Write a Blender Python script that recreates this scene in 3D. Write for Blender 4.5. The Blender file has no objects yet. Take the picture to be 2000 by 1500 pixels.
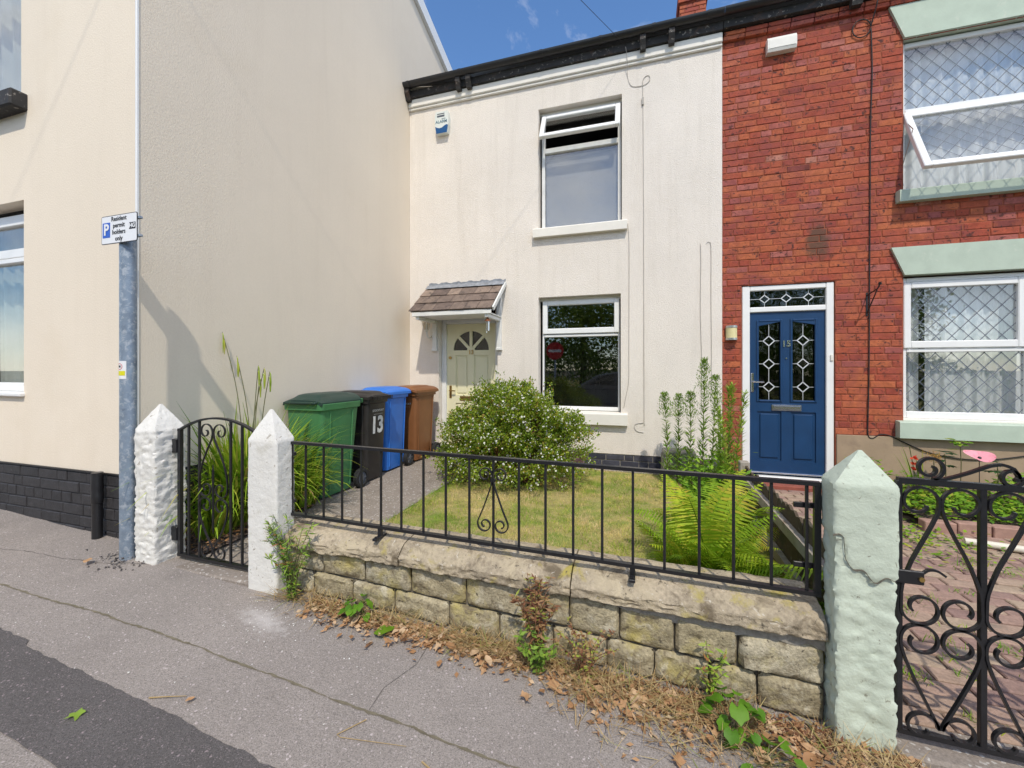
import bpy, math, random
import numpy as np
from mathutils import Vector, Matrix, noise as mnoise

random.seed(7)
rng = np.random.default_rng(11)
R = math.radians
scene = bpy.context.scene
col = scene.collection

# ------------------------------------------------------------------ camera
cam_d = bpy.data.cameras.new('camera')
cam_d.sensor_width = 36.0
cam_d.lens = 36.0 * 810 / 2000
cam_d.shift_y = -0.014
cam_d.clip_start = 0.05
cam_d.clip_end = 3000
cam = bpy.data.objects.new('camera', cam_d)
col.objects.link(cam)
cam.location = (0, 0, 1.3)
cam.rotation_euler = (R(90), 0, R(17.3))
scene.camera = cam

# ------------------------------------------------------------------ light
SUN_DIR = Vector((-0.38, 1.0, -1.42)).normalized()      # the way the light travels
elev = math.asin(-SUN_DIR.z)
to_sun = -SUN_DIR
world = bpy.data.worlds.new('World')
scene.world = world
world.use_nodes = True
wn, wl = world.node_tree.nodes, world.node_tree.links
wn.clear()
w_out = wn.new('ShaderNodeOutputWorld')
w_bg = wn.new('ShaderNodeBackground')
w_sky = wn.new('ShaderNodeTexSky')
w_sky.sky_type = 'NISHITA'
w_sky.sun_disc = False
w_sky.sun_elevation = elev
w_sky.sun_rotation = math.atan2(to_sun.x, to_sun.y)
w_sky.altitude = 50
w_sky.air_density = 1.0
w_sky.dust_density = 0.15
w_sky.ozone_density = 5.0
# thin uneven cloud over the whole sky
w_co = wn.new('ShaderNodeTexCoord')
w_map = wn.new('ShaderNodeMapping')
w_map.inputs['Scale'].default_value = (1.0, 1.0, 2.6)
w_nz = wn.new('ShaderNodeTexNoise')
w_nz.noise_dimensions = '4D'
w_nz.inputs['W'].default_value = 5.0
w_nz.inputs['Scale'].default_value = 1.9
w_nz.inputs['Detail'].default_value = 7
w_nz.inputs['Roughness'].default_value = 0.62
w_nz.inputs['Distortion'].default_value = 0.5
w_rp = wn.new('ShaderNodeValToRGB')
w_rp.color_ramp.elements[0].position = 0.40
w_rp.color_ramp.elements[0].color = (0, 0, 0, 1)
w_rp.color_ramp.elements[1].position = 0.70
w_rp.color_ramp.elements[1].color = (0.62, 0.62, 0.62, 1)
w_mix = wn.new('ShaderNodeMixRGB')
w_mix.inputs['Color2'].default_value = (11.2, 10.5, 9.5, 1)
wl.new(w_co.outputs['Generated'], w_map.inputs['Vector'])
wl.new(w_map.outputs['Vector'], w_nz.inputs['Vector'])
wl.new(w_nz.outputs['Fac'], w_rp.inputs['Fac'])
wl.new(w_rp.outputs['Color'], w_mix.inputs['Fac'])
w_hs = wn.new('ShaderNodeHueSaturation')
w_hs.inputs['Saturation'].default_value = 1.08
wl.new(w_sky.outputs['Color'], w_hs.inputs['Color'])
wl.new(w_hs.outputs['Color'], w_mix.inputs['Color1'])
wl.new(w_mix.outputs['Color'], w_bg.inputs['Color'])
w_bg.inputs['Strength'].default_value = 0.15
wl.new(w_bg.outputs['Background'], w_out.inputs['Surface'])

sun_d = bpy.data.lights.new('sun', 'SUN')
sun_d.energy = 2.2
sun_d.angle = R(1.0)
sun_d.color = (1.0, 0.925, 0.80)
sun = bpy.data.objects.new('sun', sun_d)
col.objects.link(sun)
sun.rotation_euler = SUN_DIR.to_track_quat('-Z', 'Y').to_euler()
sun.location = (0, -5, 12)

scene.render.engine = 'CYCLES'
scene.view_settings.view_transform = 'Standard'
scene.view_settings.look = 'None'
scene.view_settings.gamma = 1.0
scene.view_settings.exposure = 0.52

# ------------------------------------------------------------------ materials
def new_mat(name):
    m = bpy.data.materials.new(name)
    m.use_nodes = True
    nt = m.node_tree
    return m, nt, nt.nodes, nt.links, nt.nodes['Principled BSDF']

def ramp_node(nodes, stops):
    r = nodes.new('ShaderNodeValToRGB')
    el = r.color_ramp.elements
    while len(el) < len(stops):
        el.new(0.5)
    for e, (p, c) in zip(el, stops):
        e.position = p
        e.color = (c[0], c[1], c[2], 1)
    return r

def noise_node(nodes, links, pos, scale, detail=4, rough=0.55, dist=0.0):
    n = nodes.new('ShaderNodeTexNoise')
    n.inputs['Scale'].default_value = scale
    n.inputs['Detail'].default_value = detail
    n.inputs['Roughness'].default_value = rough
    n.inputs['Distortion'].default_value = dist
    links.new(pos, n.inputs['Vector'])
    return n

def mixc(nodes, links, a, b, fac, mode='MIX'):
    m = nodes.new('ShaderNodeMixRGB')
    m.blend_type = mode
    for sock, v in ((m.inputs['Color1'], a), (m.inputs['Color2'], b), (m.inputs['Fac'], fac)):
        if hasattr(v, 'is_output'):
            links.new(v, sock)
        elif isinstance(v, (int, float)):
            sock.default_value = v if sock.name == 'Fac' else (v, v, v, 1)
        else:
            sock.default_value = (v[0], v[1], v[2], 1)
    return m.outputs['Color']

def rampf(nodes, links, sock, lo, hi):
    r = ramp_node(nodes, [(lo, (0, 0, 0)), (hi, (1, 1, 1))])
    links.new(sock, r.inputs['Fac'])
    return r.outputs['Color']

def mat(name, base, rough=0.8, var=0.12, vscale=3.0, bump=0.0, bscale=120.0, metal=0.0,
        spec=0.4, tint=None, speck=None, blotch=None, fine=0.0, transl=0.0, coat=0.0, bdist=0.004):
    """procedural surface: base colour (or a ramp over the 'tint' attribute), slow colour drift,
    optional specks (colour, scale, lo, hi) and blotches (colour, scale, lo, hi), noise relief"""
    m, nt, nodes, links, p = new_mat(name)
    geo = nodes.new('ShaderNodeNewGeometry')
    pos = geo.outputs['Position']
    if tint:
        at = nodes.new('ShaderNodeAttribute')
        at.attribute_name = 'tint'
        r = ramp_node(nodes, tint)
        links.new(at.outputs['Fac'], r.inputs['Fac'])
        c = r.outputs['Color']
    else:
        rgb = nodes.new('ShaderNodeRGB')
        rgb.outputs[0].default_value = (*base, 1)
        c = rgb.outputs[0]
    if var > 0:
        n = noise_node(nodes, links, pos, vscale, 5, 0.6)
        rr = ramp_node(nodes, [(0.3, (1 - var,) * 3), (0.7, (1 + var,) * 3)])
        links.new(n.outputs['Fac'], rr.inputs['Fac'])
        c = mixc(nodes, links, c, rr.outputs['Color'], 1.0, 'MULTIPLY')
    if fine > 0:
        n = noise_node(nodes, links, pos, bscale * 0.8, 2, 0.6)
        rr = ramp_node(nodes, [(0.3, (1 - fine,) * 3), (0.7, (1 + fine,) * 3)])
        links.new(n.outputs['Fac'], rr.inputs['Fac'])
        c = mixc(nodes, links, c, rr.outputs['Color'], 1.0, 'MULTIPLY')
    for layer in (blotch or []):
        n = noise_node(nodes, links, pos, layer[1], 6, 0.65, 0.4)
        c = mixc(nodes, links, c, layer[0], rampf(nodes, links, n.outputs['Fac'], layer[2], layer[3]))
    for layer in (speck or []):
        vo = nodes.new('ShaderNodeTexVoronoi')
        vo.inputs['Scale'].default_value = layer[1]
        links.new(pos, vo.inputs['Vector'])
        hs = nodes.new('ShaderNodeSeparateColor')
        links.new(vo.outputs['Color'], hs.inputs['Color'])
        c = mixc(nodes, links, c, layer[0], rampf(nodes, links, hs.outputs[0], layer[2], layer[3]))
    links.new(c, p.inputs['Base Color'])
    p.inputs['Roughness'].default_value = rough
    p.inputs['Metallic'].default_value = metal
    p.inputs['Specular IOR Level'].default_value = spec
    if coat:
        p.inputs['Coat Weight'].default_value = coat
    if bump > 0:
        n = noise_node(nodes, links, pos, bscale, 4, 0.6)
        b = nodes.new('ShaderNodeBump')
        b.inputs['Strength'].default_value = bump
        b.inputs['Distance'].default_value = bdist
        links.new(n.outputs['Fac'], b.inputs['Height'])
        links.new(b.outputs['Normal'], p.inputs['Normal'])
    if transl > 0:
        tr = nodes.new('ShaderNodeBsdfTranslucent')
        links.new(c, tr.inputs['Color'])
        mx = nodes.new('ShaderNodeMixShader')
        mx.inputs['Fac'].default_value = transl
        links.new(p.outputs['BSDF'], mx.inputs[1])
        links.new(tr.outputs['BSDF'], mx.inputs[2])
        links.new(mx.outputs['Shader'], nodes['Material Output'].inputs['Surface'])
    return m

def glass_mat(name, ior, tintc=(0.985, 0.99, 0.99), wob=0.0):
    m, nt, nodes, links, p = new_mat(name)
    nodes.remove(p)
    tr = nodes.new('ShaderNodeBsdfTransparent')
    tr.inputs['Color'].default_value = (*tintc, 1)
    gl = nodes.new('ShaderNodeBsdfGlossy')
    gl.inputs['Roughness'].default_value = 0.01
    fr = nodes.new('ShaderNodeFresnel')
    # the Fresnel node inverts the index on back faces; undo that so both faces of a pane behave alike
    gb = nodes.new('ShaderNodeNewGeometry')
    iv = nodes.new('ShaderNodeMapRange')
    iv.inputs['To Min'].default_value = ior
    iv.inputs['To Max'].default_value = 1.0 / ior
    links.new(gb.outputs['Backfacing'], iv.inputs['Value'])
    links.new(iv.outputs['Result'], fr.inputs['IOR'])
    mx = nodes.new('ShaderNodeMixShader')
    if wob > 0:
        geo = nodes.new('ShaderNodeNewGeometry')
        n = noise_node(nodes, links, geo.outputs['Position'], 5.0, 2, 0.5)
        b = nodes.new('ShaderNodeBump')
        b.inputs['Strength'].default_value = wob
        b.inputs['Distance'].default_value = 0.01
        links.new(n.outputs['Fac'], b.inputs['Height'])
        links.new(b.outputs['Normal'], gl.inputs['Normal'])
    links.new(fr.outputs['Fac'], mx.inputs['Fac'])
    links.new(tr.outputs['BSDF'], mx.inputs[1])
    links.new(gl.outputs['BSDF'], mx.inputs[2])
    links.new(mx.outputs['Shader'], nodes['Material Output'].inputs['Surface'])
    return m

M = {}
M['render_white'] = mat('white_house_render', (0.80, 0.735, 0.655), 0.9, 0.045, 1.3, 0.75, 85, fine=0.04,
                        blotch=[((0.66, 0.61, 0.53), 0.9, 0.60, 0.95)], spec=0.2, bdist=0.012)
M['render_cream'] = mat('cream_house_render', (0.81, 0.71, 0.575), 0.92, 0.03, 0.8, 0.26, 80, fine=0.015, spec=0.2,
                        blotch=[((0.74, 0.63, 0.48), 0.7, 0.56, 0.95)], bdist=0.009)
def streaks(m, col_, lo, hi, amt):
    nodes, links = m.node_tree.nodes, m.node_tree.links
    p = nodes['Principled BSDF']
    src = p.inputs['Base Color'].links[0].from_socket
    geo = nodes.new('ShaderNodeNewGeometry')
    mp = nodes.new('ShaderNodeMapping')
    mp.inputs['Scale'].default_value = (5.0, 5.0, 0.35)
    links.new(geo.outputs['Position'], mp.inputs['Vector'])
    n = noise_node(nodes, links, mp.outputs['Vector'], 1.0, 6, 0.7, 0.3)
    rr = ramp_node(nodes, [(lo, (0,) * 3), (hi, (amt,) * 3)])
    links.new(n.outputs['Fac'], rr.inputs['Fac'])
    c = mixc(nodes, links, src, col_, rr.outputs['Color'])
    links.new(c, p.inputs['Base Color'])
streaks(M['render_white'], (0.56, 0.50, 0.42), 0.50, 0.85, 0.5)
streaks(M['render_cream'], (0.66, 0.56, 0.44), 0.50, 0.85, 0.25)
M['trim_white'] = mat('painted_white_trim', (0.80, 0.765, 0.69), 0.75, 0.05, 4, 0.15, 60, spec=0.3)
M['upvc'] = mat('white_upvc', (0.82, 0.82, 0.80), 0.35, 0.03, 5, spec=0.5)
M['upvc_dull'] = mat('weathered_white_paint', (0.74, 0.74, 0.71), 0.55, 0.08, 7, 0.1, 40)
M['black_paint'] = mat('black_gloss_paint', (0.014, 0.014, 0.016), 0.32, 0.2, 20, 0.15, 90, spec=0.5,
                       blotch=[((0.06, 0.055, 0.05), 60, 0.66, 0.8)])
M['black_plastic'] = mat('black_gutter_plastic', (0.018, 0.018, 0.02), 0.38, 0.2, 6, spec=0.5,
                         blotch=[((0.07, 0.07, 0.065), 9, 0.6, 0.9)])
M['black_wood'] = mat('flaking_black_fascia', (0.03, 0.028, 0.027), 0.7, 0.3, 9, 0.5, 50,
                      blotch=[((0.10, 0.06, 0.045), 6, 0.55, 0.75), ((0.34, 0.31, 0.27), 22, 0.60, 0.68)])
M['slate'] = mat('roof_slate', (0.10, 0.105, 0.12), 0.7, 0.2, 4, 0.3, 30)
M['glass'] = glass_mat('window_glass', 2.0)
M['glass_dark'] = glass_mat('door_glass', 1.7, (0.5, 0.53, 0.5), 0.3)
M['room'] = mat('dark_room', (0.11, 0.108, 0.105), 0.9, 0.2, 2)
M['curtain'] = mat('white_net_curtain', (0.80, 0.83, 0.83), 0.9, 0.04, 6, transl=0.2)
M['curtain_grey'] = mat('pale_green_curtain', (0.50, 0.54, 0.48), 0.9, 0.06, 6, transl=0.2)
M['sky_reflection'] = mat('painted_sky_reflection', (0.24, 0.24, 0.235), 0.9, 0.05, 2)  # flat grey standing in for the sky mirrored in the upper pane
M['door_cream'] = mat('pale_yellow_door_paint', (0.78, 0.74, 0.50), 0.45, 0.03, 4, spec=0.4)
M['door_blue'] = mat('deep_blue_door', (0.008, 0.045, 0.125), 0.38, 0.12, 4, 0.12, 80, spec=0.45)
M['brass'] = mat('aged_brass', (0.45, 0.30, 0.10), 0.35, 0.2, 20, metal=0.9)
M['chrome'] = mat('chrome', (0.75, 0.76, 0.78), 0.18, 0.05, 20, metal=1.0)
M['lead'] = mat('lead_strip', (0.12, 0.14, 0.17), 0.55, 0.1, 20)
M['lead_white'] = mat('pale_lead_came', (0.60, 0.62, 0.62), 0.45, 0.1, 20, metal=0.3)
M['flashing'] = mat('lead_flashing', (0.27, 0.29, 0.32), 0.6, 0.3, 16, 0.3, 30, metal=0.3)
M['stone_green'] = mat('pale_green_masonry_paint', (0.47, 0.56, 0.46), 0.7, 0.06, 3, 0.35, 45, spec=0.3,
                       blotch=[((0.37, 0.50, 0.40), 2.2, 0.55, 0.8)])
M['sill_green'] = mat('sage_green_sill_paint', (0.46, 0.54, 0.44), 0.65, 0.08, 5, 0.25, 60, spec=0.3,
                      blotch=[((0.56, 0.60, 0.50), 11, 0.6, 0.75)])
M['pillar_white'] = mat('thick_white_masonry_paint', (0.74, 0.72, 0.67), 0.7, 0.04, 6, 0.6, 50, spec=0.3, bdist=0.006,
                        blotch=[((0.66, 0.63, 0.57), 3.0, 0.5, 0.8), ((0.36, 0.32, 0.26), 31, 0.625, 0.68), ((0.54, 0.51, 0.42), 6, 0.56, 0.74)])
M['pillar_green'] = mat('pale_green_pillar_paint', (0.53, 0.585, 0.475), 0.65, 0.06, 6, 0.6, 50, spec=0.3, bdist=0.006,
                        blotch=[((0.44, 0.50, 0.40), 5, 0.55, 0.8), ((0.66, 0.68, 0.58), 9, 0.62, 0.8), ((0.25, 0.25, 0.19), 33, 0.63, 0.69)])
BR = [(0.0, (0.15, 0.042, 0.034)), (0.15, (0.29, 0.061, 0.038)), (0.35, (0.355, 0.077, 0.043)), (0.5, (0.385, 0.093, 0.047)),
      (0.66, (0.44, 0.128, 0.055)), (0.80, (0.345, 0.100, 0.086)), (0.92, (0.40, 0.145, 0.108)), (1.0, (0.44, 0.20, 0.14))]

def brick_mat():
    m = mat('red_brick', (0.4, 0.1, 0.05), 0.85, 0.20, 16, 0.6, 60, tint=BR, spec=0.25, fine=0.10,
            blotch=[((0.26, 0.068, 0.060), 4, 0.45, 0.72), ((0.36, 0.095, 0.048), 9, 0.56, 0.74), ((0.09, 0.035, 0.030), 17, 0.575, 0.66), ((0.045, 0.03, 0.03), 36, 0.605, 0.66)])
    nt = m.node_tree
    nodes, links = nt.nodes, nt.links
    p = nodes['Principled BSDF']
    src = p.inputs['Base Color'].links[0].from_socket
    # a sooty run-off stain below an old vent, above the blue door
    geo = nodes.new('ShaderNodeNewGeometry')
    mp = nodes.new('ShaderNodeMapping')
    mp.vector_type = 'POINT'
    mp.inputs['Location'].default_value = (-1.93 / 0.30, -5.6 * 0.2, -2.76 / 0.46)
    mp.inputs['Scale'].default_value = (1 / 0.30, 0.2, 1 / 0.46)
    links.new(geo.outputs['Position'], mp.inputs['Vector'])
    ln = nodes.new('ShaderNodeVectorMath')
    ln.operation = 'LENGTH'
    links.new(mp.outputs['Vector'], ln.inputs[0])
    n = noise_node(nodes, links, geo.outputs['Position'], 9, 5, 0.6)
    ad = nodes.new('ShaderNodeMath')
    ad.operation = 'ADD'
    links.new(ln.outputs['Value'], ad.inputs[0])
    links.new(n.outputs['Fac'], ad.inputs[1])
    rr = ramp_node(nodes, [(0.75, (0.82,) * 3), (1.55, (0,) * 3)])
    links.new(ad.outputs['Value'], rr.inputs['Fac'])
    c = mixc(nodes, links, src, (0.10, 0.066, 0.045), rr.outputs['Color'])
    links.new(c, p.inputs['Base Color'])
    return m
M['brick'] = brick_mat()
M['mortar'] = mat('brown_mortar', (0.29, 0.085, 0.045), 0.95, 0.3, 12, 0.5, 120)
M['plinth_brick'] = mat('black_painted_brick', (0.035, 0.033, 0.036), 0.6, 0.25, 14, 0.7, 60, tint=[(0, (0.031, 0.029, 0.031)), (1, (0.040, 0.037, 0.039))],
                        blotch=[((0.10, 0.095, 0.095), 24, 0.62, 0.75)], spec=0.4)
M['blue_brick'] = mat('blue_engineering_brick', (0.05, 0.05, 0.07), 0.6, 0.3, 12, 0.4, 60, tint=[(0, (0.035, 0.038, 0.055)), (0.7, (0.075, 0.075, 0.095)), (1, (0.13, 0.06, 0.05))],
                      blotch=[((0.30, 0.29, 0.27), 20, 0.63, 0.74)])
M['beige_band'] = mat('beige_base_render', (0.37, 0.27, 0.18), 0.9, 0.1, 4, 0.4, 60, blotch=[((0.28, 0.20, 0.14), 5, 0.55, 0.75)])
M['stone'] = mat('weathered_sandstone', (0.40, 0.34, 0.22), 0.92, 0.18, 9, 1.0, 90, spec=0.2, fine=0.22, bdist=0.007,
                 tint=[(0, (0.29, 0.245, 0.16)), (0.5, (0.38, 0.325, 0.21)), (1, (0.44, 0.39, 0.285))],
                 blotch=[((0.43, 0.36, 0.13), 6.0, 0.50, 0.70), ((0.55, 0.50, 0.38), 11, 0.54, 0.68), ((0.19, 0.155, 0.10), 14, 0.53, 0.66), ((0.09, 0.075, 0.055), 40, 0.60, 0.68)])
M['coping'] = mat('weathered_coping_stone', (0.38, 0.315, 0.225), 0.92, 0.18, 7, 1.0, 75, spec=0.2, fine=0.22, bdist=0.007,
                  blotch=[((0.49, 0.41, 0.28), 6, 0.46, 0.66), ((0.17, 0.135, 0.09), 9, 0.53, 0.66), ((0.56, 0.51, 0.42), 34, 0.62, 0.69), ((0.40, 0.33, 0.09), 8, 0.57, 0.70), ((0.10, 0.085, 0.06), 44, 0.60, 0.68)])
M['joint_dark'] = mat('dark_joint_mortar', (0.15, 0.13, 0.10), 0.95, 0.25, 14, 0.8, 80, fine=0.15)  # dark mortar for the stone joints, reused for the post crack
M['mortar_grey'] = mat('grey_lime_mortar', (0.30, 0.275, 0.235), 0.95, 0.2, 14, 0.8, 80, fine=0.15)
M['chrome_dark'] = mat('dark_wrought_iron', (0.016, 0.016, 0.018), 0.36, 0.2, 30, 0.2, 120, spec=0.5)

def tarmac(name, base, speck_c, seed_scale, stain=False):
    m = mat(name, base, 0.93, 0.10, 2.2, 0.8, 210, fine=0.20, spec=0.25, bdist=0.005,
            blotch=[(tuple(x * 0.72 for x in base), 1.7, 0.56, 0.8), (tuple(min(1, x * 1.22) for x in base), 4.0, 0.60, 0.85)],
            speck=[(tuple((a + b) / 2 for a, b in zip(speck_c, base)), seed_scale, 0.88, 0.97), (tuple(x * 0.66 for x in base), seed_scale * 1.2, 0.80, 0.9), (speck_c, seed_scale * .6, 0.985, 0.992)])
    if stain:
        nodes, links = m.node_tree.nodes, m.node_tree.links
        p = nodes['Principled BSDF']
        src = p.inputs['Base Color'].links[0].from_socket
        geo = nodes.new('ShaderNodeNewGeometry')
        mp = nodes.new('ShaderNodeMapping')
        sx, sy, ang = 0.42, 0.15, R(-14)
        mp.vector_type = 'TEXTURE'
        mp.inputs['Location'].default_value = (-1.86, 1.66, 0)
        mp.inputs['Rotation'].default_value = (0, 0, ang)
        mp.inputs['Scale'].default_value = (sx, sy, 1)
        links.new(geo.outputs['Position'], mp.inputs['Vector'])
        ln = nodes.new('ShaderNodeVectorMath')
        ln.operation = 'LENGTH'
        links.new(mp.outputs['Vector'], ln.inputs[0])
        n = noise_node(nodes, links, geo.outputs['Position'], 26, 5, 0.7)
        ad = nodes.new('ShaderNodeMath')
        ad.operation = 'ADD'
        links.new(ln.outputs['Value'], ad.inputs[0])
        links.new(n.outputs['Fac'], ad.inputs[1])
        rr = ramp_node(nodes, [(0.55, (0.95,) * 3), (1.35, (0,) * 3)])
        links.new(ad.outputs['Value'], rr.inputs['Fac'])
        c = mixc(nodes, links, src, (0.50, 0.46, 0.43), rr.outputs['Color'])
        links.new(c, p.inputs['Base Color'])
    return m
M['tarmac'] = tarmac('old_tarmac_footway', (0.300, 0.264, 0.235), (0.50, 0.43, 0.41), 250, True)
M['tarmac_dark'] = tarmac('newer_dark_tarmac', (0.118, 0.107, 0.102), (0.28, 0.23, 0.23), 250)
M['road'] = tarmac('road_asphalt', (0.06, 0.058, 0.058), (0.2, 0.2, 0.2), 80)
M['concrete'] = mat('path_concrete', (0.265, 0.225, 0.19), 0.95, 0.12, 5, 0.7, 120, fine=0.2,
                    blotch=[((0.17, 0.14, 0.115), 3, 0.55, 0.8)], speck=[((0.46, 0.43, 0.39), 90, 0.9, 0.94)])
M['kerb'] = mat('kerb_stone', (0.30, 0.28, 0.26), 0.9, 0.12, 6, 0.4, 60)
M['soil'] = mat('dry_soil', (0.105, 0.075, 0.06), 0.97, 0.35, 9, 1.0, 60, fine=0.3, bdist=0.02,
                speck=[((0.30, 0.22, 0.18), 60, 0.75, 0.85), ((0.05, 0.035, 0.03), 45, 0.75, 0.85)])
M['turf'] = mat('dry_turf', (0.42, 0.35, 0.13), 0.97, 0.25, 6, 1.0, 90, fine=0.25, bdist=0.02,
                blotch=[((0.22, 0.29, 0.05), 2.6, 0.46, 0.64), ((0.50, 0.38, 0.19), 4.2, 0.54, 0.72)])
M['ground'] = mat('earth', (0.12, 0.10, 0.07), 0.95, 0.2, 0.3)
M['paver'] = mat('block_paver', (0.33, 0.22, 0.17), 0.93, 0.16, 12, 0.6, 90, fine=0.16,
                 tint=[(0, (0.25, 0.16, 0.135)), (0.5, (0.34, 0.225, 0.175)), (1, (0.37, 0.28, 0.20))],
                 blotch=[((0.20, 0.165, 0.13), 9, 0.58, 0.75)])
M['joint_sand'] = mat('sandy_paver_joint', (0.17, 0.13, 0.10), 0.97, 0.25, 9, 0.8, 80, fine=0.2)
M['edging'] = mat('pink_brick_edging', (0.36, 0.22, 0.17), 0.9, 0.2, 12, 0.5, 60)
M['iron'] = M['black_paint']
M['galv'] = mat('galvanised_steel', (0.25, 0.31, 0.385), 0.5, 0.16, 14, 0.15, 40, metal=0.35, spec=0.5,
                blotch=[((0.44, 0.48, 0.53), 30, 0.50, 0.64), ((0.13, 0.17, 0.23), 12, 0.55, 0.70), ((0.60, 0.60, 0.58), 70, 0.62, 0.68)])
M['sign_white'] = mat('sign_white', (0.80, 0.80, 0.80), 0.35, 0.02, 4)
M['sign_black'] = mat('sign_black', (0.012, 0.012, 0.014), 0.45, 0.0)
M['sign_blue'] = mat('sign_blue', (0.012, 0.10, 0.52), 0.4, 0.03, 6)
M['sign_yellow'] = mat('sticker_yellow', (0.72, 0.66, 0.02), 0.5, 0.03, 6)
M['sign_red'] = mat('sign_red', (0.55, 0.02, 0.025), 0.4, 0.05, 6)
M['bin_green'] = mat('green_bin_plastic', (0.060, 0.195, 0.075), 0.42, 0.10, 6, 0.15, 160, spec=0.4, blotch=[((0.075, 0.21, 0.09), 5, 0.55, 0.85)])
M['bin_greenlid'] = mat('dark_green_lid', (0.018, 0.045, 0.036), 0.4, 0.12, 8, 0.15, 160)
M['bin_black'] = mat('black_bin_plastic', (0.026, 0.023, 0.022), 0.42, 0.12, 6, 0.15, 160, blotch=[((0.055, 0.05, 0.045), 6, 0.55, 0.8)])
M['bin_blue'] = mat('blue_bin_plastic', (0.03, 0.17, 0.60), 0.42, 0.08, 6, 0.15, 160)
M['bin_brown'] = mat('brown_bin_plastic', (0.23, 0.095, 0.036), 0.42, 0.10, 6, 0.15, 160)
M['rubber'] = mat('black_rubber', (0.018, 0.018, 0.018), 0.75, 0.2, 20)
M['hub'] = mat('grey_hub', (0.10, 0.11, 0.13), 0.45, 0.1, 20)
M['print_white'] = mat('faded_white_print', (0.66, 0.66, 0.64), 0.6, 0.15, 30)
M['alarm_body'] = mat('alarm_box_plastic', (0.70, 0.73, 0.68), 0.4, 0.04, 10)
M['alarm_blue'] = mat('alarm_blue_print', (0.010, 0.085, 0.24), 0.4, 0.05, 10)
M['alarm_text'] = mat('alarm_grey_print', (0.13, 0.22, 0.27), 0.5, 0.05, 10)
M['lamp_white'] = mat('white_lantern_paint', (0.72, 0.70, 0.64), 0.45, 0.05, 10)
M['lamp_glass'] = glass_mat('lantern_glass', 1.5, (0.85, 0.82, 0.74))
M['lamp_yellow'] = mat('cream_lamp_shade', (0.74, 0.66, 0.35), 0.4, 0.04, 10)
M['steel'] = mat('brushed_steel', (0.55, 0.54, 0.50), 0.35, 0.1, 20, metal=0.9)
M['shingle'] = mat('brown_canopy_tile', (0.23, 0.16, 0.12), 0.9, 0.2, 12, 0.6, 70, fine=0.15,
                   tint=[(0, (0.135, 0.10, 0.085)), (0.5, (0.20, 0.15, 0.12)), (1, (0.26, 0.195, 0.155))],
                   blotch=[((0.07, 0.055, 0.05), 7, 0.54, 0.68), ((0.40, 0.34, 0.28), 30, 0.68, 0.75)])
M['wood_dark'] = mat('dark_weathered_fence', (0.085, 0.062, 0.04), 0.9, 0.3, 10, 0.6, 50,
                     blotch=[((0.28, 0.25, 0.21), 18, 0.62, 0.74), ((0.045, 0.05, 0.03), 5, 0.5, 0.7)])
M['wood_grey'] = mat('grey_weathered_wood', (0.34, 0.30, 0.25), 0.9, 0.2, 14, 0.6, 50, blotch=[((0.20, 0.14, 0.09), 11, 0.58, 0.72)])
M['cable_grey'] = mat('grey_cable', (0.42, 0.39, 0.35), 0.6, 0.1, 20)
M['cable_black'] = mat('black_cable', (0.02, 0.018, 0.018), 0.6, 0.1, 20)
M['pipe_white'] = mat('cream_plastic_pipe', (0.68, 0.63, 0.52), 0.5, 0.06, 8)
M['moss'] = mat('moss', (0.165, 0.142, 0.095), 0.95, 0.3, 20, 0.8, 90)
M['crack'] = mat('dirt_filled_crack', (0.14, 0.122, 0.108), 0.95, 0.3, 30)
LEAF_SPEC = 0.35
def leaf_mat(name, stops, transl=0.3, rough=0.55):
    return mat(name, (0.1, 0.2, 0.05), rough, 0.12, 12, tint=stops, spec=LEAF_SPEC, transl=transl)
M['leaf_bush'] = leaf_mat('shrub_leaf', [(0, (0.07, 0.14, 0.010)), (0.45, (0.22, 0.32, 0.026)), (0.75, (0.38, 0.45, 0.04)), (0.88, (0.36, 0.30, 0.04)), (1, (0.40, 0.25, 0.06))])
M['petal_white'] = leaf_mat('white_petal', [(0, (0.72, 0.70, 0.58)), (1, (0.85, 0.84, 0.78))], 0.25)
M['leaf_sedge'] = leaf_mat('sedge_leaf', [(0, (0.07, 0.16, 0.010)), (0.5, (0.20, 0.36, 0.02)), (0.8, (0.38, 0.52, 0.035)), (0.93, (0.50, 0.50, 0.07)), (1, (0.42, 0.30, 0.12))])
M['leaf_fern'] = leaf_mat('fern_frond', [(0, (0.13, 0.25, 0.012)), (0.6, (0.27, 0.44, 0.022)), (0.9, (0.46, 0.56, 0.03)), (1, (0.55, 0.48, 0.05))], 0.4)
M['leaf_weed'] = leaf_mat('weed_leaf', [(0, (0.07, 0.15, 0.02)), (0.5, (0.22, 0.35, 0.05)), (0.8, (0.34, 0.50, 0.05)), (0.9, (0.36, 0.30, 0.10)), (1, (0.34, 0.15, 0.05))])
M['leaf_bright'] = leaf_mat('bright_green_leaf', [(0, (0.08, 0.20, 0.012)), (0.5, (0.18, 0.36, 0.02)), (0.9, (0.32, 0.46, 0.03)), (1, (0.42, 0.38, 0.05))])
M['leaf_dark'] = leaf_mat('dark_glossy_leaf', [(0, (0.02, 0.06, 0.015)), (1, (0.05, 0.12, 0.03))], 0.15, 0.4)
M['leaf_dry'] = leaf_mat('dry_brown_leaf', [(0, (0.17, 0.085, 0.04)), (0.4, (0.38, 0.20, 0.09)), (0.75, (0.55, 0.33, 0.17)), (1, (0.62, 0.45, 0.28))], 0.15, 0.7)
M['straw'] = leaf_mat('dry_straw', [(0, (0.20, 0.12, 0.05)), (0.45, (0.42, 0.29, 0.13)), (0.8, (0.56, 0.43, 0.22)), (1, (0.24, 0.30, 0.05))], 0.15, 0.7)
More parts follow.
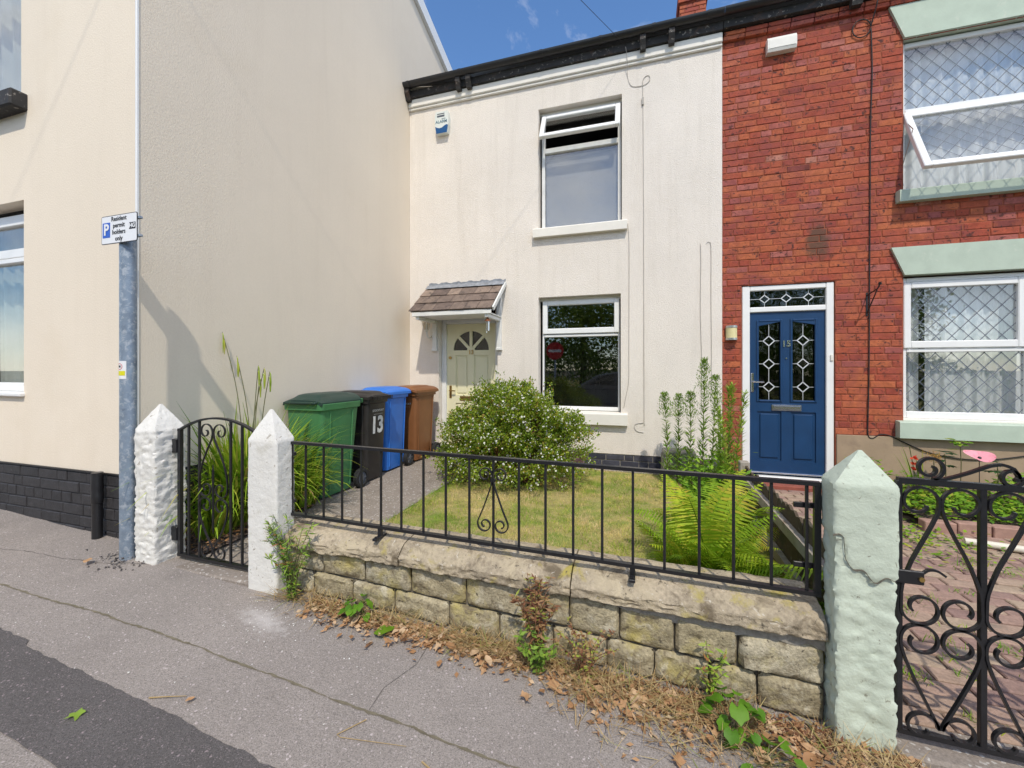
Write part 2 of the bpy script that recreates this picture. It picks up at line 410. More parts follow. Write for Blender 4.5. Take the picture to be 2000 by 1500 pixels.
M['reddish'] = leaf_mat('red_brown_weed', [(0, (0.12, 0.045, 0.025)), (0.45, (0.24, 0.105, 0.05)), (0.75, (0.38, 0.24, 0.11)), (1, (0.30, 0.36, 0.05))], 0.2, 0.7)
M['lawn'] = leaf_mat('lawn_grass', [(0, (0.19, 0.32, 0.02)), (0.3, (0.40, 0.48, 0.05)), (0.55, (0.64, 0.53, 0.15)), (1, (0.78, 0.60, 0.31))], 0.25, 0.7)
M['stem'] = mat('green_brown_stem', (0.13, 0.13, 0.05), 0.7, 0.2, 20)
M['stem_red'] = mat('red_brown_stem', (0.20, 0.09, 0.05), 0.7, 0.2, 20)
M['red_flower'] = leaf_mat('red_petal', [(0, (0.50, 0.03, 0.015)), (1, (0.68, 0.10, 0.03))])
M['orange_dry'] = leaf_mat('dried_orange_flower', [(0, (0.42, 0.22, 0.05)), (1, (0.55, 0.34, 0.10))])
M['pink_metal'] = mat('pink_painted_metal', (0.78, 0.33, 0.38), 0.4, 0.1, 18, blotch=[((0.72, 0.16, 0.22), 22, 0.55, 0.7)])
M['bark'] = mat('bark', (0.11, 0.085, 0.06), 0.95, 0.3, 9, 0.8, 30)
M['stone_trough'] = mat('grey_trough_stone', (0.24, 0.22, 0.19), 0.95, 0.15, 7, 0.5, 50)
M['car_paint'] = mat('silver_grey_car_paint', (0.16, 0.17, 0.18), 0.25, 0.05, 3, spec=0.6, coat=0.6)
M['copper'] = mat('copper_chime', (0.32, 0.13, 0.07), 0.4, 0.1, 20, metal=0.8)
M['redstep'] = mat('red_quarry_step', (0.26, 0.075, 0.05), 0.8, 0.15, 14, 0.3, 60)

# ------------------------------------------------------------------ building helpers
def tag(o, label=None, cat=None, group=None, kind=None):
    if label: o['label'] = label
    if cat: o['category'] = cat
    if group: o['group'] = group
    if kind: o['kind'] = kind
    return o

def thing(name, label, cat, loc=(0, 0, 0), rz=0.0, group=None):
    o = bpy.data.objects.new(name, None)
    o.empty_display_size = 0.1
    col.objects.link(o)
    o.location = loc
    o.rotation_euler = (0, 0, rz)
    return tag(o, label, cat, group)

def root_loc(o):
    v = Vector((0, 0, 0))
    while o is not None:
        v += o.location
        o = o.parent
    return v

def link_mesh(name, me, material, parent=None, loc=None):
    o = bpy.data.objects.new(name, me)
    if material is not None and not me.materials:
        me.materials.append(M[material] if isinstance(material, str) else material)
    if parent is not None:
        o.parent = parent
    if loc is not None:
        o.location = loc
    col.objects.link(o)
    return o

def mesh_from_np(name, v, quads=None, tris=None, tint=None, smooth=False):
    me = bpy.data.meshes.new(name)
    v = np.asarray(v, dtype=np.float32)
    nq = 0 if quads is None else len(quads)
    nt_ = 0 if tris is None else len(tris)
    me.vertices.add(len(v))
    me.vertices.foreach_set('co', v.ravel())
    idx, starts, tot = [], [], []
    s = 0
    if nq:
        idx.append(np.asarray(quads, dtype=np.int32).ravel())
        starts.append(np.arange(nq, dtype=np.int32) * 4)
        tot.append(np.full(nq, 4, dtype=np.int32))
        s = nq * 4
    if nt_:
        idx.append(np.asarray(tris, dtype=np.int32).ravel())
        starts.append(s + np.arange(nt_, dtype=np.int32) * 3)
        tot.append(np.full(nt_, 3, dtype=np.int32))
    idx, starts, tot = np.concatenate(idx), np.concatenate(starts), np.concatenate(tot)
    me.loops.add(len(idx))
    me.loops.foreach_set('vertex_index', idx)
    me.polygons.add(len(starts))
    me.polygons.foreach_set('loop_start', starts)
    me.polygons.foreach_set('loop_total', tot)
    if smooth:
        me.polygons.foreach_set('use_smooth', np.ones(len(starts), dtype=bool))
    if tint is not None:
        a = me.attributes.new('tint', 'FLOAT', 'POINT')
        a.data.foreach_set('value', np.asarray(tint, dtype=np.float32))
    me.update(calc_edges=True)
    me.validate()
    return me

class MB:
    """collects shapes, then links them as ONE mesh object"""
    def __init__(self, tint=0.5):
        self.v, self.f, self.t, self.ct = [], [], [], tint
    def add(self, vs, fs):
        o = len(self.v)
        self.v += [tuple(p) for p in vs]
        self.f += [tuple(i + o for i in f) for f in fs]
        self.t += [self.ct] * len(vs)
        return self
    def box(self, x0, x1, y0, y1, z0, z1, ch=0.0):
        if ch <= 0:
            vs = [(x0, y0, z0), (x1, y0, z0), (x1, y1, z0), (x0, y1, z0), (x0, y0, z1), (x1, y0, z1), (x1, y1, z1), (x0, y1, z1)]
            fs = [(0, 3, 2, 1), (4, 5, 6, 7), (0, 1, 5, 4), (1, 2, 6, 5), (2, 3, 7, 6), (3, 0, 4, 7)]
            return self.add(vs, fs)
        c = min(ch, (x1 - x0) * .45, (y1 - y0) * .45, (z1 - z0) * .45)
        vs, fs = [], []
        X, Y, Z = (x0, x1), (y0, y1), (z0, z1)
        id_ = {}
        for i in (0, 1):
            for j in (0, 1):
                for k in (0, 1):
                    p = [X[i], Y[j], Z[k]]
                    sg = [1 - 2 * i, 1 - 2 * j, 1 - 2 * k]
                    for ax in range(3):
                        q = [p[a] + (0 if a == ax else sg[a] * c) for a in range(3)]
                        id_[(i, j, k, ax)] = len(vs)
                        vs.append(q)
        g = id_
        for s in (0, 1):
            a = [g[(s, 0, 0, 0)], g[(s, 1, 0, 0)], g[(s, 1, 1, 0)], g[(s, 0, 1, 0)]]
            fs.append(a if s else a[::-1])
            a = [g[(0, s, 0, 1)], g[(1, s, 0, 1)], g[(1, s, 1, 1)], g[(0, s, 1, 1)]]
            fs.append(a[::-1] if s else a)
            a = [g[(0, 0, s, 2)], g[(1, 0, s, 2)], g[(1, 1, s, 2)], g[(0, 1, s, 2)]]
            fs.append(a if s else a[::-1])
        for i in (0, 1):
            for j in (0, 1):
                fs.append((g[(i, j, 0, 0)], g[(i, j, 1, 0)], g[(i, j, 1, 1)], g[(i, j, 0, 1)]))
                fs.append((g[(i, 0, j, 0)], g[(i, 1, j, 0)], g[(i, 1, j, 2)], g[(i, 0, j, 2)]))
                fs.append((g[(0, i, j, 1)], g[(1, i, j, 1)], g[(1, i, j, 2)], g[(0, i, j, 2)]))
                for k in (0, 1):
                    fs.append((g[(i, j, k, 0)], g[(i, j, k, 1)], g[(i, j, k, 2)]))
        return self.add(vs, fs)
    def quad(self, a, b, c, d):
        return self.add([a, b, c, d], [(0, 1, 2, 3)])
    def tube(self, pts, r, n=8, cap=True, flat=None):
        pts = [Vector(p) for p in pts]
        rs = r if isinstance(r, (list, tuple)) else [r] * len(pts)
        vs, fs = [], []
        up = None
        for i, p in enumerate(pts):
            a = pts[max(i - 1, 0)]
            b = pts[min(i + 1, len(pts) - 1)]
            d = (b - a)
            if d.length < 1e-9:
                d = Vector((0, 0, 1))
            d.normalize()
            if up is None:
                up = Vector((0, 0, 1)) if abs(d.z) < 0.9 else Vector((0, 1, 0))
            s = d.cross(up)
            if s.length < 1e-6:
                s = d.orthogonal()
            s.normalize()
            up = s.cross(d).normalized()
            for k in range(n):
                an = 2 * math.pi * (k + .5) / n
                f2 = flat if flat else 1.0
                vs.append(p + s * math.cos(an) * rs[i] + up * math.sin(an) * rs[i] * f2)
        for i in range(len(pts) - 1):
            for k in range(n):
                k2 = (k + 1) % n
                fs.append((i * n + k, i * n + k2, (i + 1) * n + k2, (i + 1) * n + k))
        if cap:
            fs.append(tuple(range(n))[::-1])
            fs.append(tuple((len(pts) - 1) * n + k for k in range(n)))
        return self.add(vs, fs)
    def bar(self, pts, w, t):
        """flat iron bar swept in a plane y = const: w across (y), t thick in the plane"""
        pts = [Vector(p) for p in pts]
        vs, fs = [], []
        for i, p in enumerate(pts):
            d = (pts[min(i + 1, len(pts) - 1)] - pts[max(i - 1, 0)])
            d.y = 0
            d.normalize()
            s = Vector((-d.z, 0, d.x))
            for a, b in ((1, 1), (1, -1), (-1, -1), (-1, 1)):
                vs.append(p + s * (a * t / 2) + Vector((0, b * w / 2, 0)))
        for i in range(len(pts) - 1):
            for k in range(4):
                k2 = (k + 1) % 4
                fs.append((i * 4 + k, i * 4 + k2, (i + 1) * 4 + k2, (i + 1) * 4 + k))
        fs.append((0, 1, 2, 3)[::-1])
        n = (len(pts) - 1) * 4
        fs.append((n, n + 1, n + 2, n + 3))
        return self.add(vs, fs)
    def prism(self, poly, y0, y1):
        """outline [(x, z)] anticlockwise seen from -y, extruded from y0 (front) to y1"""
        n = len(poly)
        vs = [(x, y0, z) for x, z in poly] + [(x, y1, z) for x, z in poly]
        fs = [tuple(range(n)), tuple(range(2 * n - 1, n - 1, -1))]
        for i in range(n):
            j = (i + 1) % n
            fs.append((i, i + n, j + n, j))
        return self.add(vs, fs)
    def prism_x(self, poly, x0, x1):
        n = len(poly)
        vs = [(x0, y, z) for y, z in poly] + [(x1, y, z) for y, z in poly]
        fs = [tuple(range(n))[::-1], tuple(range(n, 2 * n))]
        for i in range(n):
            j = (i + 1) % n
            fs.append((i, j, j + n, i + n))
        return self.add(vs, fs)
    def disc(self, c, r, axis='y', n=16, depth=0.01):
        c = Vector(c)
        vs = []
        for s in (-.5, .5):
            for k in range(n):
                a = 2 * math.pi * k / n
                u, w = math.cos(a) * r, math.sin(a) * r
                vs.append(c + (Vector((u, s * depth, w)) if axis == 'y' else Vector((s * depth, u, w)) if axis == 'x' else Vector((u, w, s * depth))))
        fs = [tuple(range(n)), tuple(range(2 * n - 1, n - 1, -1))]
        for k in range(n):
            k2 = (k + 1) % n
            fs.append((k, k + n, k2 + n, k2))
        return self.add(vs, fs)
    def grid(self, fn, nu, nv):
        vs = [fn(i / nu, j / nv) for j in range(nv + 1) for i in range(nu + 1)]
        fs = [(j * (nu + 1) + i, j * (nu + 1) + i + 1, (j + 1) * (nu + 1) + i + 1, (j + 1) * (nu + 1) + i) for j in range(nv) for i in range(nu)]
        return self.add(vs, fs)
    def mesh(self, name, off=(0, 0, 0), smooth=False):
        me = bpy.data.meshes.new(name)
        ox, oy, oz = off
        me.from_pydata([(x - ox, y - oy, z - oz) for x, y, z in self.v], [], self.f)
        a = me.attributes.new('tint', 'FLOAT', 'POINT')
        a.data.foreach_set('value', np.asarray(self.t, dtype=np.float32))
        if smooth:
            me.polygons.foreach_set('use_smooth', np.ones(len(me.polygons), dtype=bool))
        me.update()
        return me
    def build(self, name, material, parent=None, smooth=False, local=False, auto=None):
        off = (0, 0, 0) if (parent is None or local) else root_loc(parent)
        me = self.mesh(name, off, smooth)
        if auto:
            me.set_sharp_from_angle(angle=R(auto))
        return link_mesh(name, me, material, parent)

def box(name, material, parent, x0, x1, y0, y1, z0, z1, ch=0.0):
    return MB().box(x0, x1, y0, y1, z0, z1, ch).build(name, material, parent)

def struct(o):
    o['kind'] = 'structure'
    return o

def text_mesh(s, size, extrude=0.001, align='CENTER', bold=0.0, shear=0.0):
    cu = bpy.data.curves.new('lettering', 'FONT')
    cu.body = s
    cu.size = size
    cu.extrude = extrude
    cu.align_x = align
    cu.align_y = 'CENTER'
    cu.offset = bold
    cu.shear = shear
    cu.resolution_u = 3
    o = bpy.data.objects.new('lettering', cu)
    col.objects.link(o)
    dg = bpy.context.evaluated_depsgraph_get()
    me = bpy.data.meshes.new_from_object(o.evaluated_get(dg))
    bpy.data.objects.remove(o)
    bpy.data.curves.remove(cu)
    me.materials.clear()
    return me

def text(name, s, size, pos, material, parent, rot=(R(90), 0, 0), bold=0.0, extrude=0.001, sx=1.0, local=False):
    me = text_mesh(s, size, extrude, bold=bold)
    o = link_mesh(name, me, material, parent)
    off = Vector((0, 0, 0)) if local else root_loc(parent)
    o.location = Vector(pos) - off
    o.rotation_euler = rot
    o.scale = (sx, 1, 1)
    return o

def copy_tree(o, parent=None):
    c = o.copy()
    col.objects.link(c)
    c.parent = parent
    for ch in o.children:
        copy_tree(ch, c)
    return c

def fbm(p, s, o=4):
    return mnoise.fractal(Vector(p) * s, 1.0, 2.0, o)

# ---- foliage helpers (vectorised)
def unit(a):
    return a / np.maximum(np.linalg.norm(a, axis=-1, keepdims=True), 1e-9)

def leaves_mesh(name, base, d, nrm, length, width, tint, fold=0.0):
    """one pointed leaf (base, two sides, tip) per row; tint per leaf"""
    d = unit(d)
    s = unit(np.cross(d, nrm))
    n2 = np.cross(s, d)
    L, W = length[:, None], width[:, None]
    a = base
    b = base + d * L * 0.45 + s * W * 0.5 + n2 * W * fold
    c = base + d * L
    e = base + d * L * 0.45 - s * W * 0.5 + n2 * W * fold
    v = np.stack([a, b, c, e], 1).reshape(-1, 3)
    q = np.arange(len(v)).reshape(-1, 4)
    return mesh_from_np(name, v, quads=q, tint=np.repeat(tint, 4))

def blades_mesh(name, base, az, length, width, lean, droop, tint, seg=4):
    """strap leaves that rise with 'lean' from upright and arch over by 'droop' radians"""
    n = len(base)
    h = np.stack([np.cos(az), np.sin(az), np.zeros(n)], 1)
    side = np.stack([-np.sin(az), np.cos(az), np.zeros(n)], 1)
    up = np.array([0, 0, 1.0])
    p = base.copy()
    rows = []
    for k in range(seg + 1):
        f = k / seg
        w = width * (1 - f ** 1.8) * (0.65 + 0.35 * min(1, f * 4))
        if k == seg:
            w = width * 0.04
        rows.append(p - side * (w / 2)[:, None])
        rows.append(p + side * (w / 2)[:, None])
        ang = lean + droop * ((f + 0.5 / seg) ** 1.3)
        step = (length / seg)[:, None]
        p = p + (h * np.sin(ang)[:, None] + up * np.cos(ang)[:, None]) * step
    v = np.stack(rows, 1).reshape(-1, 3)
    m = 2 * (seg + 1)
    o = (np.arange(n) * m)[:, None, None]
    q = np.array([[2 * k, 2 * k + 1, 2 * k + 3, 2 * k + 2] for k in range(seg)])[None]
    return mesh_from_np(name, v, quads=(o + q).reshape(-1, 4), tint=np.repeat(tint, m))

def foliage_obj(name, me, material, parent=None, stuff=False, loc=None):
    o = link_mesh(name, me, material, parent, loc)
    if stuff:
        o['kind'] = 'stuff'
    return o

# ------------------------------------------------------------------ levels of the place
FY = 5.60            # front face of the white house
BY = 5.612           # front face of the brickwork
LY = 2.00            # front face of the cream house
LX = -3.385          # its side wall
def pave_z(x, y=1.9):
    return -0.075 - 0.046 * x - 0.02 * (1.9 - y)
def garden_z(x, y):
    return -0.02 + 0.012 * (y - 3.5) - 0.012 * x

def wall_cells(x0, x1, z0, z1, y, holes, depth, mb=None):
    """front face at y with rectangular holes and reveals running back by depth"""
    mb = mb or MB()
    xs = sorted({x0, x1, *[h[0] for h in holes], *[h[1] for h in holes]})
    zs = sorted({z0, z1, *[h[2] for h in holes], *[h[3] for h in holes]})
    xs = [x for x in xs if x0 <= x <= x1]
    zs = [z for z in zs if z0 <= z <= z1]
    for a, b in zip(xs, xs[1:]):
        for c, d in zip(zs, zs[1:]):
            mx, mz = (a + b) / 2, (c + d) / 2
            if any(h[0] < mx < h[1] and h[2] < mz < h[3] for h in holes):
                continue
            mb.quad((a, y, c), (b, y, c), (b, y, d), (a, y, d))
    for a, b, c, d in holes:
        yb = y + depth
        mb.quad((a, y, c), (a, y, d), (a, yb, d), (a, yb, c))
        mb.quad((b, y, c), (b, yb, c), (b, yb, d), (b, y, d))
        mb.quad((a, y, d), (b, y, d), (b, yb, d), (a, yb, d))
        mb.quad((a, y, c), (a, yb, c), (b, yb, c), (b, y, c))
    return mb

def frame_rect(mb, x0, x1, z0, z1, y0, y1, wl_, wr, wb, wt, ch=0.006):
    """four frame bars mitred as butt joints"""
    mb.box(x0, x0 + wl_, y0, y1, z0, z1, ch)
    mb.box(x1 - wr, x1, y0, y1, z0, z1, ch)
    mb.box(x0 + wl_, x1 - wr, y0 + .001, y1, z0, z0 + wb, ch)
    mb.box(x0 + wl_, x1 - wr, y0 + .001, y1, z1 - wt, z1, ch)
    return mb

def pane(parent, x0, x1, z0, z1, y, m='glass', name='pane'):
    return MB().box(x0, x1, y, y + 0.006, z0, z1).build(name, m, parent)

def lattice(mb, x0, x1, z0, z1, y, pitch, w=0.007, ratio=1.15):
    """diagonal lead strips clipped to the pane"""
    H = z1 - z0
    def clip(px, pz, qx, qz):
        t0, t1 = 0.0, 1.0
        dx, dz = qx - px, qz - pz
        for p_, q_ in ((-dx, px - x0), (dx, x1 - px), (-dz, pz - z0), (dz, z1 - pz)):
            if abs(p_) < 1e-9:
                if q_ < 0: return None
            else:
                r_ = q_ / p_
                if p_ < 0: t0 = max(t0, r_)
                else: t1 = min(t1, r_)
        if t1 - t0 < 1e-3: return None
        return (px + dx * t0, pz + dz * t0, px + dx * t1, pz + dz * t1)
    dxr = H / ratio
    n = int((x1 - x0 + dxr) / pitch) + 2
    for s in (1, -1):
        for k in range(-1, n):
            xa = x0 - dxr + k * pitch + (0 if s > 0 else dxr)
            c = clip(xa, z0, xa + s * dxr, z1)
            if c:
                d = Vector((c[2] - c[0], 0, c[3] - c[1])).normalized()
                nn = Vector((-d.z, 0, d.x)) * (w / 2)
                yy = y if s > 0 else y - 0.001
                a, b = Vector((c[0], yy, c[1])), Vector((c[2], yy, c[3]))
                mb.quad(a - nn, b - nn, b + nn, a + nn)
    return mb

def curtain(parent, x0, x1, z0, z1, y, folds, amp, material, name='curtain', seed=0):
    rr = random.Random(seed)
    ph = [rr.uniform(0, 6.28) for _ in range(4)]
    def fn(u, v):
        x = x0 + (x1 - x0) * u
        u = u + .055 * fbm((u * 4.0, seed, v * .35), 1.0, 3)
        a = amp * (.6 + .9 * abs(fbm((u * 3.1, seed + 9, v * .5), 1.0, 2))) * (math.sin(u * folds * 6.283 + ph[0]) + 0.5 * math.sin(u * folds * 2.3 * 6.283 + ph[1] + v) + 0.3 * math.sin(v * 2 + ph[2]))
        return (x, y + a, z0 + (z1 - z0) * v)
    return MB().grid(fn, int(folds * 14), 4).build(name, material, parent, smooth=True)

# ================================================================== SETTING
struct(MB().quad((-1500, -1500, -2.2), (1500, -1500, -2.2), (1500, 1500, -2.2), (-1500, 1500, -2.2)).build('ground', 'ground'))

def pave_grid(name, material, x0, x1, y0, y1, dz=0.0, nx=60, ny=20):
    def fn(u, v):
        x, y = x0 + (x1 - x0) * u, y0 + (y1 - y0) * v
        return (x, y, pave_z(x, y) + dz + 0.006 * fbm((x, y, 0), 0.9, 3))
    return struct(MB().grid(fn, nx, ny).build(name, material, smooth=True))
pave_grid('pavement', 'tarmac', -12, 10, -1.0, 2.02, 0.0, 160, 26)
# kerb and road behind the viewer
kb = MB()
for i in range(22):
    x = -12 + i
    kb.add([(x + .005, -1.13, pave_z(x, -1) - .3), (x + .995, -1.13, pave_z(x + 1, -1) - .3), (x + .995, -1.002, pave_z(x + 1, -1) - .3), (x + .005, -1.002, pave_z(x, -1) - .3),
            (x + .005, -1.13, pave_z(x, -1)), (x + .995, -1.13, pave_z(x + 1, -1)), (x + .995, -1.002, pave_z(x + 1, -1) + .003), (x + .005, -1.002, pave_z(x, -1) + .003)],
           [(0, 3, 2, 1), (4, 5, 6, 7), (0, 1, 5, 4), (1, 2, 6, 5), (2, 3, 7, 6), (3, 0, 4, 7)])
struct(kb.build('kerb', 'kerb'))
def road_z(x):
    return pave_z(x, -1) - 0.11
struct(MB().grid(lambda u, v: (-25 + 45 * u, -9 + 7.9 * v, road_z(-25 + 45 * u)), 45, 4).build('road', 'road'))
struct(MB().grid(lambda u, v: (-25 + 45 * u, -30 + 21 * v, road_z(-25 + 45 * u) + 0.12), 45, 6).build('verge', 'turf'))

# ragged dark trench patch laid along the footway, moss seam and cracks
def strip(name, material, pts, width, dz=0.004, jitter=0.3, kind=True):
    mb = MB()
    vs = []
    n = len(pts)
    for i, (x, y) in enumerate(pts):
        a, b = pts[max(i - 1, 0)], pts[min(i + 1, n - 1)]
        d = Vector((b[0] - a[0], b[1] - a[1], 0)).normalized()
        s = Vector((-d.y, d.x, 0))
        w0 = width * (1 + jitter * (random.random() * 2 - 1)) / 2
        w1 = width * (1 + jitter * (random.random() * 2 - 1)) / 2
        for w in (-w0, w1):
            p = Vector((x, y, 0)) + s * w
            vs.append((p.x, p.y, pave_z(p.x, p.y) + dz + 0.006 * fbm((p.x, p.y, 0), 0.9, 3)))
    mb.add(vs, [(2 * i, 2 * i + 2, 2 * i + 3, 2 * i + 1) for i in range(n - 1)])
    return struct(mb.build(name, material))

def line_pts(ctrl, step=0.03, amp=0.01, seed=0, fs=3.0):
    out = []
    for (a, b) in zip(ctrl, ctrl[1:]):
        L = math.hypot(b[0] - a[0], b[1] - a[1])
        n = max(2, int(L / step))
        for i in range(n):
            f = i / n
            x, y = a[0] + (b[0] - a[0]) * f, a[1] + (b[1] - a[1]) * f
            out.append((x, y + amp * fbm((x, y, seed), fs, 3) + 0.3 * amp * fbm((x, y, seed), 20, 2)))
    return out

vs, fs = [], []
up = line_pts([(-8, 1.33), (-4.2, 1.215), (-2.72, 1.172), (-2.69, 1.148), (-1.8, 1.124), (-1.2, 1.092), (0, 1.03), (1.5, 0.96), (4, 0.85)], 0.012, 0.009, 5, 11)
for i, (x, y) in enumerate(up):
    ylo = 0.868 - 0.03 * (x + 2.2) + 0.012 * fbm((x, 3.3, 1), 3, 3)
    for k in range(5):
        yy = y + (ylo - y) * k / 4
        vs.append((x, yy, pave_z(x, yy) + 0.0042 + 0.006 * fbm((x, yy, 0), 0.9, 3)))
n = len(up)
for i in range(n - 1):
    for k in range(4):
        fs.append((i * 5 + k, i * 5 + k + 1, (i + 1) * 5 + k + 1, (i + 1) * 5 + k))
mb = MB(); mb.add(vs, [f[::-1] for f in fs])
struct(mb.build('tarmac_patch', 'tarmac_dark', smooth=True))
strip('moss_seam', 'moss', line_pts([(-6, 1.44), (-3.5, 1.39), (-2.46, 1.414), (-1.326, 1.393), (-0.42, 1.36), (1.2, 1.30)], 0.022, 0.010, 3), 0.0085, 0.003, 0.95)
strip('crack', 'crack', line_pts([(-1.02, 1.385), (-1.03, 1.50), (-0.97, 1.66), (-0.98, 1.80)], 0.02, 0.025, 8), 0.0028, 0.0035, 0.6)
strip('crack', 'crack', line_pts([(-4.3, 1.60), (-3.7, 1.68), (-3.2, 1.74), (-2.98, 1.83)], 0.02, 0.025, 9), 0.0028, 0.0035, 0.6)

# inside the gate and the front garden
struct(MB().grid(lambda u, v: ((lambda x, y: (x, y, garden_z(x, y) + 0.02 + 0.004 * fbm((x, y, 0), 2, 3)))(-3.45 + 1.39 * u, 1.98 + 3.66 * v)), 20, 40).build('garden_path', 'concrete', smooth=True))
struct(MB().grid(lambda u, v: ((lambda x, y: (x, y, garden_z(x, y) + 0.045 + 0.02 * fbm((x, y, 0), 5, 3)))(-3.42 + 0.56 * u, 2.02 + 1.1 * v)), 24, 40).build('soil_bed', 'soil', smooth=True))
struct(MB().grid(lambda u, v: ((lambda x, y: (x, y, garden_z(x, y) + 0.015 + 0.012 * fbm((x, y, 0), 3, 3)))(-2.075 + 3.0 * u, 2.10 + 3.52 * v)), 60, 70).build('lawn_ground', 'turf', smooth=True))
struct(MB().box(-2.0, 0.93, 5.36, 5.62, -0.25, 0.035, 0.01).build('concrete_strip', 'concrete'))

# ================================================================== bricks
def brick_variants(L, H, D, count, tints=None, ch=0.005, rough=0.0015):
    out = []
    for i in range(count):
        mb = MB(tints[i] if tints else random.random())
        j = lambda: random.uniform(-rough, rough)
        x0, x1, z0, z1 = -L / 2, L / 2, -H / 2, H / 2
        vs = [(x0, D, z0), (x1, D, z0), (x1, D, z1), (x0, D, z1)]
        vs += [(x0 + j(), ch, z0 + j()), (x1 + j(), ch, z0 + j()), (x1 + j(), ch, z1 + j()), (x0 + j(), ch, z1 + j())]
        vs += [(x0 + ch + j(), j(), z0 + ch + j()), (x1 - ch + j(), j(), z0 + ch + j()), (x1 - ch + j(), j(), z1 - ch + j()), (x0 + ch + j(), j(), z1 - ch + j())]
        fs = [(8, 9, 10, 11)]
        for k in range(4):
            k2 = (k + 1) % 4
            fs.append((4 + k, 4 + k2, 8 + k2, 8 + k))
            fs.append((k, k2, 4 + k2, 4 + k))
        mb.add(vs, fs)
        out.append(mb)
    return out

def brick_tint(r=random):
    q = r.random()
    if q < .55: return r.uniform(.25, .58)
    if q < .72: return r.uniform(.58, .70)
    if q < .90: return r.uniform(.74, .86)
    if q < .95: return r.uniform(.0, .2)
    return r.uniform(.88, 1)

def lay_bricks(x0, x1, z0, z1, holes, course, L, joint, seed, header_every=5):
    rr = random.Random(seed)
    out = []
    row = 0
    z = z0
    while z + course * 0.6 < z1:
        h = min(course, z1 - z) - joint
        free = [(x0, x1)]
        for a, b, c, d in holes:
            if c < z + h - 0.012 and d > z + 0.012:
                nf = []
                for p, q in free:
                    if b <= p or a >= q:
                        nf.append((p, q))
                    else:
                        if a - p > 0.02: nf.append((p, a))
                        if q - b > 0.02: nf.append((b, q))
                free = nf
        hdr = (row % header_every == header_every - 1)
        for p, q in free:
            step = L / 2 if hdr else L
            cur = p - step * ((0.5 if row % 2 else 0.0) + rr.uniform(.0, .45)) + rr.uniform(-.01, .01)
            while cur < q - 0.015:
                ln = step
                if not hdr and rr.random() < 0.12:
                    ln = L / 2
                a, b = max(cur, p), min(cur + ln, q)
                if b - a > 0.03:
                    out.append((a, b - joint, z, z + h))
                cur += ln
        z += course
        row += 1
    return out

def place_bricks(parent, bricks, y, material, course, L, joint, limit=300, depth=0.02, name='brick', key=None, tintfn=brick_tint, jit=0.0025):
    """the largest ones are objects that share mesh data, the rest one joined part"""
    rl = root_loc(parent)
    order = sorted(range(len(bricks)), key=key or (lambda i: 0))
    pick = set(order[:limit])
    lens = {}
    rest = MB()
    H = course - joint
    for i, (a, b, c, d) in enumerate(bricks):
        cx, cz, ln, hh = (a + b) / 2, (c + d) / 2, b - a, d - c
        yy = y + random.uniform(-jit, jit)
        if i in pick:
            k = (round(ln / 0.02), round(hh / 0.006))
            if k not in lens:
                lens[k] = [m.mesh(name) for m in brick_variants(k[0] * 0.02 - 0.001, k[1] * 0.006, depth, 10, [tintfn() for _ in range(10)])]
                for me in lens[k]:
                    me.materials.append(M[material])
            me = random.choice(lens[k])
            o = bpy.data.objects.new(name, me)
            o.parent = parent
            o.location = Vector((cx, yy, cz)) - rl
            o.scale = (ln / (k[0] * 0.02 - 0.001), 1, hh / (k[1] * 0.006))
            col.objects.link(o)
        else:
            t = brick_variants(ln, hh, depth, 1, [tintfn()])[0]
            rest.ct = t.ct
            rest.add([(x + cx, yv + yy, z + cz) for x, yv, z in t.v], t.f)
    if rest.v:
        o = rest.build(name + 'work', material, parent)
        o['kind'] = 'stuff'

# ================================================================== CREAM HOUSE (left)
ch = thing('cream_house', 'large cream rendered house with black brick plinth, end wall facing the garden', 'house', (-6.0, 4.0, 0.1))
wl_open = [(-5.95, -4.70, 1.10, 2.655), (-5.95, -4.735, 3.49, 5.2)]
mb = wall_cells(-10.5, LX, 0.543, 6.3, LY, wl_open, 0.13)
# end wall with gable, and the rest of the shell
ridge = (5.0, 7.42)
def verge_z(y):
    return ridge[1] - 0.35 * (y - ridge[0]) if y > ridge[0] else ridge[1] - 0.37 * (ridge[0] - y)
ge = [(LY, 0.543), (8.6, 0.543), (8.6, verge_z(8.6)), ridge, (LY, verge_z(LY))]
mb.add([(LX, y, z) for y, z in ge], [(0, 1, 2, 3, 4)])
mb.quad((-10.5, 8.6, 0), (-10.5, 8.6, 6.2), (LX, 8.6, 6.2), (LX, 8.6, 0))
mb.quad((-10.5, LY, 0), (-10.5, LY, 6.3), (-10.5, 8.6, 6.2), (-10.5, 8.6, 0))
mb.build('wall', 'render_cream', ch)
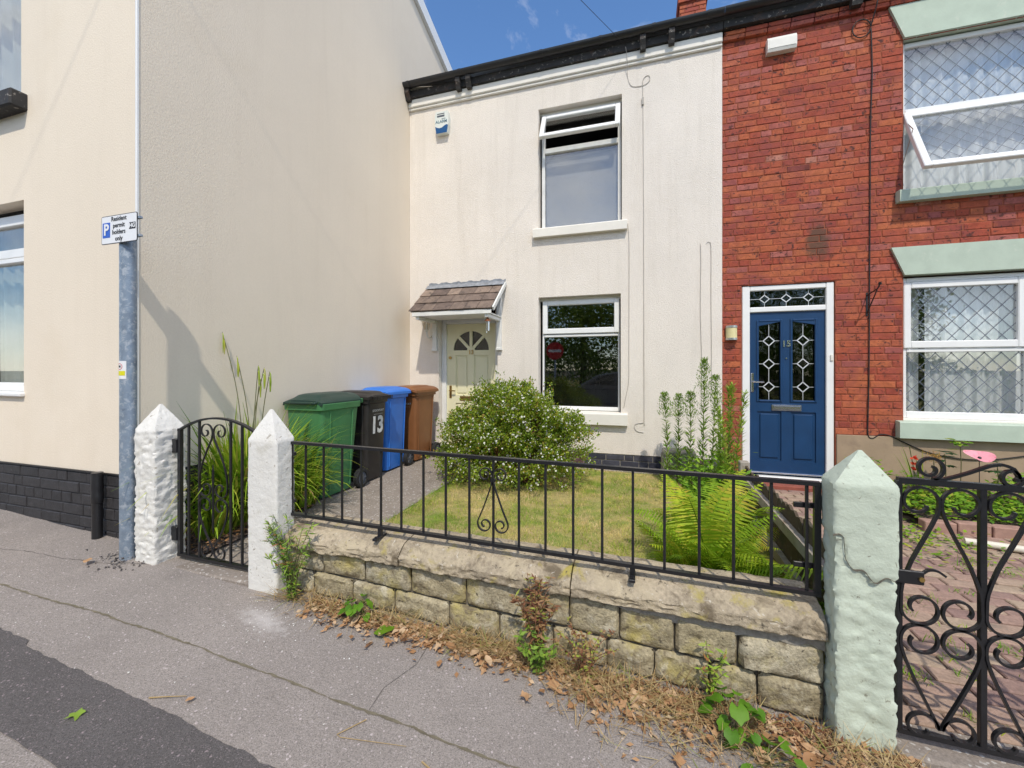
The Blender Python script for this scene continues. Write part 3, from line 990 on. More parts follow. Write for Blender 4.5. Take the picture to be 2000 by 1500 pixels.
# roof slabs
mb = MB()
for (ya, yb) in ((LY - .25, ridge[0]), (ridge[0], 8.9)):
    za, zb = verge_z(ya), verge_z(yb)
    mb.add([(-10.6, ya, za), (LX + .03, ya, za), (LX + .03, yb, zb), (-10.6, yb, zb), (-10.6, ya, za + .09), (LX + .03, ya, za + .09), (LX + .03, yb, zb + .09), (-10.6, yb, zb + .09)],
           [(0, 3, 2, 1), (4, 5, 6, 7), (0, 1, 5, 4), (1, 2, 6, 5), (2, 3, 7, 6), (3, 0, 4, 7)])
mb.build('roof', 'slate', ch)
mb = MB()
for (ya, yb) in ((LY - .25, ridge[0]), (ridge[0], 8.9)):
    za, zb = verge_z(ya), verge_z(yb)
    x0, x1 = LX + .004, LX + .055
    mb.add([(x0, ya, za - .10), (x1, ya, za - .10), (x1, yb, zb - .10), (x0, yb, zb - .10), (x0, ya, za + .12), (x1, ya, za + .12), (x1, yb, zb + .12), (x0, yb, zb + .12)],
           [(0, 3, 2, 1), (4, 5, 6, 7), (0, 1, 5, 4), (1, 2, 6, 5), (2, 3, 7, 6), (3, 0, 4, 7)])
mb.build('verge_board', 'upvc', ch)
MB().box(LX - .012, LX + .006, LY - .006, LY + .012, 0.545, 6.3, 0.004).build('corner_bead', 'upvc', ch)
# plinth: backing plus the courses on the street front
box('plinth', 'plinth_brick', ch, -10.5, LX + .004, LY + .004, 8.6, -0.6, 0.540)
box('drip_bead', 'black_plastic', ch, -10.5, LX + .012, LY - .012, LY + .02, 0.541, 0.552)
bl = [(a, b, c, d) for (a, b, c, d) in lay_bricks(-7.0, LX, -0.03, 0.538, [], 0.0815, 0.232, 0.006, 3) if d > pave_z(b, LY) - 0.02]
place_bricks(ch, bl, LY - 0.004, 'plinth_brick', 0.0815, 0.232, 0.006, 300, 0.02, key=lambda i: -bl[i][0], tintfn=random.random)
# windows
def left_window(x0, x1, z0, z1, zt, white_sill):
    w = MB(); yf = LY + .085
    frame_rect(w, x0, x1, z0, z1, yf, yf + .06, .06, .045, .07, .09)
    w.box(x0 + .06, x1 - .045, yf + .001, yf + .06, zt, zt + .075, .006)
    w.box(x0 + .06, x1 - .045, yf - .006, yf + .05, zt - .045, zt - .005, .006)
    win = w.build('window', 'upvc', ch)
    pane(win, x0 + .06, x1 - .045, z0 + .07, zt - .045, yf + .03)
    pane(win, x0 + .06, x1 - .045, zt + .075, z1 - .09, yf + .03)
    return win
win = left_window(-5.95, -4.70, 1.12, 2.60, 2.24, True)
curtain(win, -5.75, -5.02, 1.15, 2.6, LY + .30, 5, 0.03, 'curtain_grey', 'vertical_blind', 2)
curtain(win, -4.93, -4.86, 1.15, 2.45, LY + .34, 1, 0.02, 'curtain', 'curtain', 3)
MB().box(-6.0, -4.685, LY - .035, LY + .1, 1.085, 1.118, .008).build('sill', 'upvc', win)
mb = MB().tube([(-4.98, LY + .22, 1.19), (-4.98, LY + .22, 1.22), (-4.98, LY + .22, 1.25), (-4.98, LY + .22, 1.27), (-4.98, LY + .22, 1.31), (-4.98, LY + .22, 1.33)], [.028, .034, .028, .016, .026, .008], 10)
mb.build('ornament', 'alarm_body', win, smooth=True)
box('window_board', 'trim_white', win, -5.95, -4.70, LY + .146, LY + .30, 1.13, 1.16)
win = left_window(-5.95, -4.735, 3.51, 5.2, 4.62, False)
curtain(win, -5.95, -5.02, 3.55, 5.1, LY + .30, 5, 0.03, 'curtain_grey', 'vertical_blind', 4)
curtain(win, -5.00, -4.78, 3.55, 4.62, LY + .33, 2, 0.02, 'curtain', 'curtain', 5)
MB().box(-6.1, -4.65, LY - .10, LY + .13, 3.352, 3.488, .012).build('sill', 'black_wood', win)
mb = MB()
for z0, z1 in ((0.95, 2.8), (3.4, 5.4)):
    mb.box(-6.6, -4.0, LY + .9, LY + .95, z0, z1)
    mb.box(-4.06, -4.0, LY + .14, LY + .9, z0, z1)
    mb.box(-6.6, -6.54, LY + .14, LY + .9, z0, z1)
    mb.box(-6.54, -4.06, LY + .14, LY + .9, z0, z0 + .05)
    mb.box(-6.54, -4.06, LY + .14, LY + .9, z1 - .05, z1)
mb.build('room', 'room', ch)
# wrapped pipe stub standing against the plinth
pb = pave_z(-3.715, 1.97)
mb = MB().tube([(-3.715, LY - .05, pb - .02), (-3.715, LY - .05, pb + .25), (-3.715, LY - .05, pb + .255), (-3.713, LY - .05, pb + .31), (-3.716, LY - .05, pb + .33), (-3.714, LY - .05, pb + .36), (-3.716, LY - .05, pb + .39), (-3.715, LY - .05, .565)],
               [.030, .030, .034, .036, .033, .036, .034, .033], 14)
mb.build('vent_pipe', 'black_plastic', ch, smooth=True, auto=40)

# ================================================================== WHITE HOUSE (number 13)
wh = thing('white_house', 'two-storey white rendered terraced house with pale yellow door', 'house', (-1.2, 7.0, 0.0))
XL, XR = LX + .002, 0.942
op_up, op_lo, op_dr = (-1.36, -0.240, 3.240, 4.905), (-1.36, -0.255, 0.735, 2.300), (-2.892, -1.960, 0.0, 2.30)
wall_cells(XL, XR, 0.195, 5.42, FY, [op_up, op_lo, (op_dr[0], op_dr[1], 0.195, op_dr[3])], 0.14).build('wall', 'render_white', wh)
box('render_edge', 'render_white', wh, XR - .001, XR + .003, FY + .001, FY + .03, .195, 5.27)
# plinth courses
box('plinth', 'mortar_grey', wh, XL, op_dr[0], FY + .014, FY + .1, -.3, .194)
box('plinth', 'mortar_grey', wh, op_dr[1], XR, FY + .014, FY + .1, -.3, .194)
bl = lay_bricks(op_dr[1], XR, 0.036, 0.192, [], 0.078, 0.235, 0.01, 5, 99) + lay_bricks(XL, op_dr[0], 0.036, 0.192, [], 0.078, 0.235, 0.01, 6, 99)
place_bricks(wh, bl, FY + .004, 'blue_brick', 0.078, 0.235, 0.01, 300, 0.02, tintfn=random.random)
# cornice, fascia, gutter
box('cornice', 'trim_white', wh, XL, XR, FY - .055, FY - .001, 5.272, 5.392, .010)
box('cornice_lip', 'trim_white', wh, XL, XR - .001, FY - .035, FY - .002, 5.235, 5.271, .008)
box('fascia', 'black_wood', wh, XL - .02, XR, FY - .085, FY + .05, 5.394, 5.505, .004)
def gutter(x0, x1, y, z, r, parent, name='gutter'):
    mb = MB()
    n = 10
    out = [(y + r * math.cos(math.pi + math.pi * k / n), z + r * math.sin(math.pi + math.pi * k / n)) for k in range(n + 1)]
    inn = [(y + (r - .004) * math.cos(math.pi + math.pi * k / n), z + (r - .004) * math.sin(math.pi + math.pi * k / n)) for k in range(n + 1)][::-1]
    mb.prism_x(out + inn, x0, x1)
    return mb.build(name, 'black_plastic', parent, smooth=True, auto=35)
g = gutter(XL - .045, XR, FY - .15, 5.565, .062, wh)
for i, x in enumerate((-3.30, -2.47, -1.28, -0.50, 0.15, 0.78)):
    mb = MB()
    n = 10
    mb.prism_x([(FY - .15 + .068 * math.cos(math.pi + math.pi * k / n), 5.565 + .068 * math.sin(math.pi + math.pi * k / n)) for k in range(n + 1)] +
               [(FY - .15 + .063 * math.cos(2 * math.pi - math.pi * k / n), 5.565 + .063 * math.sin(2 * math.pi - math.pi * k / n)) for k in range(n + 1)], x - .02, x + .02)
    mb.build('gutter_bracket', 'black_plastic', g)
for x in (XL + .035, -2.52, -2.36, 0.02, 0.36):
    MB().prism_x([(FY - .16, 5.50), (FY - .16, 5.44), (FY - .13, 5.385), (FY - .115, 5.345), (FY - .0555, 5.345), (FY - .0555, 5.50)], x - .035, x + .035).build('corbel', 'black_wood', wh)
# roof
mb = MB()
mb.add([(XL, FY - .12, 5.55), (XR, FY - .12, 5.55), (XR, 8.3, 7.45), (XL, 8.3, 7.45), (XL, 11.2, 5.5), (XR, 11.2, 5.5)], [(0, 1, 2, 3), (3, 2, 5, 4)])
mb.build('roof', 'slate', wh)
# windows
def reveal_sill(name, x0, x1, z0, z1, out, parent, material):
    mb = MB()
    mb.prism_x([(FY - out, z0), (FY + .10, z0), (FY + .10, z1 + .012), (FY - out + .01, z1), (FY - out, z1 - .012)], x0, x1)
    return mb.build(name, material, parent)
# upstairs: fixed light below, top-hung vent open above
yf = FY + .095
w = MB()
frame_rect(w, -1.335, -0.252, 3.245, 4.872, yf, yf + .06, .045, .045, .045, .05)
w.box(-1.29, -0.297, yf - .004, yf + .06, 4.325, 4.395, .006)
win = w.build('window', 'upvc_dull', wh)
box('head_board', 'trim_white', win, -1.36, -.24, yf + .01, yf + .07, 4.872, 4.904)
pane(win, -1.29, -.297, 3.29, 4.325, yf + .03)
box('sky_reflection_sheet', 'sky_reflection', win, -1.285, -.300, yf + .075, yf + .078, 3.25, 4.27)  # grey sheet behind the glass paints in the pane's sky reflection
MB().tube([(-1.27, yf + .085, 4.285), (-.31, yf + .085, 4.285)], .018, 10).build('reflection_sheet_roll', 'sky_reflection', win, smooth=True)  # roll added along the top of the painted reflection sheet
def sash(win, x0, x1, ztop, y, h, ang, bw, name='sash', lead=None, material='upvc'):
    """top-hung casement swung out by ang"""
    s = MB()
    frame_rect(s, x0, x1, -h, 0, -.02, .035, bw, bw, bw, bw, .007)
    o = s.build(name, material, win, local=True)
    o.location = Vector((0, y, ztop)) - root_loc(win)
    o.rotation_euler = (-ang, 0, 0)
    p_ = MB().box(x0 + bw, x1 - bw, .002, .008, -h + bw, -bw).build('pane', 'glass', o, local=True)
    if lead:
        lattice(MB(), x0 + bw, x1 - bw, -h + bw, -bw, .0005, lead).build('lead_lattice', 'lead', o, local=True)
    return o
sash(win, -1.325, -.262, 4.835, yf - .012, .435, R(27), .062)
reveal_sill('sill', -1.423, -.174, 3.117, 3.237, .075, win, 'trim_white')
# downstairs
w = MB()
frame_rect(w, -1.325, -0.272, 0.745, 2.262, yf, yf + .06, .022, .022, .05, .012)
w.box(-1.303, -.294, yf - .002, yf + .06, 1.752, 1.788, .006)
win = w.build('window', 'upvc', wh)
s = MB(); frame_rect(s, -1.318, -.279, 1.795, 2.252, yf - .022, yf + .04, .065, .065, .075, .062, .008)
s.build('sash', 'upvc', win)
pane(win, -1.253, -.344, 1.87, 2.19, yf + .012)
pane(win, -1.303, -.294, .795, 1.752, yf + .03)
box('head_board', 'trim_white', win, -1.36, -.255, yf + .01, yf + .07, 2.262, 2.299)
reveal_sill('sill', -1.425, -.167, .578, .727, .075, win, 'trim_white')
# rooms behind the glass
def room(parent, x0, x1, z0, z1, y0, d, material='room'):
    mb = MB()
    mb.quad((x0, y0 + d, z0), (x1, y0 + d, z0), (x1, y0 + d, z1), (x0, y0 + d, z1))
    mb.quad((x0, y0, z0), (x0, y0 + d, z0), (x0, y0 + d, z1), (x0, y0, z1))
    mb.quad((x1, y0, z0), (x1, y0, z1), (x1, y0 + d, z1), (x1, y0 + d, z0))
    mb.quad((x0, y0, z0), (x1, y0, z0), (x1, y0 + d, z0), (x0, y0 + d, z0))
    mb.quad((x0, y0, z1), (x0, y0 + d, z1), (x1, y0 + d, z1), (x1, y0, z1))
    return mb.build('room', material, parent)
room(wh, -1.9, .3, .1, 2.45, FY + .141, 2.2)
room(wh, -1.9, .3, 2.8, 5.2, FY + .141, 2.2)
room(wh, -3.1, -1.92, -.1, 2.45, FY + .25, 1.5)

# door number 13
dy = FY + .125
m1 = MB()
m1.box(-2.890, -2.818, dy - .03, dy + .06, .02, 2.298, .006)
m1.box(-2.030, -1.962, dy - .03, dy + .06, .02, 2.298, .006)
m1.box(-2.818, -2.030, dy - .025, dy + .06, 1.985, 2.055, .008)
m1.box(-2.818, -2.030, dy - .025, dy + .06, 2.255, 2.297, .006)
m1.box(-2.90, -1.955, dy - .09, dy + .06, -.03, .045, .008)
frame13 = m1.build('door_frame', 'upvc_dull', wh)
pane(frame13, -2.818, -2.030, 2.055, 2.255, dy + .02, 'glass_dark')
# door leaf with a sunburst light: stiles, rails, spokes
cx, zb, rad = -2.424, 1.590, .285
leaf = MB()
x0, x1, z0, z1 = -2.816, -2.032, .05, 1.982
xa, xb = cx - rad, cx + rad
arc = [(cx + rad * math.cos(math.pi * k / 24), zb + rad * math.sin(math.pi * k / 24)) for k in range(25)]
leaf.prism([(x0, zb), (xa, zb)] + arc[::-1][1:-1] + [(xb, zb), (x1, zb), (x1, z1), (x0, z1)], dy - .002, dy + .04)
leaf.box(x0, x1, dy - .002, dy + .04, 1.515, zb, .0)
leaf.box(x0, x0 + .145, dy - .002, dy + .04, z0, 1.515)
leaf.box(x1 - .11, x1, dy - .002, dy + .04, z0, 1.515)
leaf.box(cx - .052, cx + .048, dy - .002, dy + .04, z0, 1.515)
for (a, b) in ((x0 + .145, cx - .052), (cx + .048, x1 - .11)):
    leaf.box(a, b, dy - .002, dy + .04, .80, .925)
    leaf.box(a, b, dy - .002, dy + .04, z0, .24)
    for (c, d) in ((.925, 1.515), (.24, .80)):
        leaf.box(a, b, dy + .016, dy + .03, c, d)
        leaf.box(a + .022, b - .022, dy + .004, dy + .02, c + .022, d - .022, .014)
door13 = leaf.build('door', 'door_cream', wh)
for k, a in enumerate((45, 90, 135)):
    d = Vector((math.cos(R(a)), 0, math.sin(R(a))))
    s = Vector((-d.z, 0, d.x)) * .021
    c0 = Vector((cx, 0, zb))
    pts = [c0 - s + d * .02, c0 - s + d * (rad + .01), c0 + s + d * (rad + .01), c0 + s + d * .02]
    MB().prism([(p.x, p.z) for p in pts], dy - .0045 - .001 * k, dy + .03).build('spoke', 'door_cream', door13)
hub = [(cx + .06 * math.cos(math.pi * k / 10), zb + .06 * math.sin(math.pi * k / 10) - .002) for k in range(11)]
MB().prism(hub, dy - .0075, dy + .03).build('fan_hub', 'door_cream', door13)
pane(door13, xa - .01, xb + .01, zb - .01, zb + rad + .01, dy + .018, 'glass_dark')
text('number', '13', .088, (cx + .005, dy - .0085, zb - .032), 'brass', door13, bold=.0015, extrude=.003)
MB().disc((-2.756, dy - .012, 1.480), .022, 'y', 16, .022).build('lock', 'brass', door13)
hm = MB().box(-2.775, -2.735, dy - .010, dy - .0025, .87, 1.06, .004)
hm.tube([(-2.755, dy - .005, .985), (-2.755, dy - .05, .985), (-2.745, dy - .055, .985), (-2.66, dy - .052, .982)], .009, 8)
hm.build('handle', 'brass', door13)
MB().box(-2.60, -2.28, dy - .010, dy - .0025, .835, .905, .004).build('letter_plate', 'brass', door13)

# chimney of the terrace
chm = thing('brick_chimney', 'red brick chimney stack above the roof gutter', 'chimney', (0.88, 8.1, 7.3))
box('core', 'mortar', chm, .665, 1.095, 8.012, 8.45, 7.1, 8.38)
bl = lay_bricks(.66, 1.10, 7.15, 8.4, [], .0765, .235, .009, 12)
place_bricks(chm, bl, 8.0, 'brick', .0765, .235, .009, 300, .02)
for z in (7.86, 8.02):
    box('band', 'brick', chm, .635, 1.125, 7.965, 8.5, z, z + .055)

# ================================================================== BRICK HOUSE (number 15)
bh = thing('brick_house', 'red brick terraced house with blue door and sage green sills and lintels', 'house', (2.8, 7.0, 0.0))
XB = XR + .004
XE = 6.2
o_door, o_lo, o_up = (1.163, 2.114, -.05, 2.312), (2.744, 4.20, .735, 2.335), (2.744, 4.20, 3.245, 4.92)
wall_cells(XB, XE, -.2, 5.50, BY + .0055, [o_door, o_lo, o_up], 0.14).build('wall', 'mortar', bh)
holes = [o_door, o_lo, o_up, (2.115, XE + .1, -.3, .563)]
bl = lay_bricks(XB, XE, -.045, 5.285, holes, .0763, .236, .0085, 21)
vis = [b for b in bl if b[0] < 4.05]
def bkey(i):
    b = bl[i]
    x, z = (b[0] + b[1]) / 2, (b[2] + b[3]) / 2
    return (0 if x < 3.75 else 100) + math.hypot(x - 1.5, z - 1.6) - (b[1] - b[0]) * 2
place_bricks(bh, bl, BY, 'brick', .0763, .236, .0085, 300, .012, key=bkey)
# corbelled courses under the eaves
bl2 = lay_bricks(XB, XE, 5.287, 5.40, [], .0565, .236, .007, 22)
mb = MB()
for a, b, c, d in bl2:
    mb.ct = brick_tint()
    mb.box(a, b, BY - .045, BY + .02, c, d, .005)
mb.build('corbel_course', 'brick', bh)
box('fascia', 'black_wood', bh, XB, XE, FY - .085, FY + .05, 5.405, 5.505, .004)
g = gutter(XR + .002, XE, FY - .15, 5.568, .062, bh)
MB().prism_x([(FY - .16, 5.50), (FY - .16, 5.44), (FY - .13, 5.36), (FY - .115, 5.32), (FY - .05, 5.32), (FY - .05, 5.50)], 2.22, 2.32).build('corbel', 'black_wood', bh)
mb = MB()
mb.add([(XB, FY - .12, 5.56), (XE, FY - .12, 5.56), (XE, 8.3, 7.46), (XB, 8.3, 7.46), (XB, 11.2, 5.5), (XE, 11.2, 5.5)], [(0, 1, 2, 3), (3, 2, 5, 4)])
mb.build('roof', 'slate', bh)
box('base_render', 'beige_band', bh, 2.124, XE, BY - .012, BY + .02, -.2, .562, .004)
# lintels with splayed ends, and sills
def lintel(zb_, zt, x0t, x0b, x1b, x1t):
    mb = MB()
    y0, y1 = BY - .030, BY + .11
    mb.prism([(x0b, zb_), (x1b, zb_), (x1t, zt), (x0t, zt)], y0, y1)
    return mb.build('lintel', 'sill_green', bh)
lintel(2.332, 2.638, 2.622, 2.742, 4.205, 4.33)
lintel(4.918, 5.284, 2.605, 2.742, 4.205, 4.34)
for z0, z1 in ((.560, .738), (3.120, 3.248)):
    MB().prism_x([(BY - .085, z0), (BY + .1, z0), (BY + .1, z1 + .01), (BY - .075, z1), (BY - .085, z1 - .01)], 2.672, 4.27).build('sill', 'sill_green', bh)
yf = BY + .06
# downstairs window: opening light over a fixed light, diamond lead
w = MB()
frame_rect(w, 2.748, 4.196, .765, 2.31, yf, yf + .06, .05, .05, .075, .045)
w.box(2.798, 3.79, yf - .003, yf + .06, 1.49, 1.53, .006)
w.box(3.79, 3.85, yf - .001, yf + .06, .84, 2.265, .006)
win = w.build('window', 'upvc', bh)
box('sub_sill', 'trim_white', win, 2.746, 4.198, yf - .04, yf + .06, .741, .764, .004)
s = MB(); frame_rect(s, 2.762, 3.795, 1.535, 2.262, yf - .022, yf + .04, .07, .07, .078, .07, .008)
sh = s.build('sash', 'upvc', win)
pane(win, 2.832, 3.725, 1.613, 2.192, yf + .012)
lattice(MB(), 2.832, 3.725, 1.613, 2.192, yf + .0095, .138).build('lead_lattice', 'lead', win)
pane(win, 2.798, 3.79, .84, 1.49, yf + .03)
lattice(MB(), 2.798, 3.79, .84, 1.49, yf + .0275, .138).build('lead_lattice', 'lead', win)
pane(win, 3.85, 4.146, .84, 2.265, yf + .03)
curtain(win, 2.76, 2.98, .75, 2.3, yf + .17, 2.2, .024, 'curtain', seed=11)
curtain(win, 3.04, 4.19, .75, 2.3, yf + .17, 8, .026, 'curtain', seed=12)
# upstairs window: fixed light over a bottom light swung outwards
w = MB()
frame_rect(w, 2.748, 4.196, 3.252, 4.905, yf, yf + .06, .035, .045, .045, .05)
w.box(2.783, 4.151, yf - .003, yf + .06, 4.115, 4.175, .006)
win = w.build('window', 'upvc', bh)
pane(win, 2.783, 4.151, 4.175, 4.855, yf + .03)
lattice(MB(), 2.783, 4.151, 4.175, 4.855, yf + .0275, .138).build('lead_lattice', 'lead', win)
sash(win, 2.757, 4.185, 4.118, yf - .012, .835, R(26), .066, lead=.138)
mb = MB().bar([(2.760, BY + .04, 4.06), (2.763, BY - .13, 3.86)], .012, .004)
mb.bar([(2.762, BY - .13, 3.86), (2.760, BY + .05, 3.56)], .012, .004)
mb.build('stay', 'steel', win)
curtain(win, 2.76, 4.19, 3.27, 4.88, yf + .17, 9, .022, 'curtain', seed=13)
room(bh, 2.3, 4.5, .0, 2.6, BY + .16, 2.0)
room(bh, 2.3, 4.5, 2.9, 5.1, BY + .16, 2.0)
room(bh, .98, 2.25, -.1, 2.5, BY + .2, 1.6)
# blue front door
yd = BY + .045
m1 = MB()
m1.box(1.168, 1.252, yd - .03, yd + .06, .0, 2.306, .007)
m1.box(2.032, 2.108, yd - .03, yd + .06, .0, 2.306, .007)
m1.box(1.252, 2.032, yd - .026, yd + .06, 1.988, 2.050, .008)
m1.box(1.252, 2.032, yd - .026, yd + .06, 2.245, 2.305, .008)
m1.box(1.166, 2.110, yd - .07, yd + .06, -.015, .035, .006)
fr15 = m1.build('door_frame', 'upvc', bh)
pane(fr15, 1.252, 2.032, 2.05, 2.245, yd + .008, 'glass_dark')
def came(mb, x0, z0, x1, z1, y, w):
    d = Vector((x1 - x0, 0, z1 - z0)).normalized()
    s = Vector((-d.z, 0, d.x)) * (w / 2)
    a, b = Vector((x0, y, z0)), Vector((x1, y, z1))
    mb.quad(a - s, b - s, b + s, a + s)
mb = MB()
for cxx in (1.415, 1.642, 1.868):
    h, wd = .046, .052
    cz = 2.148
    for (a, b) in (((-wd, 0), (0, h)), ((0, h), (wd, 0)), ((wd, 0), (0, -h)), ((0, -h), (-wd, 0))):
        came(mb, cxx + a[0], cz + a[1], cxx + b[0], cz + b[1], yd + .006, .011)
    came(mb, cxx, cz + h, cxx, 2.245, yd + .006, .005); came(mb, cxx, 2.05, cxx, cz - h, yd + .006, .005)
for a, b in ((1.252, 1.363), (1.467, 1.59), (1.694, 1.816), (1.92, 2.032)):
    came(mb, a, 2.148, b, 2.148, yd + .0055, .005)
mb.build('lead_came', 'lead_white', fr15)
lf = MB()
x0, x1, z0, z1 = 1.254, 2.030, .05, 1.984
gl = ((1.338, 1.590, -1), (1.690, 1.942, 1))
zb1, zt1 = .925, 1.885
lf.box(x0, x1, yd, yd + .044, zt1, z1)
lf.box(x0, 1.338, yd, yd + .044, z0, zt1)
lf.box(1.590, 1.690, yd, yd + .044, z0, zt1)
lf.box(1.942, x1, yd, yd + .044, z0, zt1)
for a, b, s in gl:
    lf.box(a, b, yd, yd + .044, .80, zb1)
    lf.box(a, b, yd, yd + .044, z0, .215)
    lf.box(a, b, yd + .016, yd + .03, .215, .80)
    lf.box(a + .028, b - .028, yd + .002, yd + .02, .245, .772, .014)
    # raised moulding round the glass
    frame_rect(lf, a - .012, b + .012, zb1 - .012, zt1 + .012, yd - .014, yd + .01, .026, .026, .026, .026, .008)
    hi, lo = zt1 - .012, zt1 - .062
    pl = [(a, lo), (b, hi), (b, zt1), (a, zt1)] if s < 0 else [(a, hi), (b, lo), (b, zt1), (a, zt1)]
    lf.prism(pl, yd - .006, yd + .02)
door15 = lf.build('door', 'door_blue', bh)
for a, b, s in gl:
    pane(door15, a, b, zb1, zt1, yd + .020, 'glass_dark')
    mb = MB()
    cxx = (a + b) / 2
    zs = [1.645, 1.37, 1.095]
    h, wd = .058, .060
    for cz in zs:
        for (p, q) in (((-wd, 0), (0, h)), ((0, h), (wd, 0)), ((wd, 0), (0, -h)), ((0, -h), (-wd, 0))):
            came(mb, cxx + p[0], cz + p[1], cxx + q[0], cz + q[1], yd + .0175, .012)
        came(mb, a + .014, cz, cxx - wd, cz, yd + .0178, .006); came(mb, cxx + wd, cz, b - .014, cz, yd + .0178, .006)
    for p, q in ((1.84, 1.703), (1.587, 1.428), (1.312, 1.153), (1.037, .94)):
        came(mb, cxx, q, cxx, p, yd + .018, .006)
    mb.build('lead_came', 'lead_white', door15)
text('number', '15', .098, (1.640, yd - .006, 1.605), 'chrome', door15, bold=.003, extrude=.004)
MB().disc((1.640, yd - .004, 1.435), .008, 'y', 12, .012).build('spyhole', 'chrome', door15)
mb = MB().box(1.487, 1.795, yd - .012, yd - .0005, .812, .885, .004)
mb.box(1.50, 1.782, yd - .022, yd - .012, .824, .873, .005)
mb.build('letter_plate', 'chrome', door15)
mb = MB().box(1.268, 1.300, yd - .012, yd - .0005, 1.03, 1.26, .004)
mb.tube([(1.284, yd - .01, 1.155), (1.284, yd - .055, 1.155), (1.295, yd - .06, 1.155), (1.395, yd - .058, 1.153)], .010, 8)
mb.build('handle', 'chrome', door15)
mb = MB().box(1.254, 2.030, yd - .02, yd - .001, .062, .078, .004)
mb.build('weather_bar', 'chrome', door15)
MB().box(2.070, 2.098, yd - .045, yd - .0305, 1.40, 1.475, .005).build('door_bell', 'trim_white', fr15)
box('doorstep', 'redstep', bh, 1.02, 2.2, BY - .22, BY + .05, -.25, -.016, .008)

# ================================================================== fittings on the two fronts
# door canopy over number 13
cn = thing('door_canopy', 'small brown tiled canopy on white brackets above the pale yellow door', 'canopy', (-2.45, FY, 2.1))
yt, zt_, yb_, zb_ = FY - .03, 2.535, FY - .55, 2.105
xl, xr = -3.045, -1.86
sl = Vector((0, yb_ - yt, zb_ - zt_))
nrm = Vector((0, zb_ - zt_, -(yb_ - yt))).normalized()
if nrm.z < 0: nrm = -nrm
mb = MB()
a0, a1 = Vector((xl, yt, zt_)), Vector((xr, yt, zt_))
q = [a0 - nrm * .02, a1 - nrm * .02, a1 + sl - nrm * .02, a0 + sl - nrm * .02, a0 - nrm * .002, a1 - nrm * .002, a1 + sl - nrm * .002, a0 + sl - nrm * .002]
mb.add(q, [(0, 1, 2, 3), (7, 6, 5, 4), (0, 4, 5, 1), (1, 5, 6, 2), (2, 6, 7, 3), (3, 7, 4, 0)])
mb.build('deck', 'wood_grey', cn)
rl = root_loc(cn)
rows = 3
for r_ in range(rows):
    f0, f1 = 0.10 + r_ * .30, 0.10 + (r_ + 1) * .30 + .035
    x = xl - .012 - (0.11 if r_ % 2 else 0.0)
    while x < xr:
        wd = random.uniform(.17, .27)
        xa, xb = max(x, xl - .012), min(x + wd - .006, xr + .008)
        if xb - xa > .03:
            mb = MB(random.random())
            lift0, lift1 = .004 + r_ * .0005, .019 + random.uniform(-.002, .003)
            p = [Vector((xa, yt, zt_)) + sl * f0 + nrm * lift0, Vector((xb, yt, zt_)) + sl * f0 + nrm * lift0,
                 Vector((xb, yt, zt_)) + sl * (f1 + random.uniform(-.008, .008)) + nrm * lift1, Vector((xa, yt, zt_)) + sl * (f1 + random.uniform(-.008, .008)) + nrm * lift1]
            p2 = [v - nrm * .012 for v in p]
            mb.add(p + p2, [(3, 2, 1, 0), (4, 5, 6, 7), (0, 1, 5, 4), (1, 2, 6, 5), (2, 3, 7, 6), (3, 0, 4, 7)])
            mb.build('roof_tile', 'shingle', cn)
        x += wd
mb = MB()
def fl(u, v):
    x = xl - .005 + (xr - xl + .03) * u
    jag = .012 * math.sin(u * 37) + .008 * math.sin(u * 83)
    if v < .5:
        return (x, FY - .006, 2.592 + jag * .8 - v * .1)
    p = Vector((x, yt, zt_)) + sl * ((v - .5) * .30) + nrm * .026
    return tuple(p)
mb.grid(fl, 30, 6).build('lead_flashing', 'flashing', cn)
mb = MB().box(xl + .03, xr + .005, yb_ - .012, yb_ + .012, zb_ - .075, zb_ - .018, .004)
mb.build('front_fascia', 'upvc_dull', cn)
box('soffit', 'upvc_dull', cn, xl + .04, xr - .03, yb_ + .013, FY - .012, zb_ - .068, zb_ - .050)
for x in (-2.945, -1.93):
    mb = MB().box(x - .035, x + .035, FY - .045, FY - .001, 1.60, 2.50, .005)
    mb.box(x - .042, x + .042, FY - .055, FY - .0005, 1.575, 1.612, .005)
    br = mb.build('bracket_post', 'upvc_dull', cn)
    MB().box(x - .024, x + .024, yb_ + .014, FY - .046, zb_ - .118, zb_ - .070, .005).build('arm', 'upvc_dull', br)
    v0, v1 = Vector((x, FY - .046, zt_ - .04)), Vector((x, yb_ + .02, zb_ - .03))
    MB().add([(x - .022, v0.y, v0.z - .06), (x + .022, v0.y, v0.z - .06), (x + .022, v1.y, v1.z - .05), (x - .022, v1.y, v1.z - .05), (x - .022, v0.y, v0.z), (x + .022, v0.y, v0.z), (x + .022, v1.y, v1.z + .01), (x - .022, v1.y, v1.z + .01)],
             [(0, 3, 2, 1), (4, 5, 6, 7), (0, 1, 5, 4), (1, 2, 6, 5), (2, 3, 7, 6), (3, 0, 4, 7)]).build('raker', 'upvc_dull', br)
# barge board on the right-hand end
p0, p1 = Vector((xr + .016, yt, zt_)), Vector((xr + .016, yb_, zb_))
MB().add([tuple(p0 + nrm * .012), tuple(p1 + nrm * .012), tuple(p1 - nrm * .04), tuple(p0 - nrm * .04)] + [tuple(v + Vector((.022, 0, 0))) for v in (p0 + nrm * .012, p1 + nrm * .012, p1 - nrm * .04, p0 - nrm * .04)],
         [(0, 1, 2, 3), (7, 6, 5, 4), (0, 4, 5, 1), (1, 5, 6, 2), (2, 6, 7, 3), (3, 7, 4, 0)]).build('barge_board', 'upvc_dull', cn)

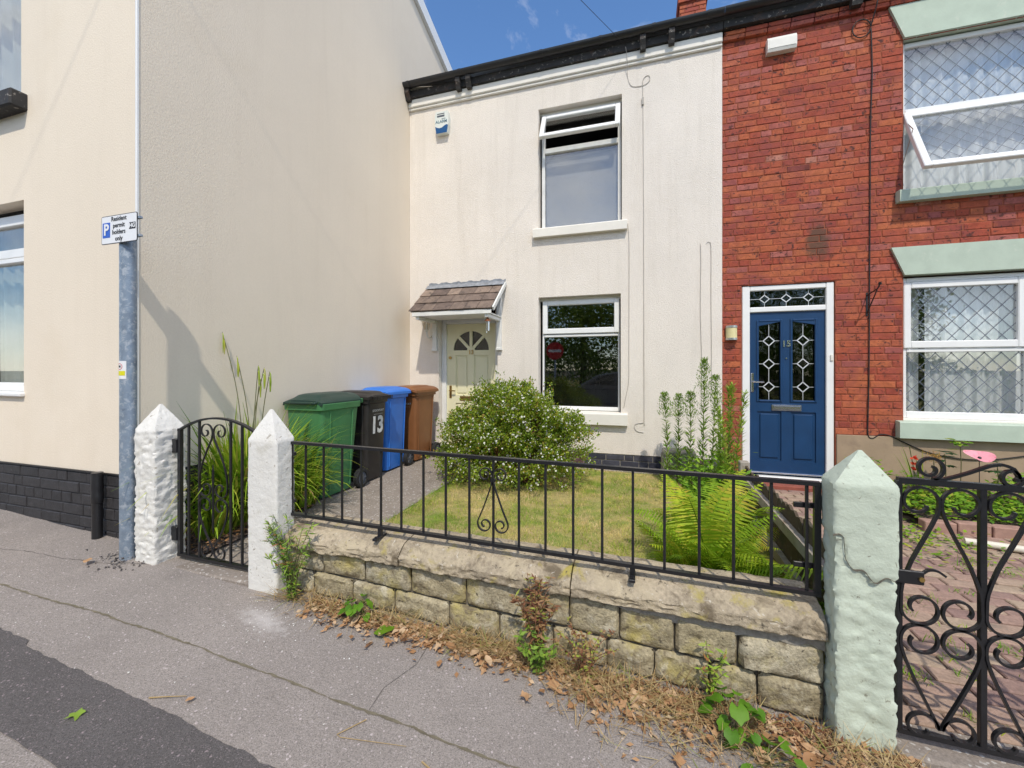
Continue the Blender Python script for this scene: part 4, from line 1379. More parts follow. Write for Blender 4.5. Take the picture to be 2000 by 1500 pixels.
# wind chime under the canopy
wc = thing('wind_chime', 'tiny copper wind chime hanging under the door canopy', 'wind chime', (-1.93, 5.12, 2.0))
mb = MB().tube([(-1.93, 5.12, 2.055), (-1.93, 5.12, 1.985)], .002, 5)
mb.build('string', 'cable_black', wc)
MB().tube([(-1.93, 5.12, 1.995), (-1.93, 5.12, 1.985), (-1.93, 5.12, 1.945), (-1.93, 5.12, 1.94)], [.004, .012, .042, .042], 6).build('roof', 'copper', wc)
for dx, dy_ in ((-.016, 0), (.012, .014), (.012, -.014)):
    MB().tube([(-1.93 + dx, 5.12 + dy_, 1.935), (-1.93 + dx, 5.12 + dy_, 1.80 + dx)], .006, 8).build('pipe', 'chrome', wc)

# lantern left of the door
lt = thing('wall_lantern', 'white carriage lantern on a curved arm beside the pale yellow door', 'lamp', (-3.0, FY, 1.85))
mb = MB().prism([(-3.03 + .03, 1.74), (-2.975 + .0, 1.76), (-2.965, 1.83), (-2.975, 1.90), (-3.0, 1.925), (-3.025, 1.90), (-3.035, 1.83), (-3.025, 1.76)], FY - .02, FY - .001)
mb.build('back_plate', 'lamp_white', lt)
mb = MB().tube([(-3.0, FY - .02, 1.80), (-3.0, FY - .07, 1.765), (-3.005, FY - .12, 1.775), (-3.01, FY - .15, 1.82), (-3.01, FY - .16, 1.865)], [.014, .012, .012, .012, .016], 8)
mb.build('arm', 'lamp_white', lt, smooth=True)
cx_, cy_ = -3.01, FY - .16
def hexring(r, z, n=6):
    return [(cx_ + r * math.cos(2 * math.pi * k / n), cy_ + r * math.sin(2 * math.pi * k / n), z) for k in range(n)]
mb = MB()
for (r0, z0, r1, z1) in ((.030, 1.865, .042, 1.885), (.088, 2.045, .092, 2.055), (.092, 2.055, .045, 2.10), (.045, 2.10, .02, 2.12), (.02, 2.12, .006, 2.15)):
    a, b = hexring(r0, z0), hexring(r1, z1)
    mb.add(a + b, [(k, (k + 1) % 6, 6 + (k + 1) % 6, 6 + k) for k in range(6)])
for k in range(6):
    a, b = hexring(.042, 1.885)[k], hexring(.088, 2.045)[k]
    mb.tube([a, b], .005, 5)
mb.build('lantern_frame', 'lamp_white', lt)
a, b = hexring(.040, 1.886), hexring(.085, 2.044)
MB().add(a + b, [(k, (k + 1) % 6, 6 + (k + 1) % 6, 6 + k) for k in range(6)]).build('lantern_glass', 'lamp_glass', lt)
MB().tube([(cx_, cy_, 1.88), (cx_, cy_, 1.90), (cx_, cy_, 1.96), (cx_, cy_, 1.98)], [.012, .024, .024, .008], 8).build('bulb', 'lamp_white', lt, smooth=True)

# half-round lamp by the blue door
lp = thing('half_round_lamp', 'half-round cream wall light with steel bands beside the blue door', 'lamp', (1.045, BY, 1.745))
def half(r, z0, z1, m_, nm):
    n = 12
    poly = [(1.045 + r * math.cos(math.pi + math.pi * k / n), BY - .012 + r * 1.15 * math.sin(math.pi + math.pi * k / n)) for k in range(n + 1)]
    vs = [(x, y, z0) for x, y in poly] + [(x, y, z1) for x, y in poly]
    m = len(poly)
    fs = [tuple(range(m))[::-1], tuple(range(m, 2 * m))] + [(k, k + 1, m + k + 1, m + k) for k in range(m - 1)] + [(m - 1, 0, m, 2 * m - 1)]
    MB().add(vs, fs).build(nm, m_, lp)
half(.062, 1.684, 1.806, 'lamp_yellow', 'shade')
half(.066, 1.806, 1.832, 'steel', 'top_band')
half(.066, 1.658, 1.684, 'steel', 'bottom_band')

# alarm boxes
ab = thing('alarm_box', 'white and blue alarm box under the eaves of the white house', 'alarm box', (-2.81, FY, 4.95))
out = [(-2.905, 5.105), (-2.918, 5.02), (-2.915, 4.90), (-2.895, 4.785), (-2.72, 4.785), (-2.70, 4.90), (-2.697, 5.02), (-2.71, 5.105)]
MB().prism(out, FY - .075, FY - .001).build('case', 'alarm_body', ab)
MB().prism([(-2.912, 4.892), (-2.893, 4.787), (-2.722, 4.787), (-2.703, 4.892), (-2.73, 4.905), (-2.76, 4.893), (-2.80, 4.868), (-2.84, 4.862), (-2.875, 4.872)][0:9], FY - .0765, FY - .0752).build('blue_wave', 'alarm_blue', ab)
box('vent_slot', 'hub', ab, -2.88, -2.76, FY - .0768, FY - .0752, 5.065, 5.078)
box('vent_slot', 'hub', ab, -2.88, -2.76, FY - .0768, FY - .0752, 5.025, 5.052)
text('lettering', 'ALARM', .058, (-2.812, FY - .0772, 4.955), 'alarm_text', ab, bold=.001)
text('lettering', 'security', .020, (-2.775, FY - .0772, 4.998), 'alarm_text', ab)
ab = thing('plain_alarm_box', 'plain cream bell box high on the red brick wall', 'alarm box', (1.565, BY, 5.1))
prof = [(BY - .001, 5.018), (BY - .075, 5.018), (BY - .088, 5.05), (BY - .088, 5.15), (BY - .07, 5.185), (BY - .001, 5.19)]
MB().prism_x(prof, 1.415, 1.712).build('case', 'lamp_white', ab)
MB().prism_x([(BY - .091, 5.052), (BY - .091, 5.148), (BY - .0885, 5.148), (BY - .0885, 5.052)], 1.43, 1.697).build('cover', 'lamp_white', ab)

# cables
def cable(name, label, pts, r, material, cat='cable'):
    o = MB().tube(pts, r, 6).build(name, material, None, smooth=True)
    return tag(o, label, cat)
def spline(ctrl, n=8):
    pts = [Vector(c) for c in ctrl]
    out = []
    for i in range(len(pts) - 1):
        p0, p1, p2, p3 = pts[max(i - 1, 0)], pts[i], pts[i + 1], pts[min(i + 2, len(pts) - 1)]
        for k in range(n):
            t = k / n
            out.append(0.5 * ((2 * p1) + (-p0 + p2) * t + (2 * p0 - 5 * p1 + 4 * p2 - p3) * t * t + (-p0 + 3 * p1 - 3 * p2 + p3) * t ** 3))
    out.append(pts[-1])
    return out
yc = FY - .006
pts = spline([(-.19, FY - .088, 5.44), (-.17, FY - .06, 5.27), (-.17, yc, 5.12), (-.12, yc, 4.98), (.02, yc, 4.955), (.10, yc, 5.0), (.10, yc, 5.06), (.06, yc, 5.07), (.02, yc, 5.02), (.02, yc, 4.93), (.02, yc, 4.80)], 8)
pts += spline([(.022, yc, 4.80), (.026, yc, 4.2), (.03, yc, 3.4), (.032, yc, 2.6), (.034, yc, 1.8), (.036, yc, .68), (.03, yc, .62), (-.06, yc, .60), (-.085, yc, .555), (-.05, yc, .505), (.03, yc, .49)], 6)
cable('telephone_cable', 'thin pale cable clipped down the white wall right of the windows', pts, .0035, 'cable_grey')
o = MB().box(.008, .034, FY - .025, FY - .0015, 4.70, 4.80, .005).build('cable_joint', 'cable_grey')
tag(o, 'small grey junction box on the pale wall cable', 'junction box')
cable('sill_cable', 'thin pale cable running down from the upper sill corner to the lower window', spline([(-.165, yc, 3.20), (-.15, yc, 2.9), (-.15, yc, 2.2), (-.152, yc, 1.5), (-.155, yc, 1.15), (-.19, yc, .95), (-.215, yc, .80)], 6), .0035, 'cable_grey')
cable('hooked_cable', 'faint hooked cable end on the white wall near the brick boundary, left one', spline([(.70, yc, 2.86), (.705, yc, 2.6), (.70, yc, 2.0), (.715, yc, 1.4), (.71, yc, .8)], 6), .003, 'cable_grey')
cable('hooked_cable', 'faint hooked cable end on the white wall near the brick boundary, right one', spline([(.77, yc, 2.86), (.80, yc, 2.87), (.82, yc, 2.78), (.82, yc, 2.2), (.825, yc, 1.5), (.82, yc, .9)], 6), .003, 'cable_grey')
yk = BY - .012
pts = [(2.44 + .085 * math.cos(a) - .085, yk - .004, 5.12 + .10 * math.sin(a)) for a in [i * .35 for i in range(18)]]
pts = [(2.475, FY - .09, 5.42), (2.47, FY - .06, 5.30)] + pts
pts += spline([(2.445, yk, 5.12), (2.455, yk, 4.6), (2.44, yk, 4.0), (2.435, yk, 3.0), (2.43, yk, 2.0), (2.425, yk, 1.2), (2.415, yk, .70), (2.42, yk, .56), (2.46, yk, .535), (2.50, yk, .565), (2.54, yk, .585), (2.62, yk, .57), (2.75, yk - .01, .50), (2.95, yk - .01, .41), (3.2, yk - .01, .36), (3.5, yk - .01, .37), (3.9, yk - .01, .46)], 8)
cable('aerial_cable', 'black cable running down the red brick wall and under the green sill', pts, .006, 'cable_black')
A, B = Vector((-.19, 5.50, 5.45)), Vector((-7.4, -6.0, 7.3))
pts = [A + (B - A) * (i / 24) + Vector((0, 0, -.25 * math.sin(math.pi * i / 24))) for i in range(25)]
cable('overhead_wire', 'black overhead wire crossing the blue sky to the white house eaves', pts, .0028, 'cable_black', 'wire')

# hanging basket bracket
bk = thing('basket_bracket', 'empty black hanging basket bracket on the brick wall', 'bracket', (2.41, BY, 2.05))
mb = MB().box(2.402, 2.418, BY - .008, BY - .0005, 1.90, 2.16, .002)
mb.build('back_bar', 'iron', bk)
mb = MB().tube([(2.41, BY - .006, 2.13), (2.41, BY - .22, 2.165), (2.41, BY - .25, 2.185), (2.41, BY - .265, 2.215)], .007, 6)
mb.build('arm', 'iron', bk)
MB().tube([(2.41, BY - .006, 1.93), (2.41, BY - .215, 2.155)], .006, 6).build('brace', 'iron', bk)
MB().tube([(2.41, BY - .265, 2.205), (2.41, BY - .275, 2.225)], [.016, .012], 8).build('knob', 'iron', bk)

# ================================================================== FRONT BOUNDARY
def pillar(name, label, x0, x1, y0, y1, zb, zs, za, material, amp, seed, crack=None, ax=None):
    """stone gatepost: rough shaft, chamfered shoulders and a pyramid cap, displaced as one skin"""
    t = thing(name, label, 'gatepost', ((x0 + x1) / 2, (y0 + y1) / 2, zb))
    cx, cy = (x0 + x1) / 2, (y0 + y1) / 2
    if ax: cx = ax
    nz, nn = 90, 14
    mb = MB()
    rings = []
    def ring(s, z, px=cx, py=cy):
        pts = []
        c = 0.10
        for k, (a, b) in enumerate((((x0, y0), (x1, y0)), ((x1, y0), (x1, y1)), ((x1, y1), (x0, y1)), ((x0, y1), (x0, y0)))):
            for i in range(nn):
                f = i / nn
                if i == 0: f = 0.0
                x, y = a[0] + (b[0] - a[0]) * f, a[1] + (b[1] - a[1]) * f
                pts.append((px + (x - px) * s, py + (y - py) * s, z))
        return pts
    zz = [zb - .15 + (zs - zb + .15) * (i / nz) for i in range(nz + 1)]
    for z in zz:
        rings.append(ring(1.0, z))
    ncap = 16
    for i in range(1, ncap + 1):
        f = i / ncap
        s = 1 - f * .94
        rings.append(ring(max(s, .04), zs + (za - zs) * (f ** 0.97)))
    vs = []
    for r_ in rings:
        for p in r_:
            d = Vector((p[0] - (x0 + x1) / 2, p[1] - (y0 + y1) / 2, 0))
            d.normalize()
            a = amp if p[2] < zs - .01 else amp * .35
            if crack and p[2] > crack(p[0], p[1]): a *= .45
            q = (p[0] + seed, p[1], p[2])
            h = a * (fbm(q, 9, 3) * .6 + 0.9 * fbm((q[0], q[1], q[2] * 1.6), 24, 4) + .5 * fbm(q, 70, 2))
            # soften the arrises
            ex = min(abs(p[0] - x0), abs(p[0] - x1)); ey = min(abs(p[1] - y0), abs(p[1] - y1))
            if ex < .004 and ey < .004: h -= .006
            if crack and p[2] < zs:
                cz = crack(p[0], p[1])
                if p[2] < cz: h -= .009
            vs.append((p[0] + d.x * h, p[1] + d.y * h, p[2] + .3 * h))
    m = 4 * nn
    fs = []
    for j in range(len(rings) - 1):
        for k in range(m):
            k2 = (k + 1) % m
            fs.append((j * m + k, j * m + k2, (j + 1) * m + k2, (j + 1) * m + k))
    fs.append(tuple((len(rings) - 1) * m + k for k in range(m)))
    mb.add(vs, fs)
    mb.build('post', material, t, smooth=True, auto=38)
    return t
pz = lambda x: pave_z(x, 1.87)
pA = pillar('gatepost', 'rough white gatepost standing at the corner of the cream house', -3.135, -2.945, 1.835, 2.03, pz(-3.04), .905, 1.072, 'pillar_white', .0095, 3.0)
pB = pillar('gatepost', 'smooth white gatepost between the garden gate and the stone wall', -2.195, -1.978, 1.85, 1.985, pz(-2.08), .885, 1.066, 'pillar_white', .0022, 17.0, ax=-2.085)
def crk(x, y):
    return .575 + .05 * math.sin((x - .69) * 17 + 2.2) + .012 * math.sin(x * 90) + (.07 if x < .725 else 0) * (1 if y > 1.80 else 0)
pC = pillar('gatepost', 'pale green painted gatepost with a crack across its face', .693, .896, 1.85, 1.975, pz(.8), .868, .992, 'pillar_green', .008, 31.0, crk, ax=.80)

mb = MB()
cps = [(.690 + .192 * i / 40) for i in range(41)]
vs = []
for i, x in enumerate(cps):
    z = crk(x, 1.85)
    w_ = .0018 * (.5 + abs(fbm((x * 9, 3, 1), 3, 2)) * 2) * min(1, (40 - i) / 8 + .2)
    vs += [(x, 1.8472, z - w_), (x, 1.8472, z + w_), (x, 1.853, z + w_), (x, 1.853, z - w_)]
fs = []
for i in range(40):
    for k in range(4):
        fs.append((4 * i + k, 4 * i + (k + 1) % 4, 4 * i + 4 + (k + 1) % 4, 4 * i + 4 + k))
mb.add(vs, fs)
mb.build('crack', 'joint_dark', pC)

# ---- stone garden wall
sw = thing('stone_wall', 'low garden wall of rock-faced sandstone blocks with a worn coping', 'wall', (-.64, 2.0, pave_z(-.64)))
WY = 1.945
def wz(x, f):
    """height of course line f (0 = coping underside ... ) at x"""
    top = .262 - (x + 1.97) * .0085
    return top
def stone(x0, x1, z00, z01, z10, z11, seed):
    """one block: z00/z01 bottom left/right, z10/z11 top left/right, quarry-faced front"""
    mb = MB(random.random())
    nu, nv = 20, 10
    bulge = random.uniform(.004, .011)
    px, pz_ = random.uniform(.2, .8), random.uniform(.45, .75)
    tx, tz = random.uniform(-.012, .012), random.uniform(-.006, .014)
    rnd_ = random.uniform(.012, .022)
    def fn(u, v):
        # round the four corners in plan, keep the arrises fairly crisp
        x = x0 + (x1 - x0) * u
        zl = z00 + (z01 - z00) * u
        zh = z10 + (z11 - z10) * u
        z = zl + (zh - zl) * v
        e = min(u, 1 - u) * (x1 - x0)
        g = min(v, 1 - v) * (zh - zl)
        if e < rnd_ and v in (0.0, 1.0):
            z += (1 if v == 0 else -1) * (rnd_ - e) * .55
        if g < rnd_ and u in (0.0, 1.0):
            x += (1 if u == 0 else -1) * (rnd_ - g) * .45
        x += .004 * fbm((seed, z * 1.0, x * 3), 14, 2) * (1 if u in (0.0, 1.0) else .3)
        z += .005 * fbm((x, seed, 5), 11, 2) * (1 if v in (0.0, 1.0) else .3)
        edge = min(1, e / .012) * min(1, g / .010)
        ch_ = fbm((x * 1.2 + seed, z * 2.2, seed), 8, 4)
        r = edge * (.008 + bulge * (1 - 1.6 * (u - px) ** 2) * (1 - 1.3 * (v - pz_) ** 2) + tx * (u - .5) + tz * (v - .5) + .012 * ch_ + .006 * fbm((x + seed, z * 1.5, 3), 30, 3))
        return (x, WY + .004 * (1 - edge) - max(r, -.004), z)
    mb.grid(fn, nu, nv)
    b = [(x0 + .004, WY + .005, z00 + .004), (x1 - .004, WY + .005, z01 + .004), (x1 - .004, WY + .005, z11 - .004), (x0 + .004, WY + .005, z10 - .004)]
    B_ = [(x, y + .10, z) for x, y, z in b]
    mb.add(b + B_, [(0, 4, 5, 1), (1, 5, 6, 2), (2, 6, 7, 3), (3, 7, 4, 0), (4, 7, 6, 5)])
    return mb.build('stone', 'stone', sw, smooth=True, auto=60)
def lineA(x): return .272 - (x + 1.97) * .0090 - (.035 if x > -.2 else 0) * min(1, (x + .2) / .5 if x > -.2 else 0)      # top of course 1
def lineB(x): return .148 - (x + 1.97) * .0405
def lineC(x): return .022 - (x + 1.97) * .0480
def lineD(x): return -.10 - (x + 1.97) * .0480
jt = .0035
def course(xs, top, bot, seed):
    for i, (a, b) in enumerate(zip(xs, xs[1:])):
        k = random.uniform(-.004, .004)
        stone(a + jt, b - jt, bot(a) + jt, bot(b) + jt + k, top(a) - jt, top(b) - jt + k, seed + i * 3.7)
course([-1.975, -1.735, -1.455, -1.167, -.849, -.526, -.322, -.094, .140, .388, .697], lineA, lineB, 1)
course([-1.975, -1.802, -1.536, -1.267, -.946, -.671, -.400, -.150, .056, .277, .460, .697], lineB, lineC, 50)
course([-1.975, -1.66, -1.43, -1.12, -.86, -.55, -.30, -.02, .22, .50, .697], lineC, lineD, 90)
mb = MB()
def core(u, v):
    x = -1.98 + 2.68 * u
    return (x, WY + .016 + .003 * fbm((x, v, 0), 14, 2), -.3 + (.285 - .02 * u + .3) * v)
mb.grid(core, 60, 12)
mb.box(-1.98, .698, WY + .03, 2.14, -.35, .245)
mb.build('mortar_core', 'joint_dark', sw)
# bedding of mortar squeezed under the coping at the right-hand end
mb = MB()
def bed(u, v):
    x = -.25 + .945 * u
    th = .012 + .040 * min(1, u * 2.2)
    z1 = .268 - (x + 1.97) * .0085
    return (x, WY - .012 + .006 * fbm((x, v, 5), 16, 3), z1 - th * (1 - v) * (1 + .35 * fbm((x, 0, 2), 9, 3)))
mb.grid(bed, 80, 4).build('mortar_bed', 'mortar_grey', sw, smooth=True)
def cop_top(x): return .385 - (x + 1.97) * .0145
def coping(xa, xb, seed):
    mb = MB()
    prof = [(2.185, -.10), (2.19, -.01), (2.17, .0), (2.10, .004), (2.05, .003), (2.0, .001), (1.975, -.004), (1.955, -.012), (1.938, -.022), (1.922, -.034), (1.910, -.043), (1.902, -.051)]
    prof += [(1.897, -.051 - .0065 * k) for k in range(1, 9)] + [(1.902, -.107), (1.915, -.111), (1.94, -.113), (2.0, -.114), (2.18, -.112)]
    nu = int((xb - xa) / .011)
    m = len(prof)
    def fn(u, v):
        k = min(int(round(v * m)), m) % m
        y, dz = prof[k]
        x = xa + (xb - xa) * u
        front = y < 1.96
        w = min(1, max(0, (1.965 - y) / .06))
        th = (.010 * fbm((x, 7, seed), 2.6, 2))
        zz = cop_top(x) + dz * (1 + th * 4 if dz < -.02 else 1) + .004 * fbm((x + seed, y, 1), 8, 3) + .002 * fbm((x + seed, y, 1), 40, 2)
        if front:
            d2 = dz + .016 * fbm((x * .8, seed, 2), 4, 3)
            led = ((d2 * 52) % 1.0)
            h = .008 * fbm((x * .7 + seed, dz * 2.0, 0), 7, 4) + .007 * fbm((x + seed, dz * 3, 4), 24, 3) + .004 * (led - .5) * (1 + fbm((x, seed, 9), 6, 2)) * (1 if dz < -.05 else 0) + .008 * fbm((x, seed, 0), 2.2, 2)
            return (x, y - w * h, zz + w * .005 * fbm((x, dz * 3, seed), 15, 2))
        return (x, y, zz)
    mb.grid(fn, nu, m)
    f0 = [fn(0, k / m) for k in range(m)]
    f1 = [fn(1, k / m) for k in range(m)]
    mb.add(f0, [tuple(range(m))])
    mb.add(f1, [tuple(range(m))[::-1]])
    return mb.build('coping_slab', 'coping', sw, smooth=True, auto=60)
coping(-1.965, -1.22, 2); coping(-1.212, -.315, 9); coping(-.308, .692, 21)

# ---- railings
rl_ = thing('garden_railings', 'black iron railings with one scrolled bar along the stone wall', 'railings', (-.67, 1.96, .43))
RY = 1.965
def rt(x): return .868 - (x + 2.03) * .0105
def rb(x): return .447 - (x + 2.03) * .0190
XA, XZ = -2.04, .688
for nm, fn_ in (('top_rail', rt), ('bottom_rail', rb)):
    mb = MB()
    mb.bar([(XA + (XZ - XA) * i / 12, RY, fn_(XA + (XZ - XA) * i / 12)) for i in range(13)], .026, .016)
    mb.build(nm, 'iron', rl_)
for x in (XA + .008, XZ - .010):
    MB().box(x - .012, x + .012, RY - .011, RY + .011, rb(x), rt(x), .002).build('end_post', 'iron', rl_)
bx = [-1.978, -1.880, -1.752, -1.624, -1.494, -1.367, -1.239, -1.105, -.974, -.841, -.710, -.576, -.442, -.308, -.173, -.036, .099, .241, .375, .516, .642]
for x in bx:
    MB().tube([(x, RY, rb(x)), (x, RY, rt(x))], .0068, 6).build('baluster', 'iron', rl_)
for (z) in (.80, .52):
    MB().box(-2.03, -1.962, RY - .004, RY + .016, z - .010, z + .010, .002).build('fixing_lug', 'iron', rl_)
for z in (.745, .50):
    MB().box(.60, .685, RY + .012, RY + .022, z - .011, z + .011, .002).build('fixing_lug', 'iron', rl_)
for x in (-1.372, -.038):
    mb = MB().box(x - .012, x + .012, RY - .010, RY + .010, cop_top(x) + .004, rb(x) - .006, .002)
    mb.box(x - .013, x + .013, RY - .055, RY + .045, cop_top(x) - .002, cop_top(x) + .012, .002)
    mb.disc((x, RY - .040, cop_top(x) + .014), .007, 'z', 8, .008)
    mb.build('foot', 'iron', rl_)
def spiral(cx, cz, r0, r1, a0, a1, y, n=26):
    return [(cx + (r0 + (r1 - r0) * i / n) * math.cos(a0 + (a1 - a0) * i / n), y, cz + (r0 + (r1 - r0) * i / n) * math.sin(a0 + (a1 - a0) * i / n)) for i in range(n + 1)]
xs_ = -.710
for s in (-1, 1):
    # top curl, long tapering leg, bottom curl: one bent bar on either side of the baluster
    top = spiral(xs_ + s * .040, .772, .012, .037, R(90) + s * R(300), (R(180) if s > 0 else R(0)) - s * R(0), RY - .010, 24)
    top = [(xs_ + s * (.041 + r * math.cos(a)), RY - .010, .772 + r * math.sin(a)) for r, a in [(.012 + .026 * i / 26, R(-40) + R(470) * (i / 26) - R(250)) for i in range(27)]]
    leg = [(xs_ + s * .004, RY - .010, .74), (xs_ + s * .018, RY - .010, .69), (xs_ + s * .052, RY - .010, .60), (xs_ + s * .076, RY - .010, .545)]
    bot = [(xs_ + s * (.042 + r * math.cos(a)), RY - .010, .522 + r * math.sin(a)) for r, a in [(.040 - .028 * i / 26, R(20) - R(460) * (i / 26)) for i in range(27)]]
    pts = [Vector(p) for p in (top + leg + bot)]
    MB().bar(spline(pts, 2), .012, .0055).build('scroll', 'iron', rl_)
MB().box(xs_ - .012, xs_ + .012, RY - .014, RY + .008, .735, .752, .002).build('collar', 'iron', rl_)

# ---- small arched gate by the cream house
gt = thing('arched_gate', 'small arched black iron gate between the two white gateposts', 'gate', (-2.55, 1.95, .07))
GY = 1.955
gx0, gx1, gz0 = -2.905, -2.215, .088
MB().box(gx0, gx0 + .026, GY - .012, GY + .012, gz0 - .005, .915, .002).build('stile', 'iron', gt)
MB().box(gx1 - .026, gx1, GY - .012, GY + .012, gz0 - .010, .905, .002).build('stile', 'iron', gt)
MB().bar([(gx0, GY, gz0), (gx1, GY, gz0 - .010)], .026, .018).build('bottom_rail', 'iron', gt)
cxg = (gx0 + gx1) / 2 + .0
def arch(x): return .90 + .092 * (1 - ((x - cxg) / ((gx1 - gx0) / 2)) ** 2)
MB().bar([(gx0 + (gx1 - gx0) * i / 20, GY, arch(gx0 + (gx1 - gx0) * i / 20)) for i in range(21)], .024, .012).build('arched_rail', 'iron', gt)
for x in (-2.815, -2.720, -2.452, -2.358):
    MB().box(x - .007, x + .007, GY - .006, GY + .006, gz0, arch(x) - .004, .001).build('bar', 'iron', gt)
cg = (-2.720 - 2.452) / 2
def curl(cx, cz, r, a0, turns, y, n=34, r_in=.010):
    return [(cx + (r + (r_in - r) * i / n) * math.cos(a0 + turns * i / n), y, cz + (r + (r_in - r) * i / n) * math.sin(a0 + turns * i / n)) for i in range(n + 1)]
yy = GY - .012
for s in (-1, 1):
    for nm, cz, a0, tr, tail in (('scroll', .905, 0, 1, None), ):
        # lyre: big curl at the top, leg crossing down and out, curl at the waist
        c = [(cg + s * p[0], yy, p[2]) for p in [(x - 0, 0, z) for x, _, z in curl(.062, .905, .058, R(180), -R(430), 0)]][::-1]
        leg = [(cg + s * .012, yy, .86), (cg + s * .045, yy, .80), (cg + s * .085, yy, .72), (cg + s * .116, yy, .63), (cg + s * .122, yy, .55)]
        w_ = [(cg + s * x, yy, z) for x, _, z in curl(.062, .545, .060, R(5), -R(440), 0)]
        MB().bar(spline([Vector(p) for p in c + leg + w_], 2), .010, .006).build('scroll', 'iron', gt)
        c = [(cg + s * x, yy, z) for x, _, z in curl(.062, .435, .060, R(-5), R(440), 0)][::-1]
        leg = [(cg + s * .122, yy, .42), (cg + s * .110, yy, .36), (cg + s * .075, yy, .28), (cg + s * .030, yy, .21), (cg + s * .006, yy, .17)]
        w_ = [(cg + s * x, yy, z) for x, _, z in curl(.060, .150, .056, R(175), R(440), 0)]
        MB().bar(spline([Vector(p) for p in c + leg + w_], 2), .010, .006).build('scroll', 'iron', gt)
MB().tube([(cg, yy, .70), (cg, yy, .66), (cg, yy, .30), (cg, yy, .26)], [.002, .007, .007, .002], 6).build('spindle', 'iron', gt)
for z in (.80, .225):
    MB().box(-2.952, gx0 + .003, GY - .02, GY + .012, z - .045, z + .045, .003).build('hinge', 'iron', gt)

# ---- wide scrolled gate to number 15
wg = thing('scrolled_gate', 'wide black iron gate with scrollwork right of the green gatepost', 'gate', (1.4, 1.93, -.1))
QY = 1.925
u0 = .922
uw = .2475
MB().bar([(u0, QY, .885), (u0 + 4 * uw, QY, .868)], .022, .022).build('top_rail', 'iron', wg)
MB().bar([(u0, QY, -.052), (u0 + 4 * uw, QY, -.085)], .022, .018).build('bottom_rail', 'iron', wg)
MB().box(u0 - .006, u0 + .012, QY - .011, QY + .011, -.052, .885, .002).build('stile', 'iron', wg)
for k in range(1, 5):
    x = u0 + k * uw
    MB().box(x - .010, x + .010, QY - .010, QY + .010, -.07, .875, .002).build('upright', 'iron', wg)
def mir(pts, c, s):
    return [(c + s * p[0], QY - .008, p[1]) for p in pts]
def sp(cx, cz, r, a0, turns, n=30, r_in=.012):
    return [(cx + (r + (r_in - r) * (i / n) ** 2.4) * math.cos(a0 + turns * i / n), cz + (r + (r_in - r) * (i / n) ** 2.4) * math.sin(a0 + turns * i / n)) for i in range(n + 1)]
for k in range(4):
    c = u0 + (k + .5) * uw
    for s in (-1, 1):
        # C scroll under the top rail running down as a diagonal to the waist
        curl_ = sp(.060, .810, .056, R(180), -R(330), 26, .024)[::-1]
        p = curl_ + [(.008, .77), (.045, .68), (.085, .59), (.113, .50), (.117, .455)]
        MB().bar(spline([Vector(q) for q in mir(p, c, s)], 2), .013, .0088).build('scroll', 'iron', wg)
        # pair of open curls at the waist, one above the other
        p2 = [(.117, .455)] + [(x, z) for x, z in sp(.060, .415, .058, R(0), -R(385), 30, .024)]
        MB().bar(spline([Vector(q) for q in mir(p2, c, s)], 2), .013, .0088).build('scroll', 'iron', wg)
        p3 = sp(.060, .298, .058, R(0), R(385), 30, .024)[::-1] + [(.117, .27), (.10, .21), (.055, .10), (.012, .005), (.004, -.02)]
        MB().bar(spline([Vector(q) for q in mir(p3, c, s)], 2), .013, .0088).build('scroll', 'iron', wg)
        p4 = sp(.055, -.018, .048, R(180), -R(330), 24, .022)
        MB().bar(spline([Vector(q) for q in mir(p4, c, s)], 2), .013, .0088).build('scroll', 'iron', wg)
for k in range(2):
    c = u0 + (2 * k + 1) * uw
    for s in (-1, 1):
        p = sp(-.15 + .0, .935, .040, R(-80), R(480), 34, .010)[::-1]
        p = [(x * 1.0, z) for x, z in p] + [(-.11, .897), (-.04, .925), (.02, .955), (.055, .962)] if s < 0 else [(.055, .962), (.085, .95), (.10, .92)] + sp(.082, .918, .030, R(0), -R(420), 26, .010)
        MB().bar(spline([Vector((c + x, QY, z)) for x, z in p], 2), .014, .010).build('crest_scroll', 'iron', wg)
MB().box(.903, .995, QY - .020, QY - .008, .505, .555, .003).build('latch_plate', 'iron', wg)
MB().disc((.985, QY - .022, .528), .009, 'y', 10, .006).build('latch_bolt', 'brass', wg)
MB().bar(spline([Vector((x, QY - .012, z)) for x, z in ((.992, .548), (1.01, .562), (1.035, .562), (1.06, .545))], 5), .010, .008).build('latch_lever', 'iron', wg)
struct(MB().box(.9, 2.05, 1.86, 2.04, -.35, -.098, .01).build('threshold', 'concrete'))
struct(MB().box(-2.95, -2.19, 1.86, 2.02, -.30, .052, .01).build('gate_threshold', 'concrete'))

